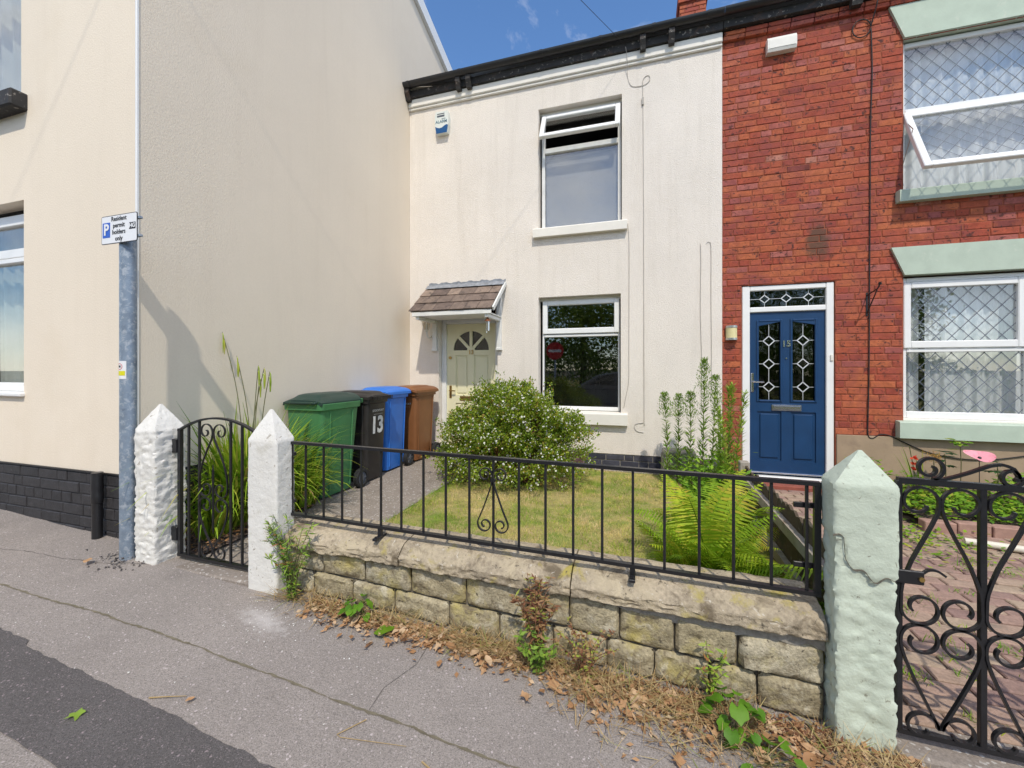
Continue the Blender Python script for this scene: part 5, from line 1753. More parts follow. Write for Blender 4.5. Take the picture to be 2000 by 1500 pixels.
# ================================================================== PARKING SIGN
PX, PY = -3.205, 1.845
ps = thing('parking_sign', 'resident parking sign on a galvanised post at the house corner', 'sign', (PX, PY, pave_z(PX, PY)))
pzb = pave_z(PX, PY)
MB().tube([(PX, PY, pzb - .05), (PX, PY, pzb + .3), (PX, PY, 1.2), (PX, PY, 2.27)], .0445, 22).build('pole', 'galv', ps, smooth=True, auto=50)
yp = 1.790
def rrect(x0, x1, z0, z1, r, n=5):
    pts = []
    for (cx, cz, a) in ((x1 - r, z0 + r, -90), (x1 - r, z1 - r, 0), (x0 + r, z1 - r, 90), (x0 + r, z0 + r, 180)):
        for k in range(n + 1):
            an = R(a + 90 * k / n)
            pts.append((cx + r * math.cos(an), cz + r * math.sin(an)))
    return pts
sx0, sx1, sz0, sz1 = -3.367, -3.027, 2.113, 2.296
MB().prism(rrect(sx0, sx1, sz0, sz1, .012), yp, yp + .003).build('plate_edge', 'sign_black', ps)
plate = MB().prism(rrect(sx0 + .0045, sx1 - .0045, sz0 + .0045, sz1 - .0045, .009), yp - .0008, yp + .001).build('plate', 'sign_white', ps)
yt_ = yp - .0018
MB().box(sx0 + .014, sx0 + .086, yt_, yp - .0009, 2.155, 2.252).build('blue_panel', 'sign_blue', ps)
text('lettering', 'P', .098, (sx0 + .051, yt_ - .0012, 2.2035), 'sign_white', ps, bold=.003, extrude=.0004)
for i, wd in enumerate(('Resident', 'permit', 'holders', 'only')):
    text('lettering', wd, .0415, (sx0 + .170, yt_ - .0002, 2.270 - i * .0425), 'sign_black', ps, bold=.0006, extrude=.0004)
MB().box(sx1 - .072, sx1 - .014, yt_, yp - .0009, 2.192, 2.234).build('black_panel', 'sign_black', ps)
text('lettering', 'HG', .037, (sx1 - .043, yt_ - .0012, 2.2125), 'sign_white', ps, bold=.0012, extrude=.0004)
for z in (2.262, 2.148):
    MB().box(-3.27, -3.010, 1.7935, 1.812, z - .008, z + .008, .002).build('bracket', 'galv', ps)
# sticker wrapped on the pole
st = MB()
def stk(r, a0, a1, z0, z1, nm, m_):
    mb = MB()
    mb.grid(lambda u, v: (PX + r * math.sin(a0 + (a1 - a0) * u), PY - r * math.cos(a0 + (a1 - a0) * u), z0 + (z1 - z0) * v), 10, 1)
    mb.build(nm, m_, ps)
stk(.0458, R(-50), R(48), 1.240, 1.356, 'sticker', 'sign_white')
stk(.0466, R(-45), R(40), 1.262, 1.292, 'sticker_panel', 'sign_yellow')
mb = MB()
for i in range(20):
    a, b = 2 * math.pi * i / 20, 2 * math.pi * (i + 1) / 20
    def pp(r, an):
        ang = R(-4) + r * math.cos(an) / .046
        return (PX + .0466 * math.sin(ang), PY - .0466 * math.cos(ang), 1.320 + r * math.sin(an))
    mb.add([pp(.021, a), pp(.021, b), pp(.0175, b), pp(.0175, a)], [(0, 1, 2, 3)])
mb.build('sticker_ring', 'sign_red', ps)
stk(.0466, R(-16), R(8), 1.314, 1.327, 'sticker_symbol', 'sign_black')
# heap of broken tarmac round the foot
mb = MB()
for i in range(130):
    a, r_ = random.uniform(0, 6.28), abs(random.gauss(0, .10)) + .04
    x, y = PX + r_ * math.cos(a), 1.82 + .55 * r_ * math.sin(a) - .02
    s = random.uniform(.004, .013)
    z = pave_z(x, y) + max(0, .035 - .2 * r_) + s * .3
    vv = [(x + random.uniform(-s, s), y + random.uniform(-s, s), z + random.uniform(-s, s) * .8) for _ in range(6)]
    mb.add(vv, [(0, 1, 2), (0, 2, 3), (0, 3, 4), (0, 4, 1), (5, 2, 1), (5, 3, 2), (5, 4, 3), (5, 1, 4)])
o = mb.build('rubble', 'tarmac_dark')
tag(o, 'loose crumbled tarmac round the foot of the sign post', 'rubble', kind='stuff')

# ================================================================== WHEELIE BINS
def wheelie(name, label, body_m, lid_m, loc, rz, w=.48, d=.58, h=.93, style=0, scale=1.0):
    t = thing(name, label, 'wheelie bin', loc, rz, 'wheelie bins along the cream wall')
    # body: loft of rounded rectangles, narrower at the foot
    levels = [(.02, .84, .76, -.02), (.06, .855, .775, -.02), (.45, .92, .88, -.01), (h - .07, .99, .985, 0), (h - .065, 1.02, 1.01, 0), (h - .06, 1.075, 1.06, 0), (h - .005, 1.085, 1.07, 0), (h, 1.07, 1.055, 0)]
    def rr(sx, sy, oy, r=.045, n=4):
        pts = []
        hx, hy = w / 2 * sx, d / 2 * sy
        for cx, cy, a in ((hx - r, -hy + r, -90), (hx - r, hy - r, 0), (-hx + r, hy - r, 90), (-hx + r, -hy + r, 180)):
            for k in range(n + 1):
                an = R(a + 90 * k / n)
                pts.append((cx + r * math.cos(an), cy + oy + r * math.sin(an)))
        return pts
    mb = MB()
    rings = [[(x, y, z) for x, y in rr(sx * .93, sy * .93, oy * 1.0)] for z, sx, sy, oy in levels]
    m = len(rings[0])
    vs = [p for r_ in rings for p in r_]
    fs = [(j * m + k, j * m + (k + 1) % m, (j + 1) * m + (k + 1) % m, (j + 1) * m + k) for j in range(len(rings) - 1) for k in range(m)]
    fs.append(tuple(range(m))[::-1]); fs.append(tuple((len(rings) - 1) * m + k for k in range(m)))
    mb.add(vs, fs)
    # moulded ribs on the sides
    for s in (-1, 1):
        for yy_ in (-.16, .17):
            x_ = s * w / 2 * .88
            mb.add([(x_ * .92, yy_ * .9 - .012, .06), (x_ * .92, yy_ * .9 + .012, .06), (x_ * 1.06, yy_ + .012, h - .08), (x_ * 1.06, yy_ - .012, h - .08),
                    (x_ * .93 + s * .006, yy_ * .9 - .006, .06), (x_ * .93 + s * .006, yy_ * .9 + .006, .06), (x_ * 1.06 + s * .006, yy_ + .006, h - .08), (x_ * 1.06 + s * .006, yy_ - .006, h - .08)],
                   [(4, 5, 6, 7), (0, 4, 7, 3), (1, 2, 6, 5), (0, 1, 5, 4), (2, 3, 7, 6)])
    body = mb.build('body', body_m, t, local=True, smooth=True, auto=32)
    # lid: domed sheet with a turned-down edge
    mb = MB()
    W, D_ = (w * .485, d * .490) if style == 1 else (w * .525, d * .535)
    dome = .075 if style == 1 else .050
    def lid(u, v):
        x, y = (u * 2 - 1), (v * 2 - 1)
        e = max(abs(x), abs(y))
        q = (1 - abs(x) ** 3.2) * (1 - max(0, -y) ** 4 * .75)
        z = h + .012 + dome * max(0, q) ** .8 + (.012 if abs(x) < .62 and -.75 < y < .7 else 0)
        return (x * W, y * D_, z)
    mb.grid(lid, 22, 22)
    base = len(mb.v)
    edge = [lid(i / 22, 0) for i in range(23)] + [lid(1, j / 22) for j in range(1, 23)] + [lid(1 - i / 22, 1) for i in range(1, 23)] + [lid(0, 1 - j / 22) for j in range(1, 22)]
    n_ = len(edge)
    mb.add(edge + [(x * 1.01, y * 1.01, z - .03) for x, y, z in edge], [(k, k + n_, (k + 1) % n_ + n_, (k + 1) % n_) for k in range(n_)])
    # lift lip at the front
    mb.box(-w * .40, w * .40, -D_ - .04, -D_ + .01, h + .0, h + .022, .006)
    lid_o = mb.build('lid', lid_m, t, local=True, smooth=True, auto=30)
    if style == 2:
        for i in range(13):
            x = -w * .42 + w * .84 * i / 12
            MB().box(x - .004, x + .004, -D_ - .048, -D_ - .038, h - .02, h + .022, .001).build('lip_rib', lid_m, lid_o, local=True)
    # handle and hinge bar at the back
    mb = MB().tube([(-w * .42, d / 2 + .05, h + .0), (w * .42, d / 2 + .05, h + .0)], .014, 10)
    for x in (-w * .40, 0, w * .40):
        mb.box(x - .02, x + .02, d / 2 - .03, d / 2 + .055, h - .03, h + .02, .006)
    mb.build('handle', body_m, t, local=True)
    for s in (-1, 1):
        wx, wy, wz_ = s * (w / 2 + .005), d / 2 - .03, .10
        mb = MB()
        n = 22
        prof = [(-.028, .070), (-.028, .092), (-.020, .100), (.020, .100), (.028, .092), (.028, .070)]
        vs = []
        for k in range(n):
            a = 2 * math.pi * k / n
            vs += [(wx + x, wy + r * math.cos(a), wz_ + r * math.sin(a)) for x, r in prof]
        pm = len(prof)
        mb.add(vs, [(k * pm + i, k * pm + (i + 1) % pm, ((k + 1) % n) * pm + (i + 1) % pm, ((k + 1) % n) * pm + i) for k in range(n) for i in range(pm)])
        wheel = mb.build('wheel', 'rubber', t, local=True, smooth=True, auto=40)
        mb = MB().disc((wx, wy, wz_), .071, 'x', 20, .030)
        mb.disc((wx + s * .018, wy, wz_), .020, 'x', 12, .02)
        for k in range(6):
            a = k * math.pi / 3
            p = Vector((wx + s * .016, wy + .02 * math.cos(a), wz_ + .02 * math.sin(a))); q = Vector((wx + s * .016, wy + .066 * math.cos(a), wz_ + .066 * math.sin(a)))
            mb.tube([p, q], .006, 5)
        mb.build('hub', 'hub', wheel, local=True)
    mb = MB().tube([(-w / 2 - .02, d / 2 - .03, .10), (w / 2 + .02, d / 2 - .03, .10)], .012, 8)
    mb.build('axle', 'rubber', t, local=True)
    return t
gzb = lambda y: garden_z(-3.1, y) + .022
b1 = wheelie('wheelie_bin', 'green wheelie bin with a dark domed lid, nearest the gate', 'bin_green', 'bin_greenlid', (-3.115, 3.50, gzb(3.5)), 0, .47, .60, .93, 1)
b2 = wheelie('wheelie_bin', 'black wheelie bin painted with a white 13', 'bin_black', 'bin_black', (-3.10, 4.06, gzb(4.06)), R(90), .40, .50, .94, 2)
b3 = wheelie('wheelie_bin', 'bright blue wheelie bin between the black and brown bins', 'bin_blue', 'bin_blue', (-3.13, 4.55, gzb(4.55)), 0, .45, .50, .96, 0)
b4 = wheelie('wheelie_bin', 'brown wheelie bin against the white house wall', 'bin_brown', 'bin_brown', (-3.06, 5.15, gzb(5.15)), R(-4), .46, .52, .95, 0)
# painted number and council print on the black bin (front face leans, so the print leans with it)
def bin_text(b, s, size, x, z, d, h, bold=.0, sx=1.0, slope=None):
    # front face: y runs from -.93*.775*d/2-.02 at the foot to -.93*.985*d/2 at the top
    f = (z - .06) / (h - .13)
    y = -(d / 2) * .93 * (.775 + (.985 - .775) * f) - .02 * (1 - f) - .0065
    ang = math.atan2((d / 2) * .93 * .21 - .02, h - .13)
    return text('lettering', s, size, (x, y, z), 'print_white', b, (R(90) + ang, 0, 0), bold, .0005, sx, local=True)
bin_text(b2, 'STOCKPORT', .036, .01, .79, .50, .94)
bin_text(b2, '_________', .036, .01, .765, .50, .94)
bin_text(b2, '13', .26, .0, .62, .50, .94, .010, .9)
bin_text(b4, 'STOCKPORT', .036, .03, .78, .52, .95)
bin_text(b4, '_________', .036, .03, .755, .52, .95)

# ================================================================== LOW FENCE BETWEEN THE GARDENS
fe = thing('low_fence', 'low dark weathered board fence between the two front gardens', 'fence', (.88, 3.2, 0))
def fx(y): return .895 - (4.22 - y) * .018
y = 2.12
i = 0
while y < 4.15:
    w_ = random.uniform(.085, .105)
    f = (y - 2.12) / 2.03
    zt = .475 - .05 * f + .012 * math.sin(i * 1.7) + random.uniform(-.008, .008)
    x = fx(y) + random.uniform(-.003, .003)
    mb = MB()
    c = random.uniform(.012, .03)
    mb.add([(x, y, -.15), (x + .016, y, -.15), (x + .016, y + w_ - .005, -.15), (x, y + w_ - .005, -.15),
            (x, y, zt - c), (x + .016, y, zt - c), (x + .016, y + w_ - .005, zt - c * .4), (x, y + w_ - .005, zt - c * .4),
            (x, y + w_ * .45, zt), (x + .016, y + w_ * .45, zt)],
           [(0, 3, 2, 1), (0, 1, 5, 4), (2, 3, 7, 6), (0, 4, 8, 7, 3), (1, 2, 6, 9, 5), (4, 5, 9, 8), (8, 9, 6, 7)])
    mb.build('board', 'wood_dark', fe)
    y += w_ + .004
    i += 1
for z in (.30, .06):
    mb = MB()
    mb.add([(fx(2.12) - .038, 2.12, z), (fx(2.12) - .002, 2.12, z), (fx(4.2) - .002, 4.2, z - .01), (fx(4.2) - .038, 4.2, z - .01), (fx(2.12) - .038, 2.12, z + .065), (fx(2.12) - .002, 2.12, z + .065), (fx(4.2) - .002, 4.2, z + .055), (fx(4.2) - .038, 4.2, z + .055)],
           [(0, 3, 2, 1), (4, 5, 6, 7), (0, 1, 5, 4), (1, 2, 6, 5), (2, 3, 7, 6), (3, 0, 4, 7)])
    mb.build('rail', 'wood_grey', fe)
for y_, zt in ((4.22, .47), (2.06, .45)):
    MB().box(fx(y_) - .045, fx(y_) + .035, y_ - .04, y_ + .04, -.2, zt, .008).build('post', 'wood_grey', fe)

# ================================================================== NEIGHBOUR'S FRONT YARD
def yard_z(x, y): return -.098 + .012 * (y - 2.0)
pv = struct(MB().grid(lambda u, v: ((lambda x, y: (x, y, yard_z(x, y) - .012))(.93 + 5.2 * u, 2.0 + 3.65 * v)), 4, 4).build('paved_yard', 'joint_sand'))
plist = []
L_, W_ = .205, .103
for r_ in range(36):
    y = 2.045 + r_ * W_
    if y > 5.36: break
    for c_ in range(20):
        x = .965 + c_ * L_ + (L_ / 2 if r_ % 2 else 0)
        if x > 3.9: break
        if (y > 4.42 and x > 2.28): continue
        plist.append((x, y))
plist.sort(key=lambda p: math.hypot(p[0] - .2, p[1]))
pm = []
for k in range(8):
    mb = MB(k / 7)
    mb.box(0, L_ - .008, 0, W_ - .008, -.05, 0, .006)
    me = mb.mesh('paver')
    me.materials.append(M['paver'])
    pm.append(me)
rest = MB()
for i, (x, y) in enumerate(plist):
    z = yard_z(x, y) + random.uniform(-.003, .003)
    if i < 300:
        o = bpy.data.objects.new('paver', random.choice(pm))
        o.parent = pv
        o.location = (x, y, z)
        o.rotation_euler = (random.uniform(-.01, .01), random.uniform(-.01, .01), random.uniform(-.012, .012))
        col.objects.link(o)
    else:
        rest.ct = random.random()
        rest.box(x, x + L_ - .008, y, y + W_ - .008, z - .05, z, .006)
o = rest.build('paving', 'paver', pv); o['kind'] = 'stuff'
struct(MB().grid(lambda u, v: ((lambda x, y: (x, y, yard_z(x, y) + .06 + .03 * fbm((x, y, 0), 4, 3)))(2.32 + 3.6 * u, 4.50 + 1.12 * v)), 30, 20).build('flower_bed', 'soil', smooth=True))
ed = thing('bed_edging', 'row of pinkish edging bricks along the neighbour flower bed', 'edging', (3.0, 4.45, -.07))
for i in range(10):
    x = 2.30 + i * .225
    MB().box(x, x + .215, 4.40 + random.uniform(-.006, .006), 4.50, yard_z(x, 4.4) - .03, yard_z(x, 4.4) + .085 + random.uniform(-.006, .006), .006).build('edging_brick', 'edging', ed)
o = MB().tube([(2.42, 4.16, yard_z(0, 4.1) + .03), (2.9, 4.05, yard_z(0, 4.1) + .03), (3.9, 3.83, yard_z(0, 4.1) + .03)], .026, 14).build('plastic_pipe', 'pipe_white', None, smooth=True, auto=40)
tag(o, 'cream plastic pipe lying on the brick paving', 'pipe')
tr = thing('stone_trough', 'grey stone trough against the white wall behind the tall weeds', 'planter', (.42, 5.3, .0))
mb = MB()
mb.box(.235, .62, 5.17, 5.50, -.05, .275, .01)
mb.build('trough', 'stone_trough', tr)
MB().box(.245, .61, 5.19, 5.49, .277, .335, .012).build('capping', 'stone_trough', tr)

# ================================================================== PLANTS
def rnd(a, b, n): return rng.uniform(a, b, n)
def rand_unit(n):
    return unit(rng.normal(size=(n, 3)))

# ---- lawn: short dry blades, greener along the path edge and in patches
def lawn():
    n = 60000
    x, y = rnd(-2.06, .87, n), rnd(2.16, 5.36, n)
    base = np.stack([x, y, np.zeros(n)], 1)
    base[:, 2] = -0.02 + 0.012 * (y - 3.5) - 0.012 * x + .012
    az, ln = rnd(0, 6.28, n), rnd(.018, .042, n)
    edge = np.clip((x + 2.06) / .16, 0, 1)
    ln *= (1.9 - .9 * edge)
    patch = np.array([fbm((a, b, 7), 1.7, 3) for a, b in zip(x, y)])
    fine_ = np.array([fbm((a, b, 2), 7, 2) for a, b in zip(x[::1], y[::1])])
    t = .48 + 1.15 * patch + .55 * fine_ + rng.normal(0, .16, n)
    t = np.where(edge < 1, t - .45 * (1 - edge), t)
    cx_, cy_ = rnd(-2.0, .8, 110), rnd(2.2, 5.2, 110)
    k = rng.integers(0, 110, 4000)
    x2, y2 = cx_[k] + rng.normal(0, .05, 4000), cy_[k] + rng.normal(0, .04, 4000)
    base = np.concatenate([base, np.stack([x2, y2, -0.02 + 0.012 * (y2 - 3.5) - 0.012 * x2 + .012], 1)])
    az, ln = np.concatenate([az, rnd(0, 6.28, 4000)]), np.concatenate([ln, rnd(.03, .065, 4000)])
    t = np.concatenate([t, np.clip(rng.normal(.16, .14, 4000), 0, 1)])
    n = len(base)
    me = blades_mesh('lawn_grass', base, az, ln, rnd(.0035, .006, n), rnd(.2, 1.0, n), rnd(.2, .9, n), np.clip(t, 0, 1), 1)
    tag(foliage_obj('lawn_grass', me, 'lawn', stuff=True), 'short dry straw-coloured lawn, greener along the path', 'grass')
lawn()

# ---- flowering shrub
def shrub():
    t = thing('flowering_shrub', 'rounded green shrub dotted with small white flowers below the window', 'shrub', (-1.40, 4.62, 0))
    o = root_loc(t)
    nt_ = 1500
    # the crown is a cluster of uneven lobes
    lobes = np.array([[0, 0, .50, .60], [-.46, -.06, .36, .45], [.46, .02, .34, .44], [.08, -.20, .70, .40], [-.26, .05, .80, .33], [.60, .0, .62, .22],
                      [-.12, -.28, .32, .46], [.34, -.20, .66, .30], [-.66, .0, .62, .20], [.34, -.26, .22, .36], [.02, .0, .98, .19], [-.50, -.20, .18, .34]])
    wgt = lobes[:, 3] ** 2
    li = rng.choice(len(lobes), nt_, p=wgt / wgt.sum())
    d = rand_unit(nt_)
    d[:, 2] = np.where(d[:, 2] < -.45, -d[:, 2], d[:, 2])
    cen = lobes[li, :3]
    rad = lobes[li, 3] * np.array([1.0 + .22 * fbm((a[0] + k_, a[1], a[2]), 2.6, 3) for a, k_ in zip(d, li)])
    rad *= 1 + np.where(rng.random(nt_) < .12, rnd(.05, .28, nt_), 0)
    tip = cen + d * rad[:, None] * np.array([1.0, .85, .95])
    tip[:, 2] = np.maximum(tip[:, 2], rnd(.03, .12, nt_))
    root = np.stack([rnd(-.2, .2, nt_), rnd(-.15, .15, nt_), rnd(.0, .1, nt_)], 1)
    inner = cen + (tip - cen) * .35
    k = 40
    f = 1 - rng.random((nt_, k)) ** 1.7 * .55
    pos = inner[:, None] + (tip - inner)[:, None] * f[..., None] + rng.normal(0, .028, (nt_, k, 3))
    pos = pos.reshape(-1, 3)
    dd = unit(np.repeat(d, k, 0) * .9 + rand_unit(nt_ * k) * .9 + np.array([0, 0, .25]))
    tw = np.repeat(rnd(-.18, .18, nt_), k)
    tn = np.clip(.42 + tw + rng.normal(0, .17, nt_ * k), 0, .80)
    tn = np.where(rng.random(nt_ * k) < .09, rnd(.82, 1, nt_ * k), tn)
    me = leaves_mesh('foliage', pos, dd, rand_unit(nt_ * k), rnd(.018, .040, nt_ * k), rnd(.012, .021, nt_ * k), tn)
    foliage_obj('foliage', me, 'leaf_bush', t, True)
    # twigs
    mb = MB()
    for i in range(0, nt_, 6):
        mb.tube([root[i], root[i] + (inner[i] - root[i]) * .6, inner[i], tip[i]], [.009, .006, .004, .0012], 4, cap=False)
    me = mb.mesh('twigs'); w = link_mesh('twigs', me, 'stem_red', t); w['kind'] = 'stuff'
    # flowers on the sunlit outside
    nf = 3000
    ii = rng.integers(0, nt_, nf)
    p = inner[ii] + (tip - inner)[ii] * rnd(.86, 1.03, nf)[:, None] + rng.normal(0, .024, (nf, 3))
    nn = unit(d[ii] * 1.2 + rand_unit(nf) * .6 + np.array([0, -.5, .5]))
    s = unit(np.cross(nn, np.array([0.3, .2, 1.0])))
    u = np.cross(nn, s)
    r_ = rnd(.007, .0145, nf)
    vs, fs = [], []
    ang = np.arange(10) * math.pi / 5
    pts = [p + nn * .003]
    for j, a in enumerate(ang):
        q = r_ * (1.0 if j % 2 == 0 else .62)
        pts.append(p + s * (q * math.cos(a))[:, None] + u * (q * math.sin(a))[:, None])
    v = np.stack(pts, 1).reshape(-1, 3)
    tri = np.array([[0, 1 + j, 1 + (j + 1) % 10] for j in range(10)])[None] + (np.arange(nf) * 11)[:, None, None]
    me = mesh_from_np('blossom', v, tris=tri.reshape(-1, 3), tint=np.repeat(rnd(0, 1, nf), 11))
    foliage_obj('blossom', me, 'petal_white', t, True)
shrub()

# ---- pendulous sedge by the gate
def sedge(loc, label, n, lmin, lmax, spread, seed_stalks):
    t = thing('sedge_clump', label, 'plant', loc)
    a = rnd(0, 6.28, n)
    r_ = np.sqrt(rng.random(n)) * spread
    base = np.stack([r_ * np.cos(a) * .9, r_ * np.sin(a) * 1.4, np.zeros(n)], 1)
    az = a + rng.normal(0, .8, n)
    near = np.cos(az) < -.1                                 # the wall keeps these leaves upright
    tn = np.clip(rng.normal(.62, .22, n), 0, .90)
    tn = np.where(rng.random(n) < .10, rnd(.88, 1, n), tn)
    me = blades_mesh('foliage', base, az, rnd(lmin, lmax, n) * np.where(near, .72, 1.0), rnd(.017, .033, n), np.where(near, rnd(.0, .08, n), rnd(.02, .40, n)), np.where(near, rnd(.1, .45, n), rnd(.3, 2.3, n)), tn, 6)
    foliage_obj('foliage', me, 'leaf_sedge', t, True)
    for (dx, dy, dz, bx_, by_) in seed_stalks:
        p0, p2 = Vector((bx_, by_, 0)), Vector((dx, dy, dz))
        p1 = (p0 + p2) / 2 + Vector((-(dx - bx_) * .2, 0, dz * .12))
        st_ = MB().tube(spline([p0, p1, p2], 8), [.0035] * 16 + [.0015], 5).build('flower_stalk', 'stem', t, local=True)
        for q, l_ in ((.985, .17), (.90, .13)):
            c_ = Vector(p1).lerp(p2, q)
            mb_ = MB(random.uniform(.7, .95))
            mb_.tube([tuple(c_), tuple(c_ + Vector((.02, -.01, -.02))), tuple(c_ + Vector((.025, -.012, -l_ * .5))), tuple(c_ + Vector((.022, -.012, -l_)))], [.002, .004, .0065, .002], 5)
            mb_.build('flower_spike', 'leaf_sedge', st_, local=True)
    return t
sedge((-3.15, 2.66, garden_z(-3.07, 2.8) + .03), 'big clump of arching green sedge between gate and green bin', 900, .50, 1.18, .16,
      [(-.22, -.05, 1.58, 0, 0), (-.12, .0, 1.38, .02, .05), (.06, .05, 1.30, .03, 0), (.13, .1, 1.25, .0, .1), (.02, .1, 1.2, -.03, .06), (.18, 0, 1.28, .04, -.04)])
sedge((-2.98, 3.06, garden_z(-2.92, 3.1) + .02), 'smaller sedge clump pressed against the green bin', 260, .35, .72, .10, [])

sedge((-3.10, 2.36, garden_z(-3.1, 2.3) + .03), 'low sedge tuft right behind the arched gate', 260, .35, .72, .10, [])
# bark and twigs on the soil by the gate
n = 900
x, y = rnd(-3.36, -2.84, n), rnd(2.05, 3.05, n)
base = np.stack([x, y, -.02 + .012 * (y - 3.5) - .012 * x + .058 + rnd(0, .02, n)], 1)
d = rand_unit(n); d[:, 2] *= .2
me = leaves_mesh('bark_mulch', base, d, np.tile([0, 0, 1.0], (n, 1)) + rand_unit(n) * .5, rnd(.015, .05, n), rnd(.008, .02, n), rnd(0, .55, n))
tag(foliage_obj('bark_mulch', me, 'leaf_dry', stuff=True), 'brown bark chips on the soil behind the arched gate', 'mulch')

# ---- ferns: each frond an object
def frond_mesh(L, n_pairs, droop, seed, tint):
    """rachis along +x rising then arching; pinnae in pairs, each pinna a toothed strip"""
    rr = np.random.default_rng(seed)
    v, f, tn = [], [], []
    ang = R(68)
    p = Vector((0, 0, 0))
    pts, dirs = [p.copy()], []
    N = n_pairs
    for i in range(N):
        fr = i / N
        a = ang - droop * fr ** 1.25
        dvec = Vector((math.cos(a), 0, math.sin(a)))
        dirs.append(dvec)
        p = p + dvec * (L / N)
        pts.append(p.copy())
    mb = MB(tint * .7)
    mb.tube([pts[i] for i in range(0, N + 1, 3)], [.0035 * (1 - i / (N + 1)) + .0008 for i in range(0, N + 1, 3)], 4, cap=False)
    for i in range(3, N):
        fr = i / N
        ln = L * .26 * math.sin(math.pi * min(1, fr * .92 + .10)) ** .75 * (1 - fr * .25)
        w = L / N * .80
        for s in (-1, 1):
            b = pts[i]
            side = Vector((0, s, 0))
            dv = (side + dirs[i] * .35 + Vector((0, 0, -.22 + rr.uniform(-.1, .1)))).normalized()
            fw = dirs[i]
            m = 4
            mb.ct = min(1, max(0, tint + rr.normal(0, .10)))
            vs, fs = [], []
            for k in range(m + 1):
                g = k / m
                c = b + dv * ln * g + Vector((0, 0, -.10 * ln * g * g))
                ww = w * (1 - g) ** .7 * (.5 if k % 2 else .36)
                vs += [c - fw * ww, c + fw * ww]
            for k in range(m):
                fs.append((2 * k, 2 * k + 1, 2 * k + 3, 2 * k + 2))
            mb.add(vs, fs)
    me = mb.mesh('frond')
    me.materials.append(M['leaf_fern'])
    return me
FR = [frond_mesh(L, 34, dr, i, tt) for i, (L, dr, tt) in enumerate(((.60, 1.15, .85), (.52, 1.7, .12), (.48, 1.3, .97), (.62, 1.3, .55), (.58, 1.6, .65), (.50, 1.1, .45), (.66, 1.0, .6), (.46, 1.9, .80), (.55, 1.45, .35)))]
def fern(loc, label, n, scale, rs):
    t = thing('fern', label, 'fern', loc, 0, 'ferns behind the railings')
    rr = random.Random(rs)
    for i in range(n):
        o = bpy.data.objects.new('frond', rr.choice(FR))
        o.parent = t
        o.location = (rr.uniform(-.05, .05), rr.uniform(-.05, .05), 0)
        s = scale * rr.uniform(.55, 1.2)
        o.scale = (s, s, s)
        o.rotation_euler = (rr.uniform(-.3, .3), rr.uniform(-.60, .22), i / n * 6.283 + rr.uniform(-.5, .5))
        col.objects.link(o)
    return t
fern((.40, 2.66, .0), 'tall bright green fern in the middle of the railings right half', 30, 1.18, 1)
fern((.62, 2.46, .0), 'spreading yellow-green fern beside the fence and green gatepost', 22, .70, 2)
fern((.20, 2.62, .0), 'low pale fern at the edge of the dry lawn', 18, .88, 3)
fern((.55, 3.05, .0), 'further fern half hidden behind the tall bright fern', 20, 1.05, 4)

# broad leaves low beside the fence
def broad_plant(name, label, loc, n, r0, lsize, material, hgt, cat='plant', group=None, tlo=.2, thi=.9):
    """rosette of rounded lobed leaves, each leaf its own part"""
    t = thing(name, label, cat, loc, 0, group)
    for i in range(n):
        a = 6.283 * i / n + random.uniform(-.4, .4)
        rr = r0 * random.uniform(.35, 1.0)
        z = hgt * random.uniform(.3, 1.0)
        c = Vector((rr * math.cos(a), rr * math.sin(a), z))
        mb = MB(random.uniform(tlo, thi))
        s = lsize * random.uniform(.7, 1.25)
        nn = 12
        tilt = Matrix.Rotation(random.uniform(.2, .8), 3, Vector((-math.sin(a), math.cos(a), 0))) @ Matrix.Rotation(a, 3, 'Z')
        pts = [Vector((0, 0, 0))]
        for k in range(nn):
            an = 2 * math.pi * k / nn
            q = s * (.88 + .14 * math.cos(an * 5) - .35 * max(0, math.cos(an - math.pi)) ** 6)
            pts.append(Vector((q * math.cos(an), q * .9 * math.sin(an), -.18 * s * math.cos(2 * an))))
        mb.add([c + tilt @ p for p in pts], [(0, 1 + k, 1 + (k + 1) % nn) for k in range(nn)])
        lf_ = mb.build('leaf', material, t, local=True, smooth=True)
        MB().tube([(0, 0, 0), tuple(c * .6 + Vector((0, 0, .02))), tuple(c)], .0018, 4, cap=False).build('stalk', 'stem', lf_, local=True)
    return t
broad_plant('broadleaf_plant', 'broad-leaved green plant low beside the fence under the fern', (.79, 2.27, .0), 9, .13, .055, 'leaf_bright', .22)

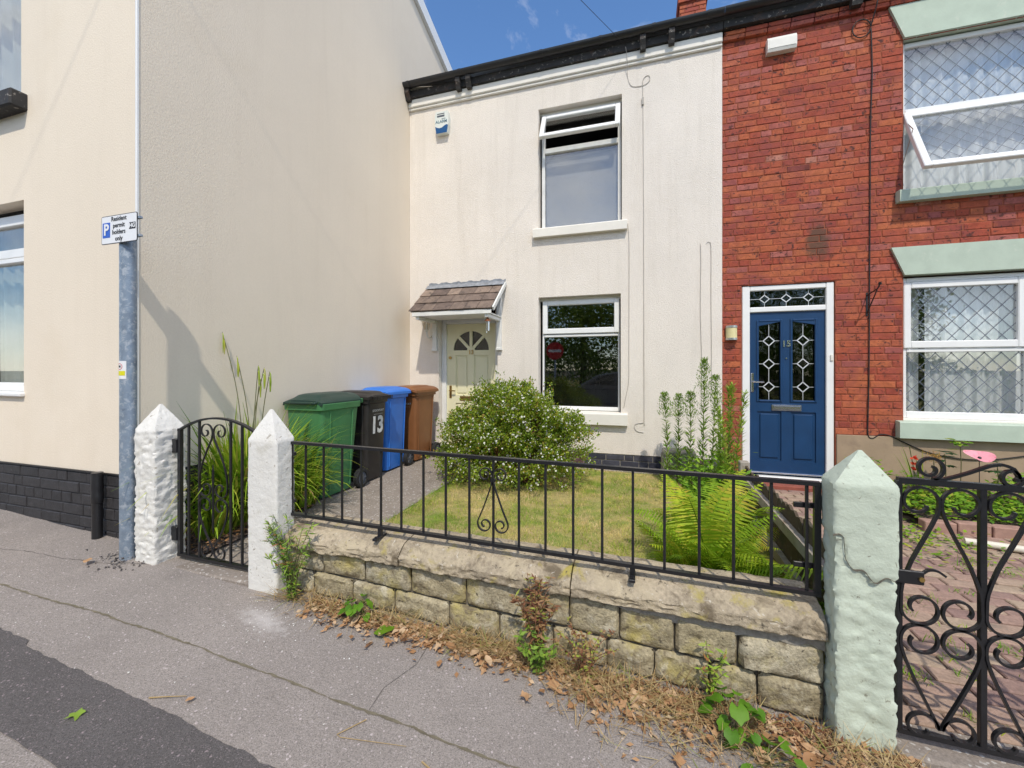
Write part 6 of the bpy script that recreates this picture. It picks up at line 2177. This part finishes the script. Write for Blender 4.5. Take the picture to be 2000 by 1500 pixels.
# ---- tall slender weeds near the boundary
def tall_weed(loc, h, label, bright, lean=(0, 0), head=True):
    t = thing('tall_weed', label, 'weed', loc, 0, 'tall weeds at the boundary')
    top = Vector((lean[0], lean[1], h))
    path = spline([Vector((0, 0, 0)), Vector((lean[0] * .3 + .01, lean[1] * .3, h * .45)), top], 8)
    MB().tube(path, [.0055 * (1 - .7 * i / 16) for i in range(17)], 5).build('stem', 'stem', t, local=True)
    n = int(260 * h)
    f = rng.random(n) ** .8
    idx = np.clip((f * 16).astype(int), 0, 15)
    P = np.array([tuple(p) for p in path])
    pos = P[idx] + (P[idx + 1] - P[idx]) * ((f * 16) - idx)[:, None]
    a = rnd(0, 6.28, n)
    d = np.stack([np.cos(a), np.sin(a), rnd(.3, 1.1, n)], 1)
    ln = (.125 - .065 * f) * rnd(.7, 1.2, n)
    base_t = .74 if bright else .45
    me = leaves_mesh('foliage', pos, d, np.tile([0, 0, 1.0], (n, 1)) + rand_unit(n) * .3, ln, ln * (.20 if bright else .17), np.clip(rng.normal(base_t, .12, n), 0, .84))
    foliage_obj('foliage', me, 'leaf_weed', t, True)
    if head:
        m = 420
        f = rnd(.70, 1.0, m)
        idx = np.clip((f * 16).astype(int), 0, 15)
        c = P[idx] + (P[idx + 1] - P[idx]) * ((f * 16) - idx)[:, None]
        a = rnd(0, 6.28, m)
        w = (.085 * (1.02 - f) / .30 + .018) * np.sqrt(rng.random(m))
        pos = c + np.stack([np.cos(a) * w, np.sin(a) * w, w * .9], 1)
        d = np.stack([np.cos(a) * .4, np.sin(a) * .4, np.ones(m)], 1)
        me = leaves_mesh('flower_head', pos, d, rand_unit(m), rnd(.014, .03, m), rnd(.006, .011, m), np.clip(rng.normal(.42, .15, m), 0, .92))
        foliage_obj('flower_head', me, 'leaf_weed', t, True)
    return t
tall_weed((.28, 5.02, .0), 1.02, 'leftmost tall weed in front of the white wall', False, (-.03, 0))
tall_weed((.39, 5.08, .0), 1.00, 'second tall weed from the left by the white wall', False, (.02, .02))
tall_weed((.50, 4.95, .0), 1.04, 'third tall weed from the left, over the stone trough', False, (.02, 0))
tall_weed((.62, 4.88, .0), 1.40, 'tallest grey-green weed where white wall meets brick', False, (.03, 0))
tall_weed((.72, 4.92, .0), 1.22, 'tall weed just right of the tallest one', False, (.05, .02))
tall_weed((.80, 4.50, .0), 1.12, 'fresh green weed behind the two bright ones by the door', True, (.02, 0), False)
tall_weed((.74, 4.55, .0), 1.02, 'light green weed between grey-green and bright weeds', True, (-.02, 0), False)
tall_weed((.78, 4.45, .0), 1.16, 'bright green tall weed beside the blue door frame', True, (.06, 0), False)
tall_weed((.82, 4.40, .0), 1.08, 'bright green weed leaning towards the blue door', True, (.12, 0), False)
tall_weed((.70, 4.35, .0), .92, 'shorter bright green weed in front of the tall ones', True, (.02, 0), False)
tall_weed((.76, 4.25, .0), .80, 'lowest bright green weed next to the fence post', True, (-.05, 0), False)
# leafy undergrowth at their feet
n = 2600
x, y = rng.normal(.62, .13, n), rng.normal(4.4, .32, n)
z = np.abs(rng.normal(0, .22, n)) * .9
a = rnd(0, 6.28, n)
d = np.stack([np.cos(a), np.sin(a), rnd(-.2, .9, n)], 1)
ln = rnd(.03, .085, n)
me = leaves_mesh('undergrowth', np.stack([x, y, z], 1), d, np.tile([0, 0, 1.0], (n, 1)) + rand_unit(n) * .5, ln, ln * .36, np.clip(rng.normal(.5, .2, n), 0, .8))
tag(foliage_obj('undergrowth', me, 'leaf_bright', stuff=True), 'leafy green undergrowth below the tall weeds by the fence', 'undergrowth')

# ---- neighbour's flower bed
n = 3400
x, y = rnd(2.15, 4.0, n), 4.52 + rng.random(n) ** 1.0 * .95
hgt = .10 + .26 * np.clip(np.array([fbm((a, b, 4), 2.6, 3) for a, b in zip(x, y)]) + .5, 0, 1) * np.clip((y - 4.45) / .5, .25, 1)
z = yard = -.098 + .012 * (y - 2) + .05 + hgt * rng.random(n) ** .6
a = rnd(0, 6.28, n)
d = np.stack([np.cos(a), np.sin(a) - .3, rnd(-.35, .45, n)], 1)
ln = rnd(.03, .075, n)
me = leaves_mesh('bed_foliage', np.stack([x, y, z], 1), d, np.tile([0, 0, 1.0], (n, 1)) + rand_unit(n) * .35, ln, ln * rnd(.5, .85, n), np.where(rng.random(n) < .07, .97, np.clip(rng.normal(.5, .22, n), 0, .9)), .1)
tag(foliage_obj('bed_foliage', me, 'leaf_bright', stuff=True), 'low bright green leaves filling the neighbour flower bed', 'ground cover')
n = 500
x, y = rng.normal(2.1, .25, n), rng.normal(4.15, .22, n)
ln = rnd(.02, .06, n); a = rnd(0, 6.28, n)
me = leaves_mesh('creeping_weeds', np.stack([x, y, -.098 + .012 * (y - 2) + rnd(.005, .04, n)], 1), np.stack([np.cos(a), np.sin(a), rnd(.0, .5, n)], 1), np.tile([0, 0, 1.0], (n, 1)) + rand_unit(n) * .3, ln, ln * .5, np.where(rng.random(n) < .2, .97, rnd(.2, .9, n)))
tag(foliage_obj('creeping_weeds', me, 'leaf_bright', stuff=True), 'creeping weeds spilling onto the brick paving', 'weeds')
n = 1500
gx = rng.integers(0, 26, 70)
cxs, cys = rnd(1.0, 3.3, 70), rnd(2.1, 4.2, 70)
i70 = rng.integers(0, 70, n)
base = np.stack([cxs[i70] + rng.normal(0, .035, n), cys[i70] + rng.normal(0, .02, n), np.zeros(n)], 1)
base[:, 2] = -.098 + .012 * (base[:, 1] - 2)
me = blades_mesh('joint_weeds', base, rnd(0, 6.28, n), rnd(.02, .055, n), rnd(.003, .007, n), rnd(.3, 1.1, n), rnd(.1, .8, n), np.where(rng.random(n) < .2, .95, rnd(.2, .8, n)), 2)
tag(foliage_obj('joint_weeds', me, 'leaf_bright', stuff=True), 'tufts of grass growing in the paving joints', 'weeds')
# gladiolus with red flowers
gl_ = thing('gladiolus', 'red gladiolus leaning against the beige wall base', 'flower', (2.64, 5.15, -.02))
me = blades_mesh('foliage', np.array([[rng.uniform(-.03, .03), rng.uniform(-.02, .02), 0] for _ in range(12)]), rnd(2.2, 4.2, 12), rnd(.35, .62, 12), rnd(.015, .024, 12), rnd(.05, .4, 12), rnd(.1, .5, 12), rnd(.4, .85, 12), 5)
foliage_obj('foliage', me, 'leaf_sedge', gl_)
MB().tube([(0, 0, 0), (-.05, -.03, .3), (-.10, -.05, .56)], .004, 5).build('stem', 'stem', gl_, local=True)
for (px_, py_, pz_) in ((-.085, -.075, .45), (-.07, -.07, .39), (-.055, -.07, .34)):
    n = 9
    a = rnd(0, 6.28, n)
    me = leaves_mesh('bloom', np.tile([px_, py_, pz_], (n, 1)), np.stack([np.cos(a), np.sin(a) - .6, rnd(-.4, .6, n)], 1), rand_unit(n), rnd(.03, .05, n), rnd(.022, .035, n), rnd(0, 1, n), .15)
    foliage_obj('bloom', me, 'red_flower', gl_)
dh = thing('dried_flower', 'dried orange seed head in the neighbour flower bed', 'flower', (2.73, 5.1, -.02))
MB().tube([(0, 0, 0), (.01, 0, .3), (0, 0, .46)], .004, 5).build('stem', 'stem', dh, local=True)
n = 160
me = leaves_mesh('seed_head', np.array([[rng.normal(0, .028), rng.normal(0, .02), .46 + rng.normal(0, .022)] for _ in range(n)]), rand_unit(n) + np.array([0, 0, .3]), rand_unit(n), rnd(.02, .05, n), rnd(.004, .009, n), rnd(0, 1, n))
foliage_obj('seed_head', me, 'orange_dry', dh, True)
# dark five-lobed plants against the wall base
for (x, y, h, lab) in ((2.90, 5.25, .50, 'dark glossy-leaved plant left of the pink flower ornament'), (3.02, 5.25, .64, 'taller leafy plant directly under the green sill'), (3.27, 5.2, .46, 'glossy-leaved plant right of the pink flower ornament')):
    t = thing('garden_plant', lab, 'plant', (x, y, -.02), 0, 'leafy plants in the neighbour bed')
    MB().tube([(0, 0, 0), (.01, 0, h * .6), (0, 0, h * .95)], .004, 5).build('stem', 'stem', t, local=True)
    for i in range(6):
        a = i * 1.05 + random.random()
        d = Vector((math.cos(a), math.sin(a), random.uniform(-.3, .25)))
        c = Vector((0, 0, h * random.uniform(.75, 1.0))) + d * .03
        n = 5
        aa = a + np.array([-1.1, -.55, 0, .55, 1.1])
        me = leaves_mesh('leaf', np.tile(tuple(c), (n, 1)), np.stack([np.cos(aa), np.sin(aa), np.full(n, d.z)], 1), np.tile([0, 0, 1.0], (n, 1)) + rand_unit(n) * .15, rnd(.06, .095, n), rnd(.035, .05, n), rnd(0, 1, n), .12)
        foliage_obj('leaf', me, 'leaf_dark' if h < .6 else 'leaf_bright', t)
pp_ = thing('metal_poppy', 'pink metal poppy ornament on a thin stake', 'garden ornament', (3.03, 5.02, .07))
MB().tube([(0, 0, -.05), (0, 0, .40)], .003, 6).build('stake', 'iron', pp_, local=True)
mb = MB()
def pet(u, v):
    a = u * 2 * math.pi
    r_ = .098 * v * (1 + .10 * math.cos(2 * a + .6) + .04 * math.cos(4 * a))
    return (r_ * math.cos(a), r_ * .92 * math.sin(a), .40 + .030 * v * v + .012 * v * math.cos(2 * a) + r_ * math.sin(a) * .42)
mb.grid(pet, 28, 5).build('petals', 'pink_metal', pp_, local=True, smooth=True)
MB().tube([(0, -.002, .402), (0, -.006, .410), (0, -.008, .414)], [.014, .012, .002], 10).build('centre', 'sign_black', pp_, local=True)

# ---- weeds along the foot of the wall
def stem_weed(name, label, loc, n_st, h, spread, material, leaf, tmean, stem_m='stem', nl=40, out=-.35, wl=.35, tsd=.15):
    t = thing(name, label, 'weed', loc)
    mbs = MB()
    P, D = [], []
    for i in range(n_st):
        a = random.uniform(0, 6.28)
        e = Vector((spread * math.cos(a), spread * .55 * math.sin(a) + out * spread * .5, h * random.uniform(.55, 1.0)))
        pth = spline([Vector((random.uniform(-.02, .02), random.uniform(-.01, .01), 0)), Vector((e.x * .35, e.y * .35, e.z * .6)), e], 6)
        mbs.tube(pth, [.003 * (1 - .7 * j / 12) for j in range(13)], 4, cap=False)
        for j in range(nl):
            k = random.random() ** .8 * 11.9
            q = pth[int(k)].lerp(pth[int(k) + 1], k - int(k))
            P.append(tuple(q)); D.append((random.gauss(0, 1), random.gauss(-.2, 1), random.uniform(-.4, .9)))
    mbs.build('stems', stem_m, t, local=True)
    n = len(P)
    ln = rnd(leaf * .5, leaf * 1.2, n)
    me = leaves_mesh('foliage', np.array(P), np.array(D), np.tile([0, -.4, 1.0], (n, 1)) + rand_unit(n) * .5, ln, ln * wl, np.clip(rng.normal(tmean, tsd, n), 0, 1))
    foliage_obj('foliage', me, material, t, True)
    return t
stem_weed('wall_weed', 'bushy green and brown weed between the white gatepost and stone wall', (-1.86, 1.85, pave_z(-1.86)), 16, .47, .14, 'leaf_weed', .042, .50, nl=50, wl=.20, tsd=.30)
stem_weed('wall_weed', 'dying brown weed growing up the middle of the stone wall', (-.46, 1.84, pave_z(-.46)), 15, .42, .10, 'reddish', .038, .60, 'stem_red', 46, wl=.26, tsd=.28)
stem_weed('wall_weed', 'green leafy shoots at the base of the brown weed', (-.44, 1.80, pave_z(-.44)), 9, .20, .09, 'leaf_weed', .036, .40, nl=24, wl=.38)
stem_weed('wall_weed', 'wispy red-stemmed weed right of the brown weed', (-.24, 1.83, pave_z(-.24)), 14, .27, .16, 'reddish', .022, .75, 'stem_red', 26, wl=.5, tsd=.25)
stem_weed('wall_weed', 'yellowing weed on the stone wall near the green gatepost', (.27, 1.88, pave_z(.27)), 6, .26, .06, 'leaf_weed', .035, .80, nl=22, wl=.3)
broad_plant('dock_plant', 'small round-leaved green plant at the foot of the stone wall', (-1.42, 1.83, pave_z(-1.42)), 15, .085, .026, 'leaf_bright', .10, tlo=.0, thi=.4)
broad_plant('mallow_plant', 'large round-leaved green plant on the pavement near the green gatepost', (.34, 1.76, pave_z(.34)), 16, .11, .034, 'leaf_bright', .13, tlo=.0, thi=.4)
broad_plant('mallow_plant', 'lower broad-leaved plant spreading over the dead grass', (.42, 1.66, pave_z(.42)), 12, .12, .036, 'leaf_bright', .05, tlo=.0, thi=.45)

# ---- dead grass, roots and leaf litter along the wall
def litter_band(n, xa, xb, depth, dens):
    x = xa + (xb - xa) * rng.random(n)
    b = 1.905 - depth * np.abs(rng.normal(0, .5, n))
    return x, b
def dry_grass():
    n = 3300
    x = np.concatenate([rnd(-.85, .95, int(n * .75)), rnd(-2.0, -.8, n - int(n * .75))])
    wid = np.where(x > -.35, .15 + .10 * np.clip(x + .35, 0, 1), .07)
    y = 1.90 - wid * np.abs(rng.normal(0, .75, n))
    y = np.where(x > .70, y - .06, y)
    keep = np.array([fbm((a * 1.0, b, 3), 3.2, 2) for a, b in zip(x, y)]) > -.12
    x, y = x[keep], y[keep]
    n = len(x)
    z = -.075 - .046 * x - .02 * (1.9 - y) + rnd(.002, .03, n)
    me = blades_mesh('dry_grass', np.stack([x, y, z], 1), rnd(0, 6.28, n), rnd(.04, .17, n), rnd(.0018, .0042, n), rnd(.9, 1.5, n), rnd(-.1, .55, n), np.where(rng.random(n) < .08, .97, np.clip(rng.normal(.48, .22, n), 0, .85)), 3)
    tag(foliage_obj('dry_grass', me, 'straw', stuff=True), 'tangle of dead grass along the foot of the stone wall', 'dead grass')
dry_grass()
def leaf_litter():
    n = 4200
    x = np.concatenate([rnd(-.55, .95, int(n * .6)), rnd(-1.75, -.55, n - int(n * .6))])
    wid = np.where(x > -.35, .17, .10)
    y = 1.90 - wid * np.abs(rng.normal(0, .7, n))
    y = np.where(x > .69, y - .05, y)
    z = -.075 - .046 * x - .02 * (1.9 - y) + rnd(.003, .022, n)
    a = rnd(0, 6.28, n)
    ln = rnd(.010, .040, n)
    me = leaves_mesh('leaf_litter', np.stack([x, y, z], 1), np.stack([np.cos(a), np.sin(a), rng.normal(0, .25, n)], 1), np.tile([0, 0, 1.0], (n, 1)) + rand_unit(n) * .5, ln, ln * rnd(.3, .8, n), np.clip(rng.normal(.58, .30, n), 0, 1), .1)
    tag(foliage_obj('leaf_litter', me, 'leaf_dry', stuff=True), 'crumbled brown leaf litter on the pavement along the wall', 'leaf litter')
leaf_litter()
n = 700
x = rnd(.05, .72, n); y = 1.88 - .07 * np.abs(rng.normal(0, .8, n))
z = -.075 - .046 * x - .02 * (1.9 - y) + np.abs(rng.normal(0, .035, n))
ln = rnd(.008, .02, n); a = rnd(0, 6.28, n)
me = leaves_mesh('red_weed_mat', np.stack([x, y, z], 1), np.stack([np.cos(a), np.sin(a), rnd(0, 1, n)], 1), rand_unit(n), ln, ln * .45, np.clip(rng.normal(.3, .2, n), 0, .8))
tag(foliage_obj('red_weed_mat', me, 'reddish', stuff=True), 'mat of tiny red-brown weeds at the right end of the stone wall', 'weeds')
# grit and pale chips scattered on the footway
n = 420
x = np.concatenate([rnd(-4.2, 1.3, 240), rng.normal(-1.75, .22, 180)])
y = np.concatenate([rnd(.75, 1.9, 240), rng.normal(1.72, .10, 180)])
mb = MB()
for i in range(n):
    s = random.uniform(.0015, .0055)
    z = pave_z(x[i], y[i]) + .006 * fbm((x[i], y[i], 0), .9, 3) + s * .5
    vv = [(x[i] + random.uniform(-s, s), y[i] + random.uniform(-s, s), z + random.uniform(-s, s) * .5) for _ in range(5)]
    mb.add(vv, [(0, 1, 2), (0, 2, 3), (0, 3, 1), (4, 2, 1), (4, 3, 2), (4, 1, 3)])
o = mb.build('grit', 'pillar_white')
tag(o, 'pale chips of stone and grit scattered on the pavement', 'grit', kind='stuff')

def dead_leaf_mesh(kind, seed, tint):
    rr = random.Random(seed)
    mb = MB(tint)
    if kind == 0:      # curled oval leaf
        nu, nv = 5, 2
        curl_ = rr.uniform(.4, 1.2)
        def fn(u, v):
            x = u - .5
            w = .34 * math.sin(math.pi * (u * .92 + .04)) ** .8
            y = (v - .5) * 2 * w
            return (x, y, curl_ * y * y * 1.6 + .25 * curl_ * x * x + .05 * math.sin(u * 9 + seed))
        mb.grid(fn, nu, nv)
    else:              # lobed sycamore leaf
        pts = [Vector((0, 0, .02))]
        n = 20
        for k in range(n):
            a = 2 * math.pi * k / n
            r_ = .30 + .20 * abs(math.cos(a * 2.5)) * (1 if k % 2 == 0 else .45) + rr.uniform(-.04, .04)
            if abs(a - math.pi) < .4: r_ *= .5
            pts.append(Vector((r_ * math.cos(a), r_ * math.sin(a), rr.uniform(-.02, .10) + .10 * math.cos(2 * a + seed))))
        mb.add(pts, [(0, 1 + k, 1 + (k + 1) % n) for k in range(n)])
    me = mb.mesh('fallen_leaf', smooth=True)
    return me
DL = [dead_leaf_mesh(i % 2, i, random.uniform(.25, 1)) for i in range(14)]
for me in DL: me.materials.append(M['leaf_dry'])
spots = []
while len(spots) < 170:
    q = random.random()
    if q < .5:
        x, y = random.uniform(-.45, .65), 1.86 - abs(random.gauss(0, .11))
    elif q < .85:
        x, y = random.uniform(-1.5, -.55), 1.86 - abs(random.gauss(0, .07))
    else:
        x, y = random.uniform(.3, 1.1), 1.74 - abs(random.gauss(0, .07))
    spots.append((x, y, random.uniform(.025, .062), random.uniform(.006, .03)))
for i, (x, y, s, dz) in enumerate(spots):
    o = bpy.data.objects.new('fallen_leaf', random.choice(DL))
    o.location = (x, y, pave_z(x, y) + dz)
    o.scale = (s, s, s)
    o.rotation_euler = (random.uniform(-.5, .5), random.uniform(-.5, .5), random.uniform(0, 6.28))
    col.objects.link(o)
    tag(o, 'curled dry brown leaf lying among the litter along the stone wall', 'leaf', 'dry leaves along the stone wall')
def loose(label, x, y, s, tint, kind, material, rz, lift=.006):
    me = dead_leaf_mesh(kind, int(x * 100) % 97, tint)
    me.materials.append(M[material])
    o = bpy.data.objects.new('fallen_leaf', me)
    o.location = (x, y, pave_z(x, y) + lift + .004)
    o.scale = (s, s, s * .7)
    o.rotation_euler = (0, 0, rz)
    col.objects.link(o)
    tag(o, label, 'leaf')
loose('fresh green lobed leaf lying on the dark tarmac strip', -2.02, .995, .062, .62, 1, 'leaf_weed', 2.0)
loose('lone orange-brown leaf at the edge of the dark tarmac strip', -1.70, 1.185, .03, .6, 0, 'leaf_dry', 1.0)
loose('long grey-green leaf on the litter beside the small round-leaved plant', -1.22, 1.78, .10, .35, 0, 'leaf_sedge', .9, .02)
loose('big orange leaf by the foot of the brown wall weed', -.36, 1.73, .07, .55, 1, 'leaf_dry', .4, .02)
loose('large pale tan leaf on the ground in front of the green gatepost', .80, 1.63, .10, .95, 1, 'leaf_dry', .4, .02)
loose('yellow-brown leaf lying beside the sign post foot', -3.33, 1.70, .06, .7, 0, 'leaf_dry', 2.2, .02)
def twig(label, pts, r):
    o = MB().tube([(x, y, pave_z(x, y) + .006 + dz) for x, y, dz in pts], [r * (1 - .6 * i / (len(pts) - 1)) for i in range(len(pts))], 5).build('twig', 'straw')
    tag(o, label, 'twig')
twig('straight pale straw across the edge of the dark tarmac strip', [(-1.86, 1.14, 0), (-1.80, 1.165, .002), (-1.735, 1.195, 0)], .0028)
twig('forked dry twig lying on the grey pavement', [(-1.00, 1.345, 0), (-1.06, 1.255, .002), (-1.04, 1.25, .002), (-.80, 1.30, .001)], .0022)
twig('long dry twig along the mossy seam', [(-.72, 1.27, 0), (-.62, 1.235, .003), (-.55, 1.22, 0)], .003)

# ================================================================== ACROSS THE ROAD (seen in the window glass)
def tree(loc, label, h, r, seed, hgt0):
    t = thing('roadside_tree', label, 'tree', loc)
    rs = np.random.default_rng(seed)
    MB().tube([(0, 0, -.2), (.05, .02, h * .25), (-.05, .05, h * .5), (.1, 0, h * .8)], [.22, .17, .12, .04], 10).build('trunk', 'bark', t, local=True, smooth=True)
    mb = MB()
    for k in range(9):
        a = k * 2.4
        z = h * (.25 + .06 * k)
        mb.tube([(0, 0, z), (r * .4 * math.cos(a), r * .4 * math.sin(a), z + h * .10), (r * .8 * math.cos(a), r * .8 * math.sin(a), z + h * .16)], [.07, .04, .015], 6)
    mb.build('limbs', 'bark', t, local=True)
    n = 9500
    cl = rs.normal(size=(60, 3)); cl = cl / np.linalg.norm(cl, axis=1)[:, None] * (rs.random((60, 1)) ** .4)
    cc = cl * np.array([r, r, (h - hgt0) / 2]) + np.array([0, 0, (h + hgt0) / 2])
    i = rs.integers(0, 60, n)
    p = cc[i] + rs.normal(0, r * .16, (n, 3))
    ln = rs.uniform(.10, .24, n)
    me = leaves_mesh('crown', p, rs.normal(size=(n, 3)), rs.normal(size=(n, 3)), ln, ln * .65, np.clip(rs.normal(.3, .2, n), 0, .75))
    foliage_obj('crown', me, 'leaf_bush', t, True)
for i, (x, y, h, r, lab) in enumerate(((-12.0, -13, 7.5, 2.8, 'far-left roadside tree across the street'), (-7.4, -12.2, 6.6, 2.6, 'left roadside tree across the street, seen in the window'), (-3.2, -12.5, 7.0, 2.7, 'middle roadside tree across the street behind the no-entry sign'),
                                       (1.2, -12.0, 6.8, 2.6, 'right roadside tree across the street behind the car'), (5.6, -12.6, 7.4, 2.9, 'far-right roadside tree across the street'), (10.2, -12.4, 6.8, 2.7, 'last roadside tree at the right across the street'))):
    tree((x, y, road_z(x) + .1), lab, h, r, 40 + i, .2)
n = 26000
x, y = rnd(-16, 14, n), rng.normal(-10.6, .5, n)
z = road_z(0) + .1 - .046 * x + 2.3 * rng.random(n) ** .8 * (1 + .15 * np.sin(x * 1.3))
ln = rnd(.08, .18, n)
hd = foliage_obj('hedge', leaves_mesh('hedge', np.stack([x, y, z], 1), rand_unit(n), rand_unit(n), ln, ln * .7, np.clip(rng.normal(.25, .2, n), 0, .75)), 'leaf_bush')
tag(hd, 'long dark green hedge across the road behind the no-entry sign', 'hedge')
ns = thing('no_entry_sign', 'round red no-entry sign on a grey post across the road', 'sign', (-3.52, -6.0, road_z(-3.5)))
MB().tube([(-3.52, -6.05, -.3), (-3.52, -6.05, 2.35)], .038, 14).build('pole', 'galv', ns, smooth=True)
MB().disc((-3.52, -6.0, 2.10), .375, 'y', 36, .012).build('disc', 'sign_red', ns)
MB().disc((-3.52, -6.012, 2.10), .38, 'y', 36, .008).build('backing', 'galv', ns)
box('white_bar', 'sign_white', ns, -3.80, -3.24, -5.9925, -5.988, 2.045, 2.155)
car = thing('parked_car', 'silver-grey hatchback parked across the road', 'car', (-.85, -4.0, road_z(-.85)))
rz_ = road_z(-.85)
def sec(px, prof):
    return prof
side = [(-2.12, .35), (-2.14, .62), (-2.02, .80), (-1.25, .93), (-.62, 1.32), (.05, 1.44), (.85, 1.40), (1.55, 1.18), (1.98, .98), (2.10, .70), (2.06, .35)]
mb = MB()
wy = [(-.86, .90), (-.80, .99), (.80, .99), (.86, .90)]
rings = []
for yy_, k in ((-.88, .0), (-.86, .5), (-.70, 1.0), (.70, 1.0), (.86, .5), (.88, .0)):
    ring = []
    for x, z in side:
        up_ = max(0, z - .92)
        ring.append((x, yy_ * (1 - .22 * up_), .35 + (z - .35) * (.96 + .04 * k)))
    rings.append(ring)
m = len(side)
vs = [p for r_ in rings for p in r_]
fs = [(j * m + k, (j + 1) * m + k, (j + 1) * m + (k + 1) % m, j * m + (k + 1) % m) for j in range(5) for k in range(m)]
fs += [tuple(range(m)), tuple(5 * m + k for k in range(m))[::-1]]
mb.add(vs, fs)
mb.build('body', 'car_paint', car, local=True, smooth=True, auto=28)
for s in (-1, 1):
    for (poly) in ([(-1.02, .97), (-.50, 1.27), (-.02, 1.36), (-.02, .97)], [(.05, .97), (.05, 1.37), (.75, 1.33), (1.30, 1.12), (1.30, .97)]):
        ya = s * .868
        MB().add([(x, s * (.884 * (1 - .22 * max(0, z - .92)) + .003), z) for x, z in poly], [tuple(range(len(poly)))]).build('side_window', 'glass_dark', car, local=True)
    for x in (-1.32, 1.30):
        mb = MB().disc((x, s * .80, .31), .31, 'y', 26, .20)
        w_ = mb.build('wheel', 'rubber', car, local=True)
        MB().disc((x, s * .905, .31), .20, 'y', 20, .012).build('rim', 'steel', w_, local=True)
    MB().box(-2.06, -1.88, s * .62 - .14, s * .62 + .14, .68, .80, .02).build('headlight', 'chrome', car, local=True)
    MB().box(1.96, 2.10, s * .66 - .10, s * .66 + .10, .78, .95, .02).build('tail_light', 'sign_red', car, local=True)
up_ = thing('utility_pole', 'wooden utility pole across the road carrying the overhead wires', 'pole', (-7.4, -6.05, road_z(-7.4)))
MB().tube([(-7.4, -6.05, -.2), (-7.4, -6.05, 7.6)], [.13, .09], 12).build('pole', 'bark', up_, smooth=True)
MB().box(-8.0, -6.8, -6.10, -6.0, 7.2, 7.3, .01).build('crossarm', 'bark', up_)
for i, (bx_, by_, bz_, lab) in enumerate(((9.0, -7.0, 7.6, 'upper wire strung along the far side of the road'), (9.0, -5.5, 7.0, 'lower wire strung along the far side of the road'))):
    A, B = Vector((-7.4, -6.05, 7.35)), Vector((bx_, by_, bz_))
    cable('street_wire', lab, [A + (B - A) * (k / 20) + Vector((0, 0, -.5 * math.sin(math.pi * k / 20))) for k in range(21)], .010, 'cable_black', 'wire')
